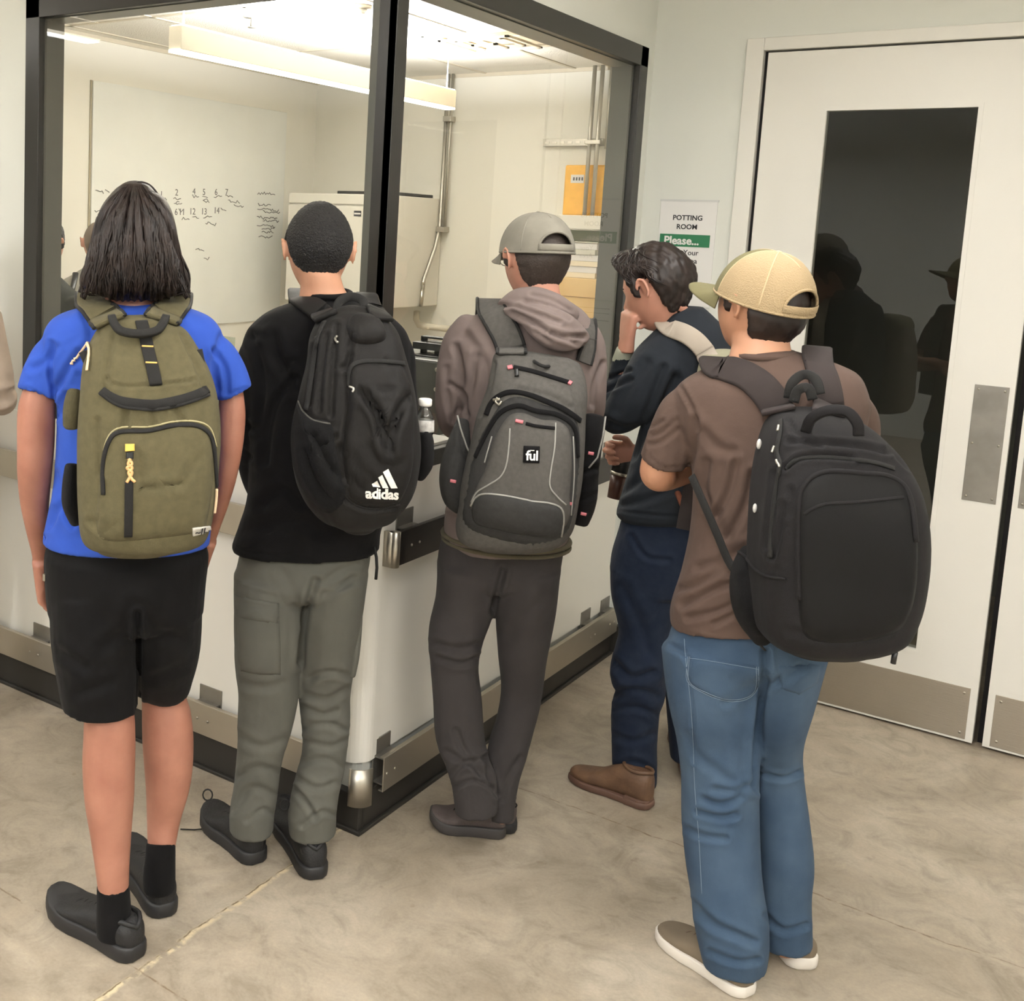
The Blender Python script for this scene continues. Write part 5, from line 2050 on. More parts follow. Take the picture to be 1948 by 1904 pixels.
    cm = glass_mat('clear_plastic', 2.0, (0.78, 0.8, 0.8, 1), 1.5)
    G().add(v, f).build('bottle_body', cm, b, True)
    v, f = loft([(q0 + ax * a, F.R * r, F.D * r, 2) for a, r in ((.118, .015), (.122, .0165), (.134, .0165), (.136, .014))], 20)
    G().add(v, f).build('bottle_cap', LG, b, True)
    v, f = loft([(q0 + ax * a, F.R * r, F.D * r, 2) for a, r in ((.055, .0220), (.06, .0222), (.082, .0222), (.084, .022))], 20)
    G().add(v, f).build('bottle_label', mat('bottle_label', (150, 146, 142), 0.5, vcol=(210, 208, 204), vscale=60), b, True)
    return root


person_black()


# ---------------------------------------------------------------- person in taupe hoodie and cap
def cap(F, h, parent, crown_m, brim_m, line_z=0.018, lift=0.013, hole=True, tilt=0.0, front_m=None, seams=None, btn=None, width=1.0, brim_len=.068, arch=(32, .050)):
    na, ne = 144, 56
    v, f, mi = [], [], []
    ex, ey, ez = (0.077 + lift) * width, (0.099 + lift), 0.118 + lift

    def pt(az, t):
        # az 0 = front; t 0 = rim, 1 = top
        zl = line_z + tilt * math.cos(az)
        z = zl + (ez - 0.006 - zl) * math.sin(t * PI / 2)
        s = math.cos(t * PI / 2) ** 0.86
        base = math.sqrt(max(0, 1 - (zl / ez) ** 2))
        return (ex * base * s * math.sin(az), ey * base * s * math.cos(az) - 0.004, z)
    for i in range(ne + 1):
        for k in range(na):
            v.append(pt(2 * PI * k / na, i / ne))
    for i in range(ne):
        for k in range(na):
            az = (k + .5) / na * 360
            da = abs(az - 180)
            p = pt(math.radians(az), (i + .5) / ne)
            zz = p[2] - (line_z - tilt)
            if hole and da < arch[0] and zz > .020 and (da / arch[0]) ** 2 + ((zz - .020) / (arch[1] - .012)) ** 2 < 1:
                continue
            f.append((i * na + k, i * na + (k + 1) % na, (i + 1) * na + (k + 1) % na, (i + 1) * na + k))
            mi.append(1 if (front_m and (az < 61 or az > 299)) else 0)
    W = [tuple(x) for x in h.w(np.array(v))]
    g = G()
    g.v, g.f, g.mi = W, f, mi
    me = g.mesh('cap')
    o = link('cap', me, [crown_m, front_m or crown_m], parent)
    md = o.modifiers.new('s', 'SOLIDIFY')
    md.thickness = 0.003
    md.offset = 1
    # arch binding
    if hole:
        g = G()
        q = []
        for k in range(25):
            a = PI * k / 24
            da = arch[0] * math.cos(a)
            zz = .020 + (arch[1] - .012) * math.sin(a)
            az = math.radians(180 + da)
            t = math.asin(min(1, (line_z - tilt + zz - (line_z + tilt * math.cos(az))) / (ez - .006 - (line_z + tilt * math.cos(az))))) / (PI / 2)
            p = pt(az, t)
            q.append(h.W((p[0] * 1.01, p[1] * 1.01 - .002, p[2])))
        g.tube(q, .0034, 6)
        g.build('cap_arch_binding', crown_m, o, True)
        g = G()
        q = []
        for k in range(15):
            az = math.radians(180 - 34 + 68 * k / 14)
            p = pt(az, .10)
            q.append((h.W((p[0] * 1.03, p[1] * 1.03, p[2])), (h.W((p[0] * 2, p[1] * 2, p[2])) - h.W(p)).normalized()))
        band(g, [a for a, _ in q], [b for _, b in q], .017, .003)
        g.build('cap_strap', crown_m, o, True)
    g = G()
    for sa in ((60, 120, 180, 240, 300, 0) if seams is None else seams):
        q = []
        for i in range(18):
            t = .02 + .96 * i / 17
            if hole and sa == 180 and t < .62:
                continue
            p = pt(math.radians(sa), t)
            q.append(h.W((p[0] * 1.025, p[1] * 1.025, p[2] + .0026)))
        g = G()
        g.tube(q, .0016, 5)
        g.build('cap_seam', btn or crown_m, o, True)
    g = G()
    q = []
    for k in range(48):
        p = pt(2 * PI * k / 48, 0.0)
        q.append(h.W((p[0] * 1.02, p[1] * 1.02, p[2] + .003)))
    g.tube(q, .003, 6, closed=True)
    g.build('cap_hem', crown_m, o, True)
    top = h.W((0, -0.004, ez - .004))
    g = G().add(*ball(top, .0075, 12, (1, 1, .6)))
    g.build('cap_button', btn or crown_m, o, True)
    # brim
    v, f = [], []
    n = 21
    R0, R1 = 5, 0
    for j in range(9):
        s = j / 8
        for k in range(n):
            a = -1 + 2 * k / (n - 1)
            az = a * math.radians(62)
            p = pt(az, 0.0)
            fw = brim_len * s * (max(0, 1 - abs(a) ** 2.6)) ** .6
            v.append(h.W((p[0] * (1 + .04 * s), p[1] + fw, p[2] - .016 * s - .018 * (a * a) * s + .002)))
    for j in range(8):
        for k in range(n - 1):
            f.append((j * n + k, j * n + k + 1, (j + 1) * n + k + 1, (j + 1) * n + k))
    g = G().add(v, f)
    b = g.build('cap_brim', brim_m, o, True)
    md = b.modifiers.new('s', 'SOLIDIFY')
    md.thickness = .004
    return o


def glasses(h, parent, m):
    g = G()
    for sd in (-1, 1):
        g2 = G()
        g2.tube([h.W((sd * (.033 + .024 * math.cos(a)), .106 - .006 * abs(math.cos(a)), .006 + .018 * math.sin(a))) for a in [2 * PI * k / 16 for k in range(16)]], .0016, 6, closed=True)
        g2.build('glasses_rim', m, parent, True)
        g2 = G()
        g2.tube([h.W((sd * .058, .100, .010)), h.W((sd * .074, .06, .012)), h.W((sd * .080, .01, .012)), h.W((sd * .081, -.008, .006))], .0016, 6)
        g2.build('glasses_temple', m, parent, True)
    G().tube([h.W((-.010, .108, .010)), h.W((0, .111, .012)), h.W((.010, .108, .010))], .0016, 6).build('glasses_bridge', m, parent, True)


def person_hoodie():
    F = Fig(0.22, 0.17)
    root = person('person in a taupe hoodie and pale grey cap turned forward, with crossed grey sneakers', F.B)
    f2 = (F.d[0] * .86 - .45 * F.r[0], F.d[1] * .86 - .45 * F.r[1])
    H = Head(F.p(1019, 497, 0.02), f2, 0.06, scale=1.0)
    tz = [(566, 990, 1068, 0.0, .06), (580, 945, 1092, 0, .08), (598, 905, 1115, 0, .10), (625, 880, 1128, 0, .115), (670, 868, 1136, 0, .13), (730, 868, 1136, 0, .135), (800, 872, 1125, 0, .135), (880, 860, 1110, 0, .135), (950, 850, 1095, 0, .14),
          (990, 845, 1088, 0, .14), (1020, 846, 1082, 0, .14), (1038, 852, 1074, 0, .135)]
    parts = H.parts(F.p(1030, 580, 0.0), 0.054)
    parts.append(F.torso([(r[0], r[1] + 18, r[2] - 18, r[3], r[4] - .02) for r in tz[1:]] + [(1090, 865, 1040, 0, .1)], cap0=.01, cap1=.01))
    parts += [F.tube([(895, 640, 22, 0), (870, 720, 16, 0), (858, 785, 15, .01), (860, 806, 15, .10), (880, 795, 13, .18)], cap0=.03), F.tube([(1100, 640, 20, 0), (1122, 720, 13, 0), (1124, 785, 13, .03), (1108, 812, 12, .10), (1090, 805, 12, .18)], cap0=.03)]
    parts += hand(F.p(868, 800, .12), (F.R + F.D * .5), Vector((0, 0, -1)), -1, .5, .95) + hand(F.p(1090, 805, .18), (-F.R + F.D * .4), Vector((0, 0, -1)), 1, .5, .95)
    parts += [F.tube([(885, 1080, 36, 0), (868, 1240, 28, -.02), (878, 1400, 24, -.03), (902, 1500, 14, -.06), (908, 1545, 12, -.06)], cap0=.05, cap1=.01),
              F.tube([(1010, 1080, 36, .02), (994, 1240, 26, .03), (978, 1390, 20, .035), (955, 1500, 16, .01), (950, 1560, 14, .0)], cap0=.05, cap1=.01)]
    body_fuse(parts, root, SKIN)
    eyes(H, root)
    v, f = H.hair(HAIR_SHORT, .010, .002, 4, thb=.006, freq=40)
    me = G().add(v, f).mesh('h')
    cloth(me, (), .0012, 60, 3, (1, 1, 1))
    link('hair', me, HAIRF, root)
    CAPG = fabric('grey_cap', (150, 145, 133), 0.06, vcol=(134, 129, 118))
    cap(F, H, root, CAPG, CAPG, .020, .016, tilt=.003)
    glasses(H, root, GALV)
    me = fuse([F.torso(tz, cap0=.012, cap1=.008),
               F.tube([(900, 622, 34, 0), (880, 655, 38, 0), (866, 700, 34, -.01), (858, 745, 29, -.01), (853, 785, 24, .0), (858, 812, 20, .05), (872, 818, 16, .10)], cap0=.03, cap1=.005),
               F.tube([(1105, 630, 30, 0), (1120, 660, 30, 0), (1130, 700, 23, 0), (1130, 745, 22, 0), (1126, 785, 22, .03), (1110, 815, 20, .08), (1095, 820, 16, .14)], cap0=.03, cap1=.01)], 0.0058, 5)
    folds = [([(868, 660), (882, 720), (872, 780)], .006, 6), ([(905, 680), (895, 740), (870, 790)], .006, 7), ([(850, 700), (852, 750), (862, 800)], .005, 5), ([(890, 640), (925, 700), (920, 780)], .004, 8), ([(858, 730), (880, 750), (890, 790)], .007, 5),
             ([(1145, 690), (1130, 730), (1126, 770)], .005, 5), ([(900, 850), (880, 900), (860, 960)], .006, 8), ([(870, 980), (960, 1015), (1060, 1010)], .004, 10)]
    cloth(me, folds, .003, 8, 33)
    HO = link('hoodie', me, TAUPE, root)
    HEMM = fabric('olive_rib', (104, 97, 80), 0.06)
    bvh0 = bvh_of(me)
    g = G()
    for off, r in ((0, .0075), (10, .006)):
        g = G()
        q = []
        for k in range(40):
            a = 2 * PI * k / 40
            c = (F.p(845, 1018 + off, 0) + F.p(1081, 1023 + off, 0)) / 2
            hw = (F.p(1081, 1023, 0) - F.p(845, 1018, 0)).length / 2 + .004
            q.append(c + F.R * hw * math.cos(a) + F.D * (.147) * math.sin(a))
        g.tube(q, r, 8, closed=True)
        g.build('hoodie_hem', HEMM, root, True)
    # hood lying on the back
    hd = []
    hd.append(F.tube([(960, 582, 15, -.04), (985, 570, 22, -.06), (1020, 570, 25, -.075), (1055, 582, 25, -.075), (1084, 598, 20, -.05)], k=4, flat=1.3, cap0=.015, cap1=.015))
    hd.append(F.tube([(970, 588, 12, -.08), (1005, 598, 23, -.125), (1040, 610, 28, -.145), (1075, 626, 28, -.14), (1100, 642, 19, -.11)], k=4, flat=1.1, cap0=.015, cap1=.02))
    hd.append(F.tube([(1000, 606, 12, -.13), (1028, 626, 22, -.165), (1062, 643, 23, -.17), (1094, 650, 16, -.14)], k=4, flat=1.0, cap0=.015, cap1=.015))
    hd.append(F.tube([(1008, 626, 7, -.14), (1036, 646, 12, -.17), (1068, 657, 12, -.175), (1096, 656, 9, -.15)], k=4, flat=1.0, cap0=.01, cap1=.012))
    me = fuse(hd, .0052, 6)
    cloth(me, [([(948, 580), (985, 585), (1030, 600), (1065, 612)], .005, 4), ([(974, 594), (1010, 610), (1045, 632), (1080, 640), (1108, 640)], .009, 4.5), ([(1000, 575), (1040, 585), (1080, 605)], .004, 5), ([(1010, 560), (1050, 570), (1085, 590)], .003, 4), ([(1050, 632), (1075, 645), (1095, 652)], .008, 4), ([(1020, 630), (1045, 648)], .004, 4)], .002, 14, 5)
    link('hood', me, TAUPE, root)
    # trousers
    me2 = fuse([F.torso([(1000, 848, 1078, 0, .12), (1040, 836, 1074, 0, .128), (1085, 831, 1067, .0, .13)], cap1=.06),
                F.tube([(892, 1070, 60, 0, 1.45), (886, 1140, 57, -.0, 1.38), (869, 1205, 53, -.02, 1.2), (864, 1265, 45, -.03), (870, 1330, 45, -.03), (876, 1400, 46, -.03), (890, 1450, 42, -.05), (902, 1490, 43, -.06), (907, 1546, 40, -.065)], cap0=.02),
                F.tube([(1008, 1070, 60, .0, 1.45), (1000, 1150, 57, .01, 1.38), (994, 1240, 46, .02, 1.2), (992, 1310, 40, .04), (982, 1370, 37, .04), (965, 1430, 36, .03), (957, 1490, 28, .01), (954, 1560, 24, .0)], cap0=.02)], 0.0058, 4)
    folds = [([(958, 1085), (945, 1130), (938, 1160)], .010, 6), ([(830, 1225), (870, 1235), (918, 1225)], .007, 8), ([(835, 1250), (875, 1262), (908, 1250)], .006, 6), ([(1040, 1130), (1000, 1170), (965, 1220)], .003, 10), ([(850, 1430), (890, 1450), (925, 1440)], .005, 6),
             ([(860, 1470), (890, 1450), (915, 1475)], .005, 5), ([(868, 1390), (885, 1430), (930, 1480)], .005, 6), ([(925, 1440), (935, 1480), (945, 1510)], .008, 5), ([(990, 1440), (965, 1480), (955, 1520)], .004, 6), ([(855, 1500), (900, 1485), (940, 1500)], .004, 4)]
    cloth(me2, folds, .003, 8, 44)
    link('trousers', me2, CHAR, root)
    GSH = mat('taupe_suede', (84, 74, 72), 0.75, var=0.12, vscale=40, bump=0.2, bscale=180)
    shoe(root, onz(960, 1588), onz(818, 1568), GSH, mat('grey_sole', (58, 54, 53), 0.6), .050, .030, .090, 'runner', lacem=BLK)
    shoe(root, onz(948, 1603) + F.D * .05 + F.R * .02, onz(948, 1603) + F.D * .33 - F.R * .02, GSH, SOLEB, .050, .030, .090, 'runner')
    g = G()
    c = F.p(974, 1531, .02)
    g.tube([c + F.R * .014 * math.cos(a) + Vector((0, 0, .008 * math.sin(a))) for a in [2 * PI * k / 12 for k in range(12)]], .0022, 6, closed=True)
    g.build('lace_loop', WEB, root, True)
    # ---------------- backpack
    bp = empty('backpack', F.p(985, 1040, -.2), 'grey backpack with white-on-black logo patch and pink zip pulls worn over the taupe hoodie', 'backpack')
    rows = [(678, 945, 1090, -.16, .045, 3, 16), (686, 938, 1102, -.165, .055, 3, 14), (712, 933, 1112, -.18, .075, 3.2, 10), (745, 926, 1116, -.195, .09, 3.2, 6), (790, 908, 1113, -.20, .105, 3.2, 2), (850, 893, 1111, -.21, .118, 3.2), (912, 878, 1106, -.215, .125, 3),
            (960, 872, 1098, -.215, .125, 3), (1000, 866, 1090, -.21, .118, 3), (1022, 874, 1078, -.21, .105, 2.8, -4), (1034, 900, 1064, -.205, .085, 2.5, -4)]
    folds = [([(940, 690), (934, 730), (915, 790)], .004, 4), ([(1090, 740), (1100, 790)], .003, 4), ([(985, 740), (1040, 752), (1085, 775)], .003, 5)]
    me = pack_body(F, rows, folds=folds, noise=.0015, seed=31)
    link('pack_body', me, GREYB, bp)
    bv = bvh_of(me)
    bvs = bvh_of(me, HO.data)
    # side pockets
    me2 = fuse([F.tube([(880, 800, 12, -.14), (872, 850, 24, -.16), (864, 900, 28, -.17), (866, 940, 26, -.17), (878, 965, 16, -.17)], flat=1.9, cap0=.006, cap1=.01)], .0055, 3)
    cloth(me2, [([(868, 800), (880, 850), (890, 880)], .003, 4)], .003, 16, 3)
    sp1 = link('side_pocket', me2, GREYD, bp)
    G().tube([F.p(x, y, -.235) for x, y in ((870, 790), (876, 815), (888, 850), (893, 860))], .0025, 6).build('pocket_piping', mat('silver_piping', (140, 138, 132), 0.5), sp1, True)
    me2 = fuse([F.tube([(1132, 792, 17, -.14), (1124, 830, 24, -.15), (1116, 890, 21, -.16), (1113, 950, 20, -.16), (1102, 990, 17, -.16)], flat=1.9, n=3, cap0=.004, cap1=.012)], .0055, 3)
    cloth(me2, [([(1105, 900), (1135, 890)], .005, 5), ([(1108, 950), (1130, 940)], .003, 5)], .003, 16, 5)
    sp2 = link('side_pocket', me2, MESH, bp)
    G().tube([F.p(x, y, -.245) for x, y in ((1152, 792), (1147, 830), (1137, 870), (1120, 890))], .0025, 6).build('pocket_piping', mat('silver_piping', (140, 138, 132), 0.5), sp2, True)
    PINK = mat('pink_tab', (196, 110, 118), 0.5)
    bq = bvh_of(me, sp1.data, sp2.data)
    for x, y in ((1124, 862), (1082, 957), (1110, 977), (862, 915)):
        ribbon(G(), bq, [(x - 5, y - 1), (x + 5, y + 1)], .008, .004).build('pink_tab', PINK, bp, True)
    # black surround and arched front pocket
    g = patch(bv, [(938, 790), (960, 762), (990, 755), (1030, 768), (1070, 782), (1098, 805), (1104, 860), (1098, 930), (1090, 1000), (1060, 1035), (1000, 1036), (920, 1018), (880, 990), (888, 920), (905, 850)], .006, 5, 10)
    sr = g.build('pocket_surround', GREYD, bp, True)
    bv1 = bvh_of(me, sr.data)
    g = patch(bv1, [(940, 835), (965, 794), (992, 785), (1030, 798), (1062, 801), (1084, 822), (1088, 880), (1084, 940), (1084, 985), (1060, 1010), (1000, 1008), (930, 990), (893, 965), (905, 930), (925, 885)], .020, 3.2, 14)
    fm = g.mesh()
    fp = link('front_pocket', fm, GREYB, bp)
    bv2 = bvh_of(me, sr.data, fm)
    g = patch(bv2, [(897, 972), (905, 948), (925, 938), (964, 943), (1010, 953), (1045, 958), (1068, 968), (1074, 1000), (1066, 1022), (1000, 1018), (940, 1006), (905, 996)], .016, 3, 10)
    lm = g.mesh()
    lp = link('lower_pocket', lm, GREYD, bp)
    bv3 = bvh_of(me, sr.data, fm, lm)
    g = G()
    ribbon(g, bv1, [(905, 870), (928, 822), (952, 786), (985, 772), (1020, 782), (1062, 790), (1092, 815), (1098, 870)], .012, .005)
    g.build('pocket_zip', BLK, bp, True)
    g = G()
    ribbon(g, bv, [(925, 790), (938, 763), (966, 747), (1000, 750), (1040, 764), (1075, 780), (1103, 800)], .013, .005)
    g.build('main_zip', BLK, bp, True)
    SIL = mat('silver_piping', (140, 138, 132), 0.5)
    g = G()
    cord(g, bv3, [(970, 815), (968, 850), (963, 885), (952, 907), (930, 922), (908, 936), (897, 955)], .0022, .001)
    g.build('silver_piping', SIL, bp, True)
    g = G()
    cord(g, bv3, [(1057, 805), (1055, 850), (1048, 895), (1046, 925), (1060, 945), (1076, 960)], .0022, .001)
    g.build('silver_piping', SIL, bp, True)
    g = G()
    cord(g, bv3, [(896, 962), (906, 946), (925, 940), (964, 944), (1010, 953), (1045, 957), (1066, 966), (1072, 985), (1068, 1020)], .0026, .001)
    g.build('silver_piping', SIL, bp, True)
    g = G()
    cord(g, bv3, [(936, 830), (928, 858), (922, 880)], .0018, .001)
    g.build('edge_piping', SIL, bp, True)
    cord(G(), bv3, [(1090, 830), (1092, 900), (1086, 980)], .0018, .001).build('edge_piping', SIL, bp, True)
    g = G()
    ribbon(g, bv, [(977, 699), (1010, 706), (1050, 718), (1082, 728)], .012, .004)
    tz_ = g.build('top_zip', BLK, bp, True)
    for pp in ([(966, 701), (975, 699)], [(1081, 728), (1087, 731)]):
        ribbon(G(), bv, pp, .011, .006).build('pink_tab', PINK, bp, True)
    ribbon(G(), bv, [(982, 704), (983, 717)], .010, .007).build('zip_pull', BLACKP, bp, True)
    g = G()
    cord(g, bv, [(948, 757), (944, 765), (950, 770), (955, 764)], .0035, .004)
    cord(g, bv, [(940, 762), (952, 760)], .004, .004)
    g.build('zip_pull', CHROME, bp, True)
    g = G()
    ribbon(g, bv3, [(1000, 806), (1020, 811), (1055, 815)], .008, .004)
    g.build('small_zip', BLK, bp, True)
    ribbon(G(), bv3, [(981, 801), (995, 804)], .008, .006).build('pink_tab', PINK, bp, True)
    g = G().add(*flatpatch(bv3, [(996, 848), (1027, 849), (1026, 881), (995, 880)], .0015, .002, 3))
    lp_ = g.build('logo_patch', BLK, bp, True)
    g = G()
    textpatch(g, bv3, 'ful', 1000, 875, 26, .03, .02, .006, spacing=.95)
    for a, b in ((1009, 853), (1016, 853)):
        q = hit(bv3, a, b)
    ribbon(g, bv3, [(1008, 857), (1016, 857.3)], .0018, .001, .006)
    g.build('logo_text', mat('white_print', (232, 230, 224), 0.5), bp)
    g = G()
    P = [hit(bv, x, y) for x, y in ((1016, 689), (1022, 698), (1034, 703), (1044, 699))]
    R = catmull([tuple(p[0] + p[1] * (.004 if i in (0, 3) else .012)) for i, p in enumerate(P) if p], 3)
    g.tube([Vector(r) for r in R], .0045, 8)
    g.build('hang_loop', WEB, bp, True)
    for pts, ix, wd in (([(973, 676), (972, 662), (962, 635), (945, 605), (938, 594)], .02, .070), ([(1108, 690), (1112, 676), (1116, 660), (1117, 643)], -.02, .045)):
        g = G()
        px, py = pts[-1]
        P, Nn = strap(g, bvs, pts, chest(F, px, py - 4, 0.0, 0.15, 0.38, -ix), wd, .008)
        s = g.build('shoulder_strap', GREYB, bp, True)
        for sg in (-1, 1):
            g = G()
            q = []
            for i in range(len(P)):
                t = (P[min(i + 1, len(P) - 1)] - P[max(i - 1, 0)]).normalized()
                q.append(P[i] + t.cross(Nn[i]).normalized() * wd / 2 * sg + Nn[i] * .006)
            g.tube(q, .0048, 6)
            g.build('strap_binding', WEB, s, True)
    return root


person_hoodie()


# ---------------------------------------------------------------- person in dark navy, hand raised to the face
def person_navy():
    F = Fig(0.60, 0.80)
    root = person('person in dark navy sweatshirt and dark jeans looking down, one fist at the face', F.B)
    D, R = F.D, F.R
    lk = (-R * .90 + D * .44)
    H = Head(F.p(1250, 552, -0.01), (lk.x, lk.y), 0.38, scale=1.02)
    sw = [(590, 1270, 1345, 0.0, .055), (606, 1262, 1362, 0, .08), (630, 1256, 1385, 0, .105), (660, 1248, 1400, 0, .12), (720, 1236, 1408, 0, .13), (790, 1225, 1405, 0, .135), (850, 1208, 1398, 0, .135), (910, 1192, 1390, 0, .135),
          (950, 1180, 1382, 0, .14), (975, 1174, 1378, 0, .14), (985, 1184, 1372, 0, .13)]
    parts = H.parts(F.p(1290, 602, 0.02), 0.056)
    parts.append(F.torso([(r[0], r[1] + 18, r[2] - 18, r[3], r[4] - .02) for r in sw[1:]] + [(1020, 1195, 1350, 0, .1)], cap0=.01, cap1=.01))
    arm = [(1285, 660, 24, -.05), (1235, 740, 20, -.07), (1182, 796, 17, -.03), (1178, 760, 16, .04), (1184, 706, 14, .03), (1190, 668, 14.5, .01), (1192, 652, 15, .005)]
    parts.append(F.tube(arm, k=5, cap0=.03, cap1=.01))
    parts += hand(F.p(1192, 656, .0), (Vector((0, 0, 1)) + R * .0 - D * .1), (R * .9 + D * .45), 1, .95, 1.08, thumb=.9)
    parts += [F.tube([(1390, 660, 20, .05), (1400, 740, 18, .10), (1370, 820, 16, .16), (1300, 850, 15, .22), (1240, 862, 14, .24), (1205, 862, 13, .22)], cap0=.03)]
    parts += hand(F.p(1208, 862, .22), (-R - D * .3), (-D), 1, .75, .95)
    parts += [F.tube([(1238, 1010, 40, -.02), (1222, 1200, 34, -.02), (1210, 1350, 27, -.02), (1206, 1490, 22, -.02)], cap0=.05, cap1=.01),
              F.tube([(1320, 1010, 40, .05), (1318, 1200, 34, .08), (1312, 1350, 27, .10), (1312, 1440, 22, .12)], cap0=.05, cap1=.01)]
    body_fuse(parts, root, SKIN, .0042, 1)
    eyes(H, root)
    v, f = H.hair(HAIR_SHORT, .024, .008, 9, thb=.009, freq=14, quiff=.030)
    me = G().add(v, f).mesh('h')
    cloth(me, (), .003, 34, 3, (1, 1, 1))
    HA = link('hair', me, HAIRD, root)
    bv = bvh_of(me)
    rnd = random.Random(12)
    g = G()
    for i in range(210):
        az = math.radians(rnd.uniform(-115, 115))
        el = rnd.uniform(.25, 1.35)
        pts = []
        for j in range(7):
            e = el - j * .10
            a2 = az + j * .05 * (1 if i % 2 else -1) + .1 * math.sin(j + i)
            u = Vector((math.cos(e) * math.sin(a2), math.cos(e) * math.cos(a2), math.sin(e)))
            dirw = Vector(np.array(tuple(u)) @ H.M)
            loc, nor, _, _ = bv.ray_cast(H.c + dirw * .4, -dirw)
            if loc is not None:
                pts.append(loc + dirw * (.001 + .003 * math.sin(j * .9 + i)))
        if len(pts) > 4:
            g.tube(pts, .0036, 5, taper=lambda s: max(.15, 1 - s ** 2) * min(1, .3 + 3 * s), flat=.6)
    g.build('hair_locks', HAIRD, HA, True)
    me = fuse([F.torso(sw, cap0=.012, cap1=.01),
               F.tube([(1290, 640, 40, -.03), (1262, 690, 56, -.05), (1225, 742, 50, -.07), (1185, 785, 38, -.06), (1168, 796, 30, -.02)], cap0=.03, cap1=.02),
               F.tube([(1178, 796, 32, -.03), (1168, 768, 26, .02), (1178, 724, 21, .04), (1182, 692, 18, .025), (1188, 672, 16.5, .012)], cap0=.02, cap1=.004),
               F.tube([(1375, 640, 36, .02), (1395, 690, 38, .06), (1400, 740, 34, .10), (1370, 815, 28, .16), (1310, 842, 22, .22), (1255, 855, 19, .24)], cap0=.03, cap1=.004)], .006, 4)
    folds = [([(1160, 720), (1180, 712), (1200, 705)], .006, 4), ([(1150, 745), (1175, 735), (1200, 722)], .006, 4), ([(1262, 700), (1240, 760), (1225, 800)], .006, 7), ([(1230, 690), (1200, 730), (1175, 780)], .004, 8), ([(1250, 790), (1225, 830), (1205, 870)], .008, 7),
             ([(1285, 720), (1255, 790), (1240, 850)], .007, 9), ([(1180, 940), (1215, 915), (1240, 880)], .006, 7), ([(1178, 962), (1230, 950), (1280, 930)], .005, 7), ([(1150, 800), (1190, 815), (1220, 810)], .004, 6), ([(1178, 972), (1240, 980), (1300, 984)], .003, 3)]
    cloth(me, folds, .0032, 7, 52)
    SW = link('sweatshirt', me, NAVY, root)
    me2 = fuse([F.torso([(584, 1282, 1338, .02, .066, 2), (592, 1274, 1345, .015, .073, 2), (604, 1264, 1352, .01, .085, 2), (612, 1262, 1352, .01, .082, 2)], 3)], .0055, 3)
    link('collar', me2, fabric('collar_charcoal', (54, 54, 56)), root)
    c = F.p(1193, 664, .047)
    me2 = fuse([F.tube([(1182, 690, 18.5, .025), (1188, 671, 17.5, .012), (1190, 663, 16.5, .008)])], .005, 2)
    link('cuff', me2, fabric('pale_cuff', (176, 178, 160)), root)
    me2 = fuse([F.torso([(960, 1188, 1372, 0, .12), (1000, 1176, 1368, 0, .13), (1050, 1163, 1366, 0, .135), (1090, 1161, 1362, .0, .13), (1120, 1164, 1356, .0, .12)], cap1=.02),
                F.tube([(1228, 1080, 66, -.02), (1226, 1140, 60, -.02), (1225, 1200, 48, -.02), (1219, 1250, 52, -.02), (1213, 1285, 51, -.02), (1218, 1315, 45, -.02), (1208, 1350, 43, -.02), (1206, 1440, 41, -.02), (1206, 1490, 40, -.02)], cap0=.02),
                F.tube([(1310, 1080, 58, .05), (1315, 1200, 48, .07), (1312, 1300, 44, .09), (1315, 1440, 38, .11)], cap0=.02)], .006, 4)
    folds = [([(1200, 1020), (1230, 1060), (1272, 1065)], .004, 5), ([(1166, 1260), (1200, 1290), (1240, 1280)], .008, 8), ([(1170, 1320), (1210, 1310), (1250, 1325)], .006, 7), ([(1185, 1120), (1215, 1180), (1235, 1240)], .004, 10), ([(1168, 1350), (1210, 1345), (1248, 1360)], .005, 6),
             ([(1168, 1400), (1205, 1410), (1245, 1395)], .004, 7), ([(1172, 1460), (1205, 1450), (1240, 1465)], .005, 7)]
    cloth(me2, folds, .004, 9, 60)
    link('jeans', me2, DENIMD, root)
    BOOT = mat('brown_leather', (84, 60, 44), 0.55, vcol=(108, 80, 58), vscale=22, bump=.2, bscale=80)
    BS = mat('boot_sole', (92, 66, 54), .6)
    shoe(root, onz(1238, 1538), onz(1086, 1478), BOOT, BS, .050, .020, .105, 'boot', heelblock=True)
    shoe(root, onz(1322, 1492), onz(1290, 1440) + D * .22, mat('shaded_leather', (62, 58, 50), .6), BS, .050, .020, .105, 'boot', heelblock=True)  # other boot of the pair, its leather darkened to paint the shade
    # cream bag on the back
    bp = empty('backpack', F.p(1350, 900, -.25), 'cream and khaki backpack on the person in navy, mostly hidden behind the brown T-shirt', 'backpack')
    me3 = fuse([F.torso([(676, 1348, 1400, -.20, .05, 2.6), (700, 1330, 1420, -.22, .07, 2.8), (760, 1322, 1430, -.23, .09, 3), (850, 1315, 1430, -.235, .10, 3), (930, 1302, 1425, -.235, .10, 3), (965, 1306, 1415, -.23, .09, 2.6)], cap0=.02, cap1=.02)], .006, 3)
    cloth(me3, [([(1300, 930), (1312, 950), (1330, 940)], .004, 4)], .003, 12, 4)
    KH = fabric('khaki_canvas', (160, 156, 132), .06)
    CRM = fabric('cream_canvas', (182, 170, 156), .05)
    link('pack_body', me3, CRM, bp)
    me3b = fuse([F.torso([(668, 1352, 1398, -.20, .05, 2.4), (680, 1334, 1415, -.22, .085, 2.8), (708, 1326, 1424, -.225, .092, 3), (716, 1330, 1420, -.225, .085, 3)], cap0=.01, cap1=.006)], .006, 3)
    link('pack_lid', me3b, KH, bp)
    g = G()
    bvs = bvh_of(me, me3)
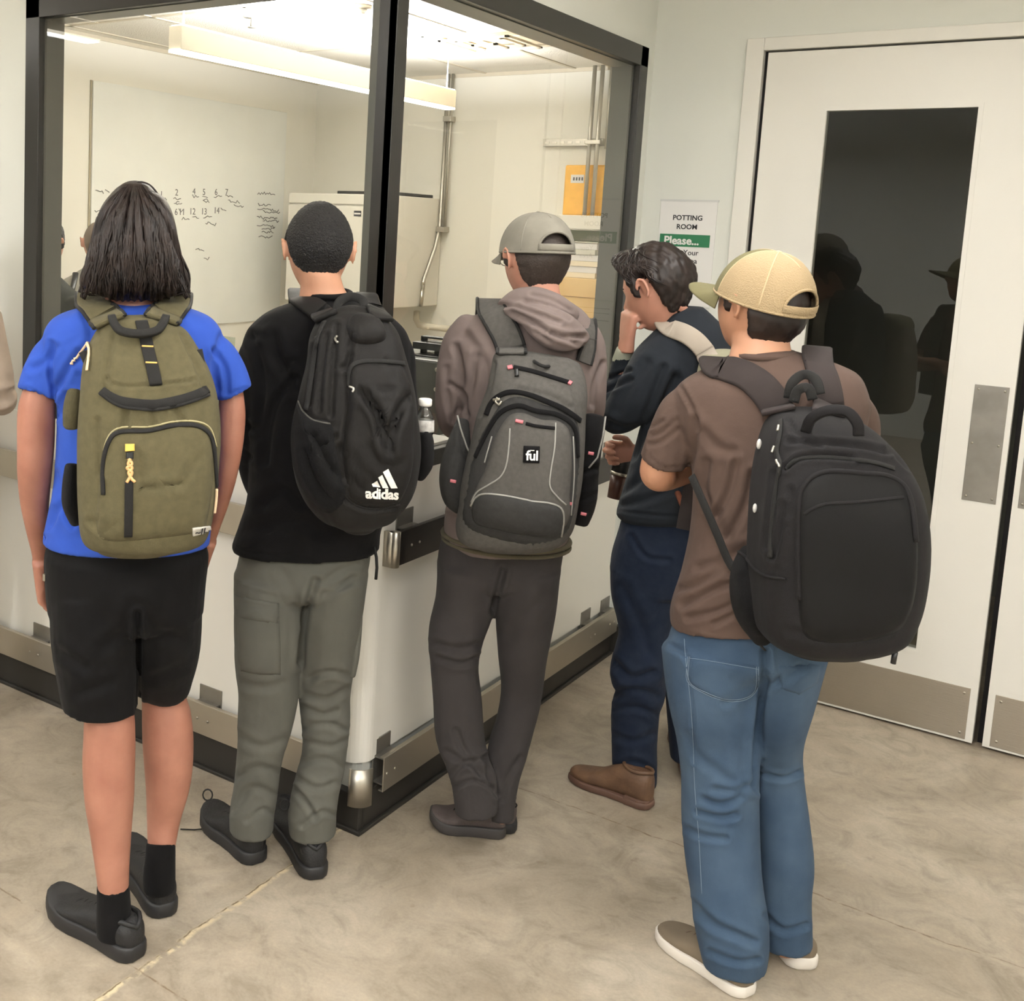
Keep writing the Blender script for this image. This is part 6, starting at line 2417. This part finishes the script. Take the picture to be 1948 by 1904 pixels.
    strap(g, bvs, [(1352, 690), (1340, 668), (1322, 648), (1300, 634), (1275, 626)], chest(F, 1262, 628, .02, .14, .34, .02), .055, .010)
    g.build('shoulder_strap', CRM, bp, True)
    G().tube([F.p(1289, 938, -.16), F.p(1296, 955, -.2), F.p(1303, 968, -.24), F.p(1316, 978, -.26)], .009, 8).build('leather_trim', mat('rust_leather', (112, 62, 42), .6), bp, True)
    # travel mug in the other hand
    b = empty('travel_mug', F.p(1178, 900, .24), 'dark travel mug with silver rings held low in front of the person in navy', 'mug')
    q0, q1 = F.p(1168, 948, .22), F.p(1193, 842, .24)
    ax = (q1 - q0)
    A1 = ax.cross(D).normalized()
    B1 = A1.cross(ax).normalized()
    for nm, s0, s1, r0, r1, mm in (('mug_body', 0, .42, .022, .028, mat('mug_brown', (74, 44, 34), .4)), ('mug_ring', .42, .47, .0305, .0305, CHROME), ('mug_grip', .47, .86, .029, .031, BLACKP), ('mug_rim', .86, .90, .032, .032, CHROME), ('mug_lid', .90, 1.0, .031, .026, BLACKP)):
        G().add(*loft([(q0 + ax * s0, A1 * r0, B1 * r0, 2), (q0 + ax * (s0 + s1) / 2, A1 * (r0 + r1) / 2, B1 * (r0 + r1) / 2, 2), (q0 + ax * s1, A1 * r1, B1 * r1, 2)], 24)).build(nm, mm, b, True)


person_navy()


# ---------------------------------------------------------------- person in brown T-shirt
def person_brown():
    F = Fig(1.13, 0.09)
    D, R = F.D, F.R
    root = person('person in a brown T-shirt, blue jeans and tan mesh-back cap with olive brim, arms folded', F.B)
    lk = (-R * .80 + D * .60)
    bod = (-R * .45 + D * .9)
    H = Head(F.p(1446, 584, 0.02), (lk.x, lk.y), -0.25, scale=0.99)
    ts = [(668, 1400, 1508, 0.0, .072), (684, 1372, 1560, 0, .088), (700, 1342, 1606, 0, .10), (716, 1308, 1634, 0, .115), (740, 1284, 1648, 0, .13), (780, 1278, 1656, 0, .14), (850, 1308, 1640, 0, .15), (920, 1318, 1620, 0, .15), (1000, 1312, 1600, 0, .15), (1080, 1296, 1590, 0, .155),
          (1140, 1277, 1580, 0, .155), (1172, 1276, 1578, 0, .155), (1180, 1278, 1576, 0, .155)]
    parts = H.parts(F.p(1450, 690, -0.01), 0.062)
    parts.append(F.torso([(r[0], r[1] + 20, r[2] - 20, r[3], r[4] - .02) for r in ts[1:]] + [(1250, 1300, 1550, 0, .11)], cap0=.01, cap1=.01))
    parts += [F.tube([(1305, 770, 30, -.02), (1275, 830, 30, -.02), (1258, 870, 33, -.02), (1252, 900, 33, 0.0), (1268, 905, 28, .07), (1310, 895, 24, .15), (1370, 885, 20, .22), (1420, 880, 17, .26)], k=5, cap0=.03),
              F.tube([(1608, 790, 18, .03), (1626, 840, 18, .09), (1608, 900, 20, .17), (1540, 900, 22, .24), (1450, 880, 18, .27), (1390, 860, 16, .27)], k=5, cap0=.03)]
    parts += hand(F.p(1420, 880, .26), R, -D * .3 + Vector((0, 0, -1)), 1, .4, 1) + hand(F.p(1392, 862, .27), -R, Vector((0, 0, -1)), 1, .4, 1)
    parts += [F.tube([(1370, 1220, 50, 0), (1368, 1400, 46, -.02), (1375, 1600, 38, -.04), (1382, 1800, 28, -.06), (1388, 1850, 26, -.06)], cap0=.05, cap1=.01),
              F.tube([(1500, 1220, 40, .04), (1484, 1400, 24, .06), (1486, 1600, 26, .08), (1494, 1780, 22, .08), (1498, 1810, 20, .08)], cap0=.05, cap1=.01)]
    body_fuse(parts, root, SKINT, .0055)
    eyes(H, root)
    line = [(0, .09), (30, .08), (50, .06), (62, .03), (70, -.012), (78, -.018), (84, .03), (104, .03), (112, .0), (125, -.052), (150, -.078), (180, -.085)]
    v, f = H.hair(line, .010, .003, 15, thb=.015, freq=30)
    me = G().add(v, f).mesh('h')
    cloth(me, (), .002, 40, 3, (1, 1, 1))
    link('hair', me, HAIRD, root)
    CAPT = mat('cap_mesh', (166, 144, 110), .8, var=.04, vscale=10, bump=.5, bscale=330)
    CAPO = fabric('cap_olive', (122, 116, 84), .05)
    cap(F, H, root, CAPT, CAPO, .012, .017, tilt=-.002, front_m=CAPO, btn=mat('cap_seam', (196, 174, 138), .8), width=1.02, brim_len=.086, arch=(33, .054))
    me = fuse([F.torso(ts, cap0=.01, hollow1=True),
               F.tube([(1322, 760, 38, -.01), (1300, 785, 46, -.02), (1279, 825, 45, -.02), (1265, 862, 44, -.02), (1260, 876, 44, -.015)], hollow1=True, cap0=.03),
               F.tube([(1605, 765, 36, .03), (1628, 795, 38, .06), (1634, 830, 36, .10), (1620, 870, 34, .13)], hollow1=True, cap0=.03)], .006, 4)
    folds = [([(1288, 728), (1305, 755), (1322, 790), (1326, 820)], .004, 4), ([(1322, 800), (1318, 850), (1312, 890)], .007, 7), ([(1240, 828), (1262, 820), (1285, 800)], .004, 5), ([(1236, 845), (1260, 838), (1290, 815)], .004, 5), ([(1238, 812), (1260, 800)], .003, 4),
             ([(1400, 880), (1385, 940), (1360, 985)], .007, 7), ([(1432, 900), (1418, 960), (1385, 1020)], .007, 7), ([(1345, 880), (1338, 930), (1345, 960)], .006, 8), ([(1335, 820), (1365, 850), (1395, 860)], .004, 9), ([(1420, 1040), (1390, 1060), (1330, 1080)], .005, 8),
             ([(1400, 1110), (1360, 1120), (1300, 1150)], .006, 7), ([(1410, 1140), (1370, 1160), (1310, 1175)], .006, 6), ([(1400, 1165), (1360, 1185)], .005, 6), ([(1290, 1120), (1330, 1110), (1370, 1080)], .005, 7), ([(1285, 1195), (1350, 1216), (1420, 1224)], .002, 2.5), ([(1232, 866), (1262, 890), (1302, 885)], .002, 2.5)]
    cloth(me, folds, .003, 7, 71)
    TS = link('t_shirt', me, BROWN, root)
    collar(F, 'collar', root, BROWN, 675, 1399, 1512, .076, .008, dd=-.002)
    # jeans
    me2 = fuse([F.torso([(1160, 1288, 1568, 0, .135), (1200, 1276, 1576, 0, .145), (1235, 1266, 1574, 0, .15)], cap1=.07),
                F.tube([(1358, 1230, 93, -.01, 1.25), (1362, 1320, 88, -.02, 1.2), (1368, 1400, 76, -.02, 1.1), (1370, 1480, 69, -.03), (1370, 1560, 69, -.03), (1376, 1640, 67, -.04), (1384, 1700, 65, -.05), (1390, 1750, 66, -.055), (1395, 1800, 62, -.06), (1397, 1838, 55, -.06)], cap0=.02),
                F.tube([(1498, 1225, 76, .0, 1.5), (1490, 1320, 58, .02, 1.6), (1482, 1400, 45, .05, 1.4), (1480, 1460, 44, .07), (1488, 1560, 50, .08), (1494, 1640, 52, .08), (1492, 1700, 50, .08), (1496, 1760, 48, .08), (1498, 1798, 46, .08)], cap0=.02)], .006, 3)
    folds = [([(1455, 1240), (1456, 1290), (1448, 1340), (1440, 1420), (1438, 1500)], .014, 7), ([(1450, 1290), (1420, 1310), (1380, 1335)], .004, 8), ([(1462, 1300), (1490, 1290), (1520, 1270)], .006, 7), ([(1310, 1400), (1330, 1440), (1390, 1485)], .003, 9),
             ([(1340, 1520), (1370, 1530), (1410, 1515)], .006, 6), ([(1330, 1545), (1375, 1555), (1400, 1550)], .006, 6), ([(1305, 1575), (1340, 1590), (1380, 1595)], .005, 6), ([(1360, 1500), (1400, 1505), (1430, 1490)], .005, 6), ([(1320, 1720), (1360, 1760), (1430, 1790)], .007, 8),
             ([(1450, 1470), (1490, 1480), (1520, 1468)], .007, 5), ([(1455, 1740), (1490, 1770), (1535, 1760)], .006, 6), ([(1350, 1810), (1400, 1830), (1440, 1825)], .005, 6), ([(1310, 1250), (1312, 1300), (1318, 1360), (1322, 1450)], .003, 3), ([(1280, 1230), (1300, 1240), (1310, 1260)], .005, 5)]
    cloth(me2, folds, .0032, 8, 81)
    JN = link('jeans', me2, DENIM, root)
    bj = bvh_of(me2)
    g = patch(bj, [(1309, 1247), (1360, 1254), (1444, 1268), (1442, 1310), (1420, 1332), (1385, 1336), (1345, 1322), (1308, 1296)], .004, 8, 6, k=3, spline=False)
    pk = g.build('back_pocket', DENIM, root, True)
    bj2 = bvh_of(me2, pk.data)
    ST = mat('denim_stitch', (112, 128, 144), .8)
    g = G()
    for off in (0, 3.5):
        cord(g, bj2, [(1309 + off, 1249), (1308 + off, 1296), (1345, 1321 - off), (1385, 1334 - off), (1420, 1330 - off), (1441 - off, 1309), (1443 - off, 1268)], .0008, .0008, k=5, n=4)
    cord(g, bj2, [(1311, 1252), (1360, 1259), (1443, 1273)], .0008, .0008, n=4)
    g.build('pocket_stitching', ST, pk, True)
    g = patch(bj, [(1482, 1268), (1540, 1262), (1562, 1266), (1556, 1300), (1520, 1322), (1484, 1310)], .004, 8, 6, k=3, spline=False)
    g.build('back_pocket', DENIM, root, True)
    g = G()
    cord(g, bj, [(1302, 1215), (1305, 1260), (1312, 1320), (1318, 1400), (1322, 1500), (1330, 1600), (1335, 1700)], .0008, .0004, k=8, n=4)
    g.build('side_seam', ST, root, True)
    SU = fabric('tan_canvas_shoe', (134, 120, 102), .06)
    SW_ = mat('white_sole', (222, 214, 204), .5)
    shoe(root, onz(1424, 1897), onz(1258, 1775), SU, SW_, .052, .026, .080, 'slip', lacem=mat('brown_lace', (92, 74, 58), .7))
    shoe(root, onz(1530, 1846), onz(1462, 1748), SU, SW_, .052, .030, .080, 'slip')
    # ---------------- big charcoal backpack
    bp = empty('backpack', F.p(1590, 1240, -.25), 'large charcoal black backpack with smooth arched front panel worn over the brown T-shirt', 'backpack')
    rows = [(782, 1500, 1588, -.165, .05, 2.6, 0, .02), (792, 1478, 1620, -.18, .065, 2.8, 4, .03), (820, 1460, 1662, -.195, .09, 3, 8, .04), (870, 1448, 1706, -.21, .11, 3.2, 8, .05), (930, 1440, 1735, -.22, .125, 3.4, 6, .05), (1000, 1436, 1746, -.225, .13, 3.6, 4, .05), (1080, 1432, 1746, -.225, .13, 3.6, 0, .05),
            (1140, 1434, 1734, -.225, .13, 3.6, 0, .05), (1190, 1442, 1712, -.225, .125, 3.4, 0, .05), (1212, 1456, 1690, -.22, .115, 3, 0, .04), (1224, 1478, 1660, -.215, .095, 2.6, 0, .03)]
    folds = [([(1494, 890), (1520, 872), (1560, 868), (1620, 872)], .007, 5), ([(1500, 840), (1560, 842), (1640, 850), (1690, 862)], .005, 5), ([(1500, 800), (1520, 830), (1560, 850)], .004, 5), ([(1690, 850), (1728, 890)], .004, 5), ([(1475, 900), (1470, 960), (1462, 1040)], .005, 6),
             ([(1490, 960), (1480, 1020), (1470, 1060)], .005, 6), ([(1505, 930), (1500, 980)], .004, 5), ([(1500, 1200), (1600, 1215), (1690, 1200)], .002, 8)]
    me = pack_body(F, rows, folds=folds, noise=.0018, seed=91, back=.02)
    link('pack_body', me, BLK5, bp)
    bv = bvh_of(me)
    bvs = bvh_of(me, TS.data)
    g = patch(bv, [(1519, 1140), (1517, 1050), (1519, 950), (1530, 918), (1552, 899), (1585, 893), (1640, 897), (1690, 902), (1722, 922), (1738, 962), (1746, 1030), (1744, 1110), (1730, 1170), (1700, 1205), (1620, 1222), (1545, 1218), (1524, 1190)], .012, 8, 14)
    fm = g.mesh()
    fp = link('front_panel', fm, BLK5P, bp)
    bv2 = bvh_of(me, fm)
    g = G()
    cord(g, bv2, [(1521, 1140), (1519, 1050), (1521, 952), (1532, 921), (1554, 903), (1586, 897), (1640, 901), (1688, 906), (1719, 925), (1734, 963), (1742, 1030)], .0055, .001)
    g.build('panel_piping', BLK5, bp, True)
    g = G()
    ribbon(g, bv2, [(1530, 978), (1548, 966), (1575, 958), (1630, 955), (1680, 950), (1718, 946)], .006, .0025)
    g.build('panel_seam', BLK5, bp, True)
    g = G()
    ribbon(g, bv, [(1486, 800), (1484, 830), (1479, 860), (1484, 890), (1474, 950), (1468, 1020), (1466, 1060)], .010, .004)
    g.build('side_zip', WEB, bp, True)
    g = G()
    ribbon(g, bv, [(1494, 894), (1508, 878), (1540, 870), (1600, 872), (1660, 880), (1700, 892)], .009, .004)
    g.build('panel_zip', WEB, bp, True)
    g = G()
    for pts in ([(1484, 812), (1482, 822)], [(1476, 850), (1472, 862)], [(1480, 876), (1483, 890)]):
        cord(G(), bv, pts, .0028, .005).build('zip_pull', GALV, bp, True)
    # haul handle over the top
    g = G()
    R_ = catmull([tuple(F.p(*q)) for q in ((1534, 818, -.30), (1545, 796, -.315), (1575, 782, -.325), (1610, 784, -.325), (1630, 805, -.325), (1633, 826, -.32))], 4)
    band(g, [Vector(r) for r in R_], [(-D + Vector((0, 0, .5))).normalized()] * len(R_), .020, .010)
    g.build('haul_handle', BLK5, bp, True)
    g = G()
    for a in (((1500, 757, -.16), (1507, 728, -.16), (1530, 712, -.15), (1552, 722, -.16), (1560, 750, -.17)), ((1510, 765, -.18), (1518, 742, -.18), (1538, 738, -.18), (1546, 760, -.18))):
        R_ = catmull([tuple(F.p(*q)) for q in a], 4)
        band(G(), [Vector(r) for r in R_], [-D] * len(R_), .020, .006).build('grab_loop', WEB, bp, True)
    # bottle pocket bulging on the left flank
    me3 = fuse([F.tube([(1428, 1052, 18, -.16), (1424, 1085, 30, -.18), (1430, 1130, 36, -.19), (1440, 1175, 30, -.19), (1452, 1210, 18, -.19)], flat=2.3, n=2.6, cap0=.006, cap1=.015)], .0058, 3)
    cloth(me3, [([(1415, 1100), (1430, 1150), (1450, 1190)], .004, 8)], .003, 14, 8)
    sp = link('side_pocket', me3, MESH, bp)
    g = G()
    cord(g, bvh_of(me, me3), [(1406, 1050), (1420, 1062), (1436, 1082), (1460, 1096), (1495, 1101)], .0035, .001)
    g.build('pocket_rim', BLK5, sp, True)
    # straps
    for pts, ix, wd in (([(1482, 786), (1472, 766), (1450, 738), (1420, 716), (1388, 704), (1372, 702)], .03, .066), ([(1576, 790), (1574, 760), (1568, 730), (1560, 705), (1556, 694)], -.03, .062)):
        g = G()
        px, py = pts[-1]
        strap(g, bvs, pts, chest(F, px, py - 4, -.01, .16, .42, -ix), wd, .009)
        g.build('shoulder_strap', fabric('strap_grey', (62, 55, 54)), bp, True)
    g = G()
    bvt = bvh_of(me, TS.data, me3)
    P = [F.p(1316, 905, -.12), F.p(1338, 955, -.155), F.p(1362, 1010, -.175), F.p(1385, 1065, -.19), F.p(1398, 1085, -.2)]
    R_ = catmull([tuple(p) for p in P], 3)
    band(g, [Vector(r) for r in R_], [(-D - R * .4).normalized()] * len(R_), .018, .003)
    g.build('lower_webbing', WEB, bp, True)
    g = G()
    P = [F.p(1398, 1085, -.2), F.p(1412, 1150, -.21), F.p(1436, 1210, -.22), F.p(1456, 1236, -.22)]
    R_ = catmull([tuple(p) for p in P], 3)
    band(g, [Vector(r) for r in R_], [(-D * .3 - R).normalized()] * len(R_), .02, .003)
    g.build('lower_webbing', WEB, bp, True)
    for x, y, s in ((1444, 845, 8), (1436, 967, 7)):
        q = hit(bvs, x + 4, y)
        G().add(*ball(q[0] - R * .004, .0085 * s / 8, 12, (.6, .6, 1.3))).build('reflective_tab', mat('reflective', (200, 198, 194), .3), bp, True)
    g = G()
    a, b_ = F.p(1707, 1226, -.3), F.p(1703, 1240, -.3)
    g.tube([F.p(1708, 1205, -.3), a, b_], .0016, 6)
    g.cyl(b_, F.p(1699, 1262, -.3), .0052, 10)
    g.build('zip_pull', BLACKP, bp, True)


person_brown()


# ---------------------------------------------------------------- people further off: inside the lab and at the left edge
def plain_person(x, y, face, label, height, top_m, leg_m, hair_m, skin_m, arms='down', hairline=HAIR_SHORT, glass=False, shoulder=0.21, hth=.012, pitch=.05, bald=False):
    f = Vector((face[0], face[1], 0)).normalized()
    r = Vector((f.y, -f.x, 0))
    z = Vector((0, 0, 1))
    o = Vector((x, y, 0))
    root = empty('person', o, label, 'person')
    k = height / 1.75

    def P(a, b, c):
        return o + (r * a + f * b + z * c) * k
    H = Head(P(0, .02, 1.63), (f.x, f.y), pitch, scale=k * .98)

    def tor(rows, n=2.5):
        R_ = catmull(rows, 4)
        return loft([(P(0, b, c), r * w * k, f * d * k, n) for c, w, d, b in R_], 32, cap0=.015, cap1=.015)
    S = shoulder
    rows = [(1.50, .075, .06, 0), (1.46, .13, .075, 0), (1.42, S - .02, .09, 0), (1.34, S, .11, 0), (1.2, S - .02, .12, 0), (1.05, S - .04, .12, 0), (.93, S - .03, .12, 0), (.86, S - .03, .12, 0)]
    parts = H.parts(P(0, 0, 1.46), .055 * k)
    parts.append(tor([(a, b - .015, c - .015, d) for a, b, c, d in rows] + [(.8, .14, .10, 0)]))

    def T(pts, **kw):
        q = []
        for a, b, c, rr in pts:
            p = P(a, b, c)
            q.append((p.x, p.y, p.z, rr * k))
        return wtube(q, 4, 22, **kw)
    cl = [tor(rows)]
    for sd in (-1, 1):
        if arms == 'down':
            A = [(sd * (S - .03), 0, 1.40), (sd * (S + .02), -.01, 1.15), (sd * (S + .02), .04, .92)]
        elif arms == 'bent':
            A = [(sd * (S - .03), 0, 1.39), (sd * (S + .05), -.03, 1.14), (sd * (S - .08), .22, 1.12)]
        A = [Vector(q) for q in A]
        m1, m2 = (A[0] + A[1]) / 2, (A[1] + A[2]) / 2
        body = [tuple(A[0]) + (.040,), tuple(m1) + (.038,), tuple(A[1]) + (.034,), tuple(m2) + (.031,), tuple(A[2]) + (.024,)]
        parts.append(T(body, cap0=.02, cap1=.01))
        cl.append(T([tuple(A[0]) + (.062,), tuple(m1) + (.060,), tuple(A[1]) + (.056,), tuple(m2) + (.048,), tuple(A[1] * .12 + A[2] * .88) + (.040,)], cap0=.02, cap1=.005))
        d = P(*A[2]) - P(*A[1])
        palm = -r * sd if arms == 'down' else -z
        parts += hand(P(*A[2]), d, palm, -sd if arms == 'down' else sd, .45, k)
        parts.append(T([(sd * .09, 0, .85, .075), (sd * .10, .01, .48, .05), (sd * .10, -.01, .30, .05), (sd * .10, -.02, .07, .035)], cap0=.03, cap1=.01))
    body_fuse(parts, root, skin_m, .0065)
    eyes(H, root)
    me = fuse(cl, .007, 4)
    cloth(me, (), .004, 8, int(x * 10) % 7)
    link('sweater', me, top_m, root)
    tr = [tor([(.96, .155, .11, 0), (.88, .165, .12, 0), (.80, .17, .12, 0), (.76, .15, .11, 0)])]
    for sd in (-1, 1):
        tr.append(T([(sd * .085, 0, .82, .09), (sd * .095, .01, .5, .068), (sd * .10, -.01, .28, .062), (sd * .10, -.015, .06, .06)]))
    me = fuse(tr, .007, 3)
    cloth(me, (), .003, 8, 5)
    link('trousers', me, leg_m, root)
    if not bald:
        v, fc = H.hair(hairline, hth, .003, 3, freq=30)
        link('hair', G().add(v, fc).mesh('h'), hair_m, root)
    else:
        v, fc = H.hair(hairline, .0025, .0006, 3, freq=60)
        link('hair', G().add(v, fc).mesh('h'), hair_m, root)
    if glass:
        glasses(H, root, BLACKP)
    for sd in (-1, 1):
        h = P(sd * .10, -.08, 0)
        shoe(root, h, h + f * .29 * k, SHOEB, SOLEB, .05, .03, .09, 'runner')
    return root, P


BEI = fabric('beige_fleece', (176, 158, 142), .06)
q = onz(4, 720, 1.15)
plain_person(-1.46, -0.42, (-0.45, 1), 'person in a beige sweatshirt, bent elbow showing beyond the blue T-shirt', 1.76, BEI, CHAR, HAIRB, SKIN, 'bent', shoulder=.22)
# two people in the lab
dk = fabric('dark_jacket', (46, 47, 42), .08)
q = ony(86, 560, 0.52)
plain_person(q.x - 0.03, 0.52, (-.25, 1), 'person in a dark jacket inside the lab, mostly hidden by the window frame', 1.72, dk, CHAR, HAIRB, SKIN, 'down', shoulder=.20)
d_ = ray(186, 488) * 5.9 + CAM
gp, PP = plain_person(d_[0], d_[1], (-.8, .6), 'person with close-cropped hair and glasses in pale grey top inside the lab', 1.70, fabric('pale_grey_knit', (168, 164, 154), .08), CHAR, mat('cropped_hair', (120, 106, 94), .8), SKIN, 'down', hairline=HAIR_SHORT, glass=True, bald=True)
g = G()
g.tube([PP(-.16, -.12, 1.22), PP(-.15, -.13, 1.36), PP(-.12, -.06, 1.475), PP(-.115, .03, 1.47), PP(-.13, .11, 1.36), PP(-.14, .12, 1.2)], .014, 8, flat=.4)
g.build('bag_strap', BLACKP, gp, True)
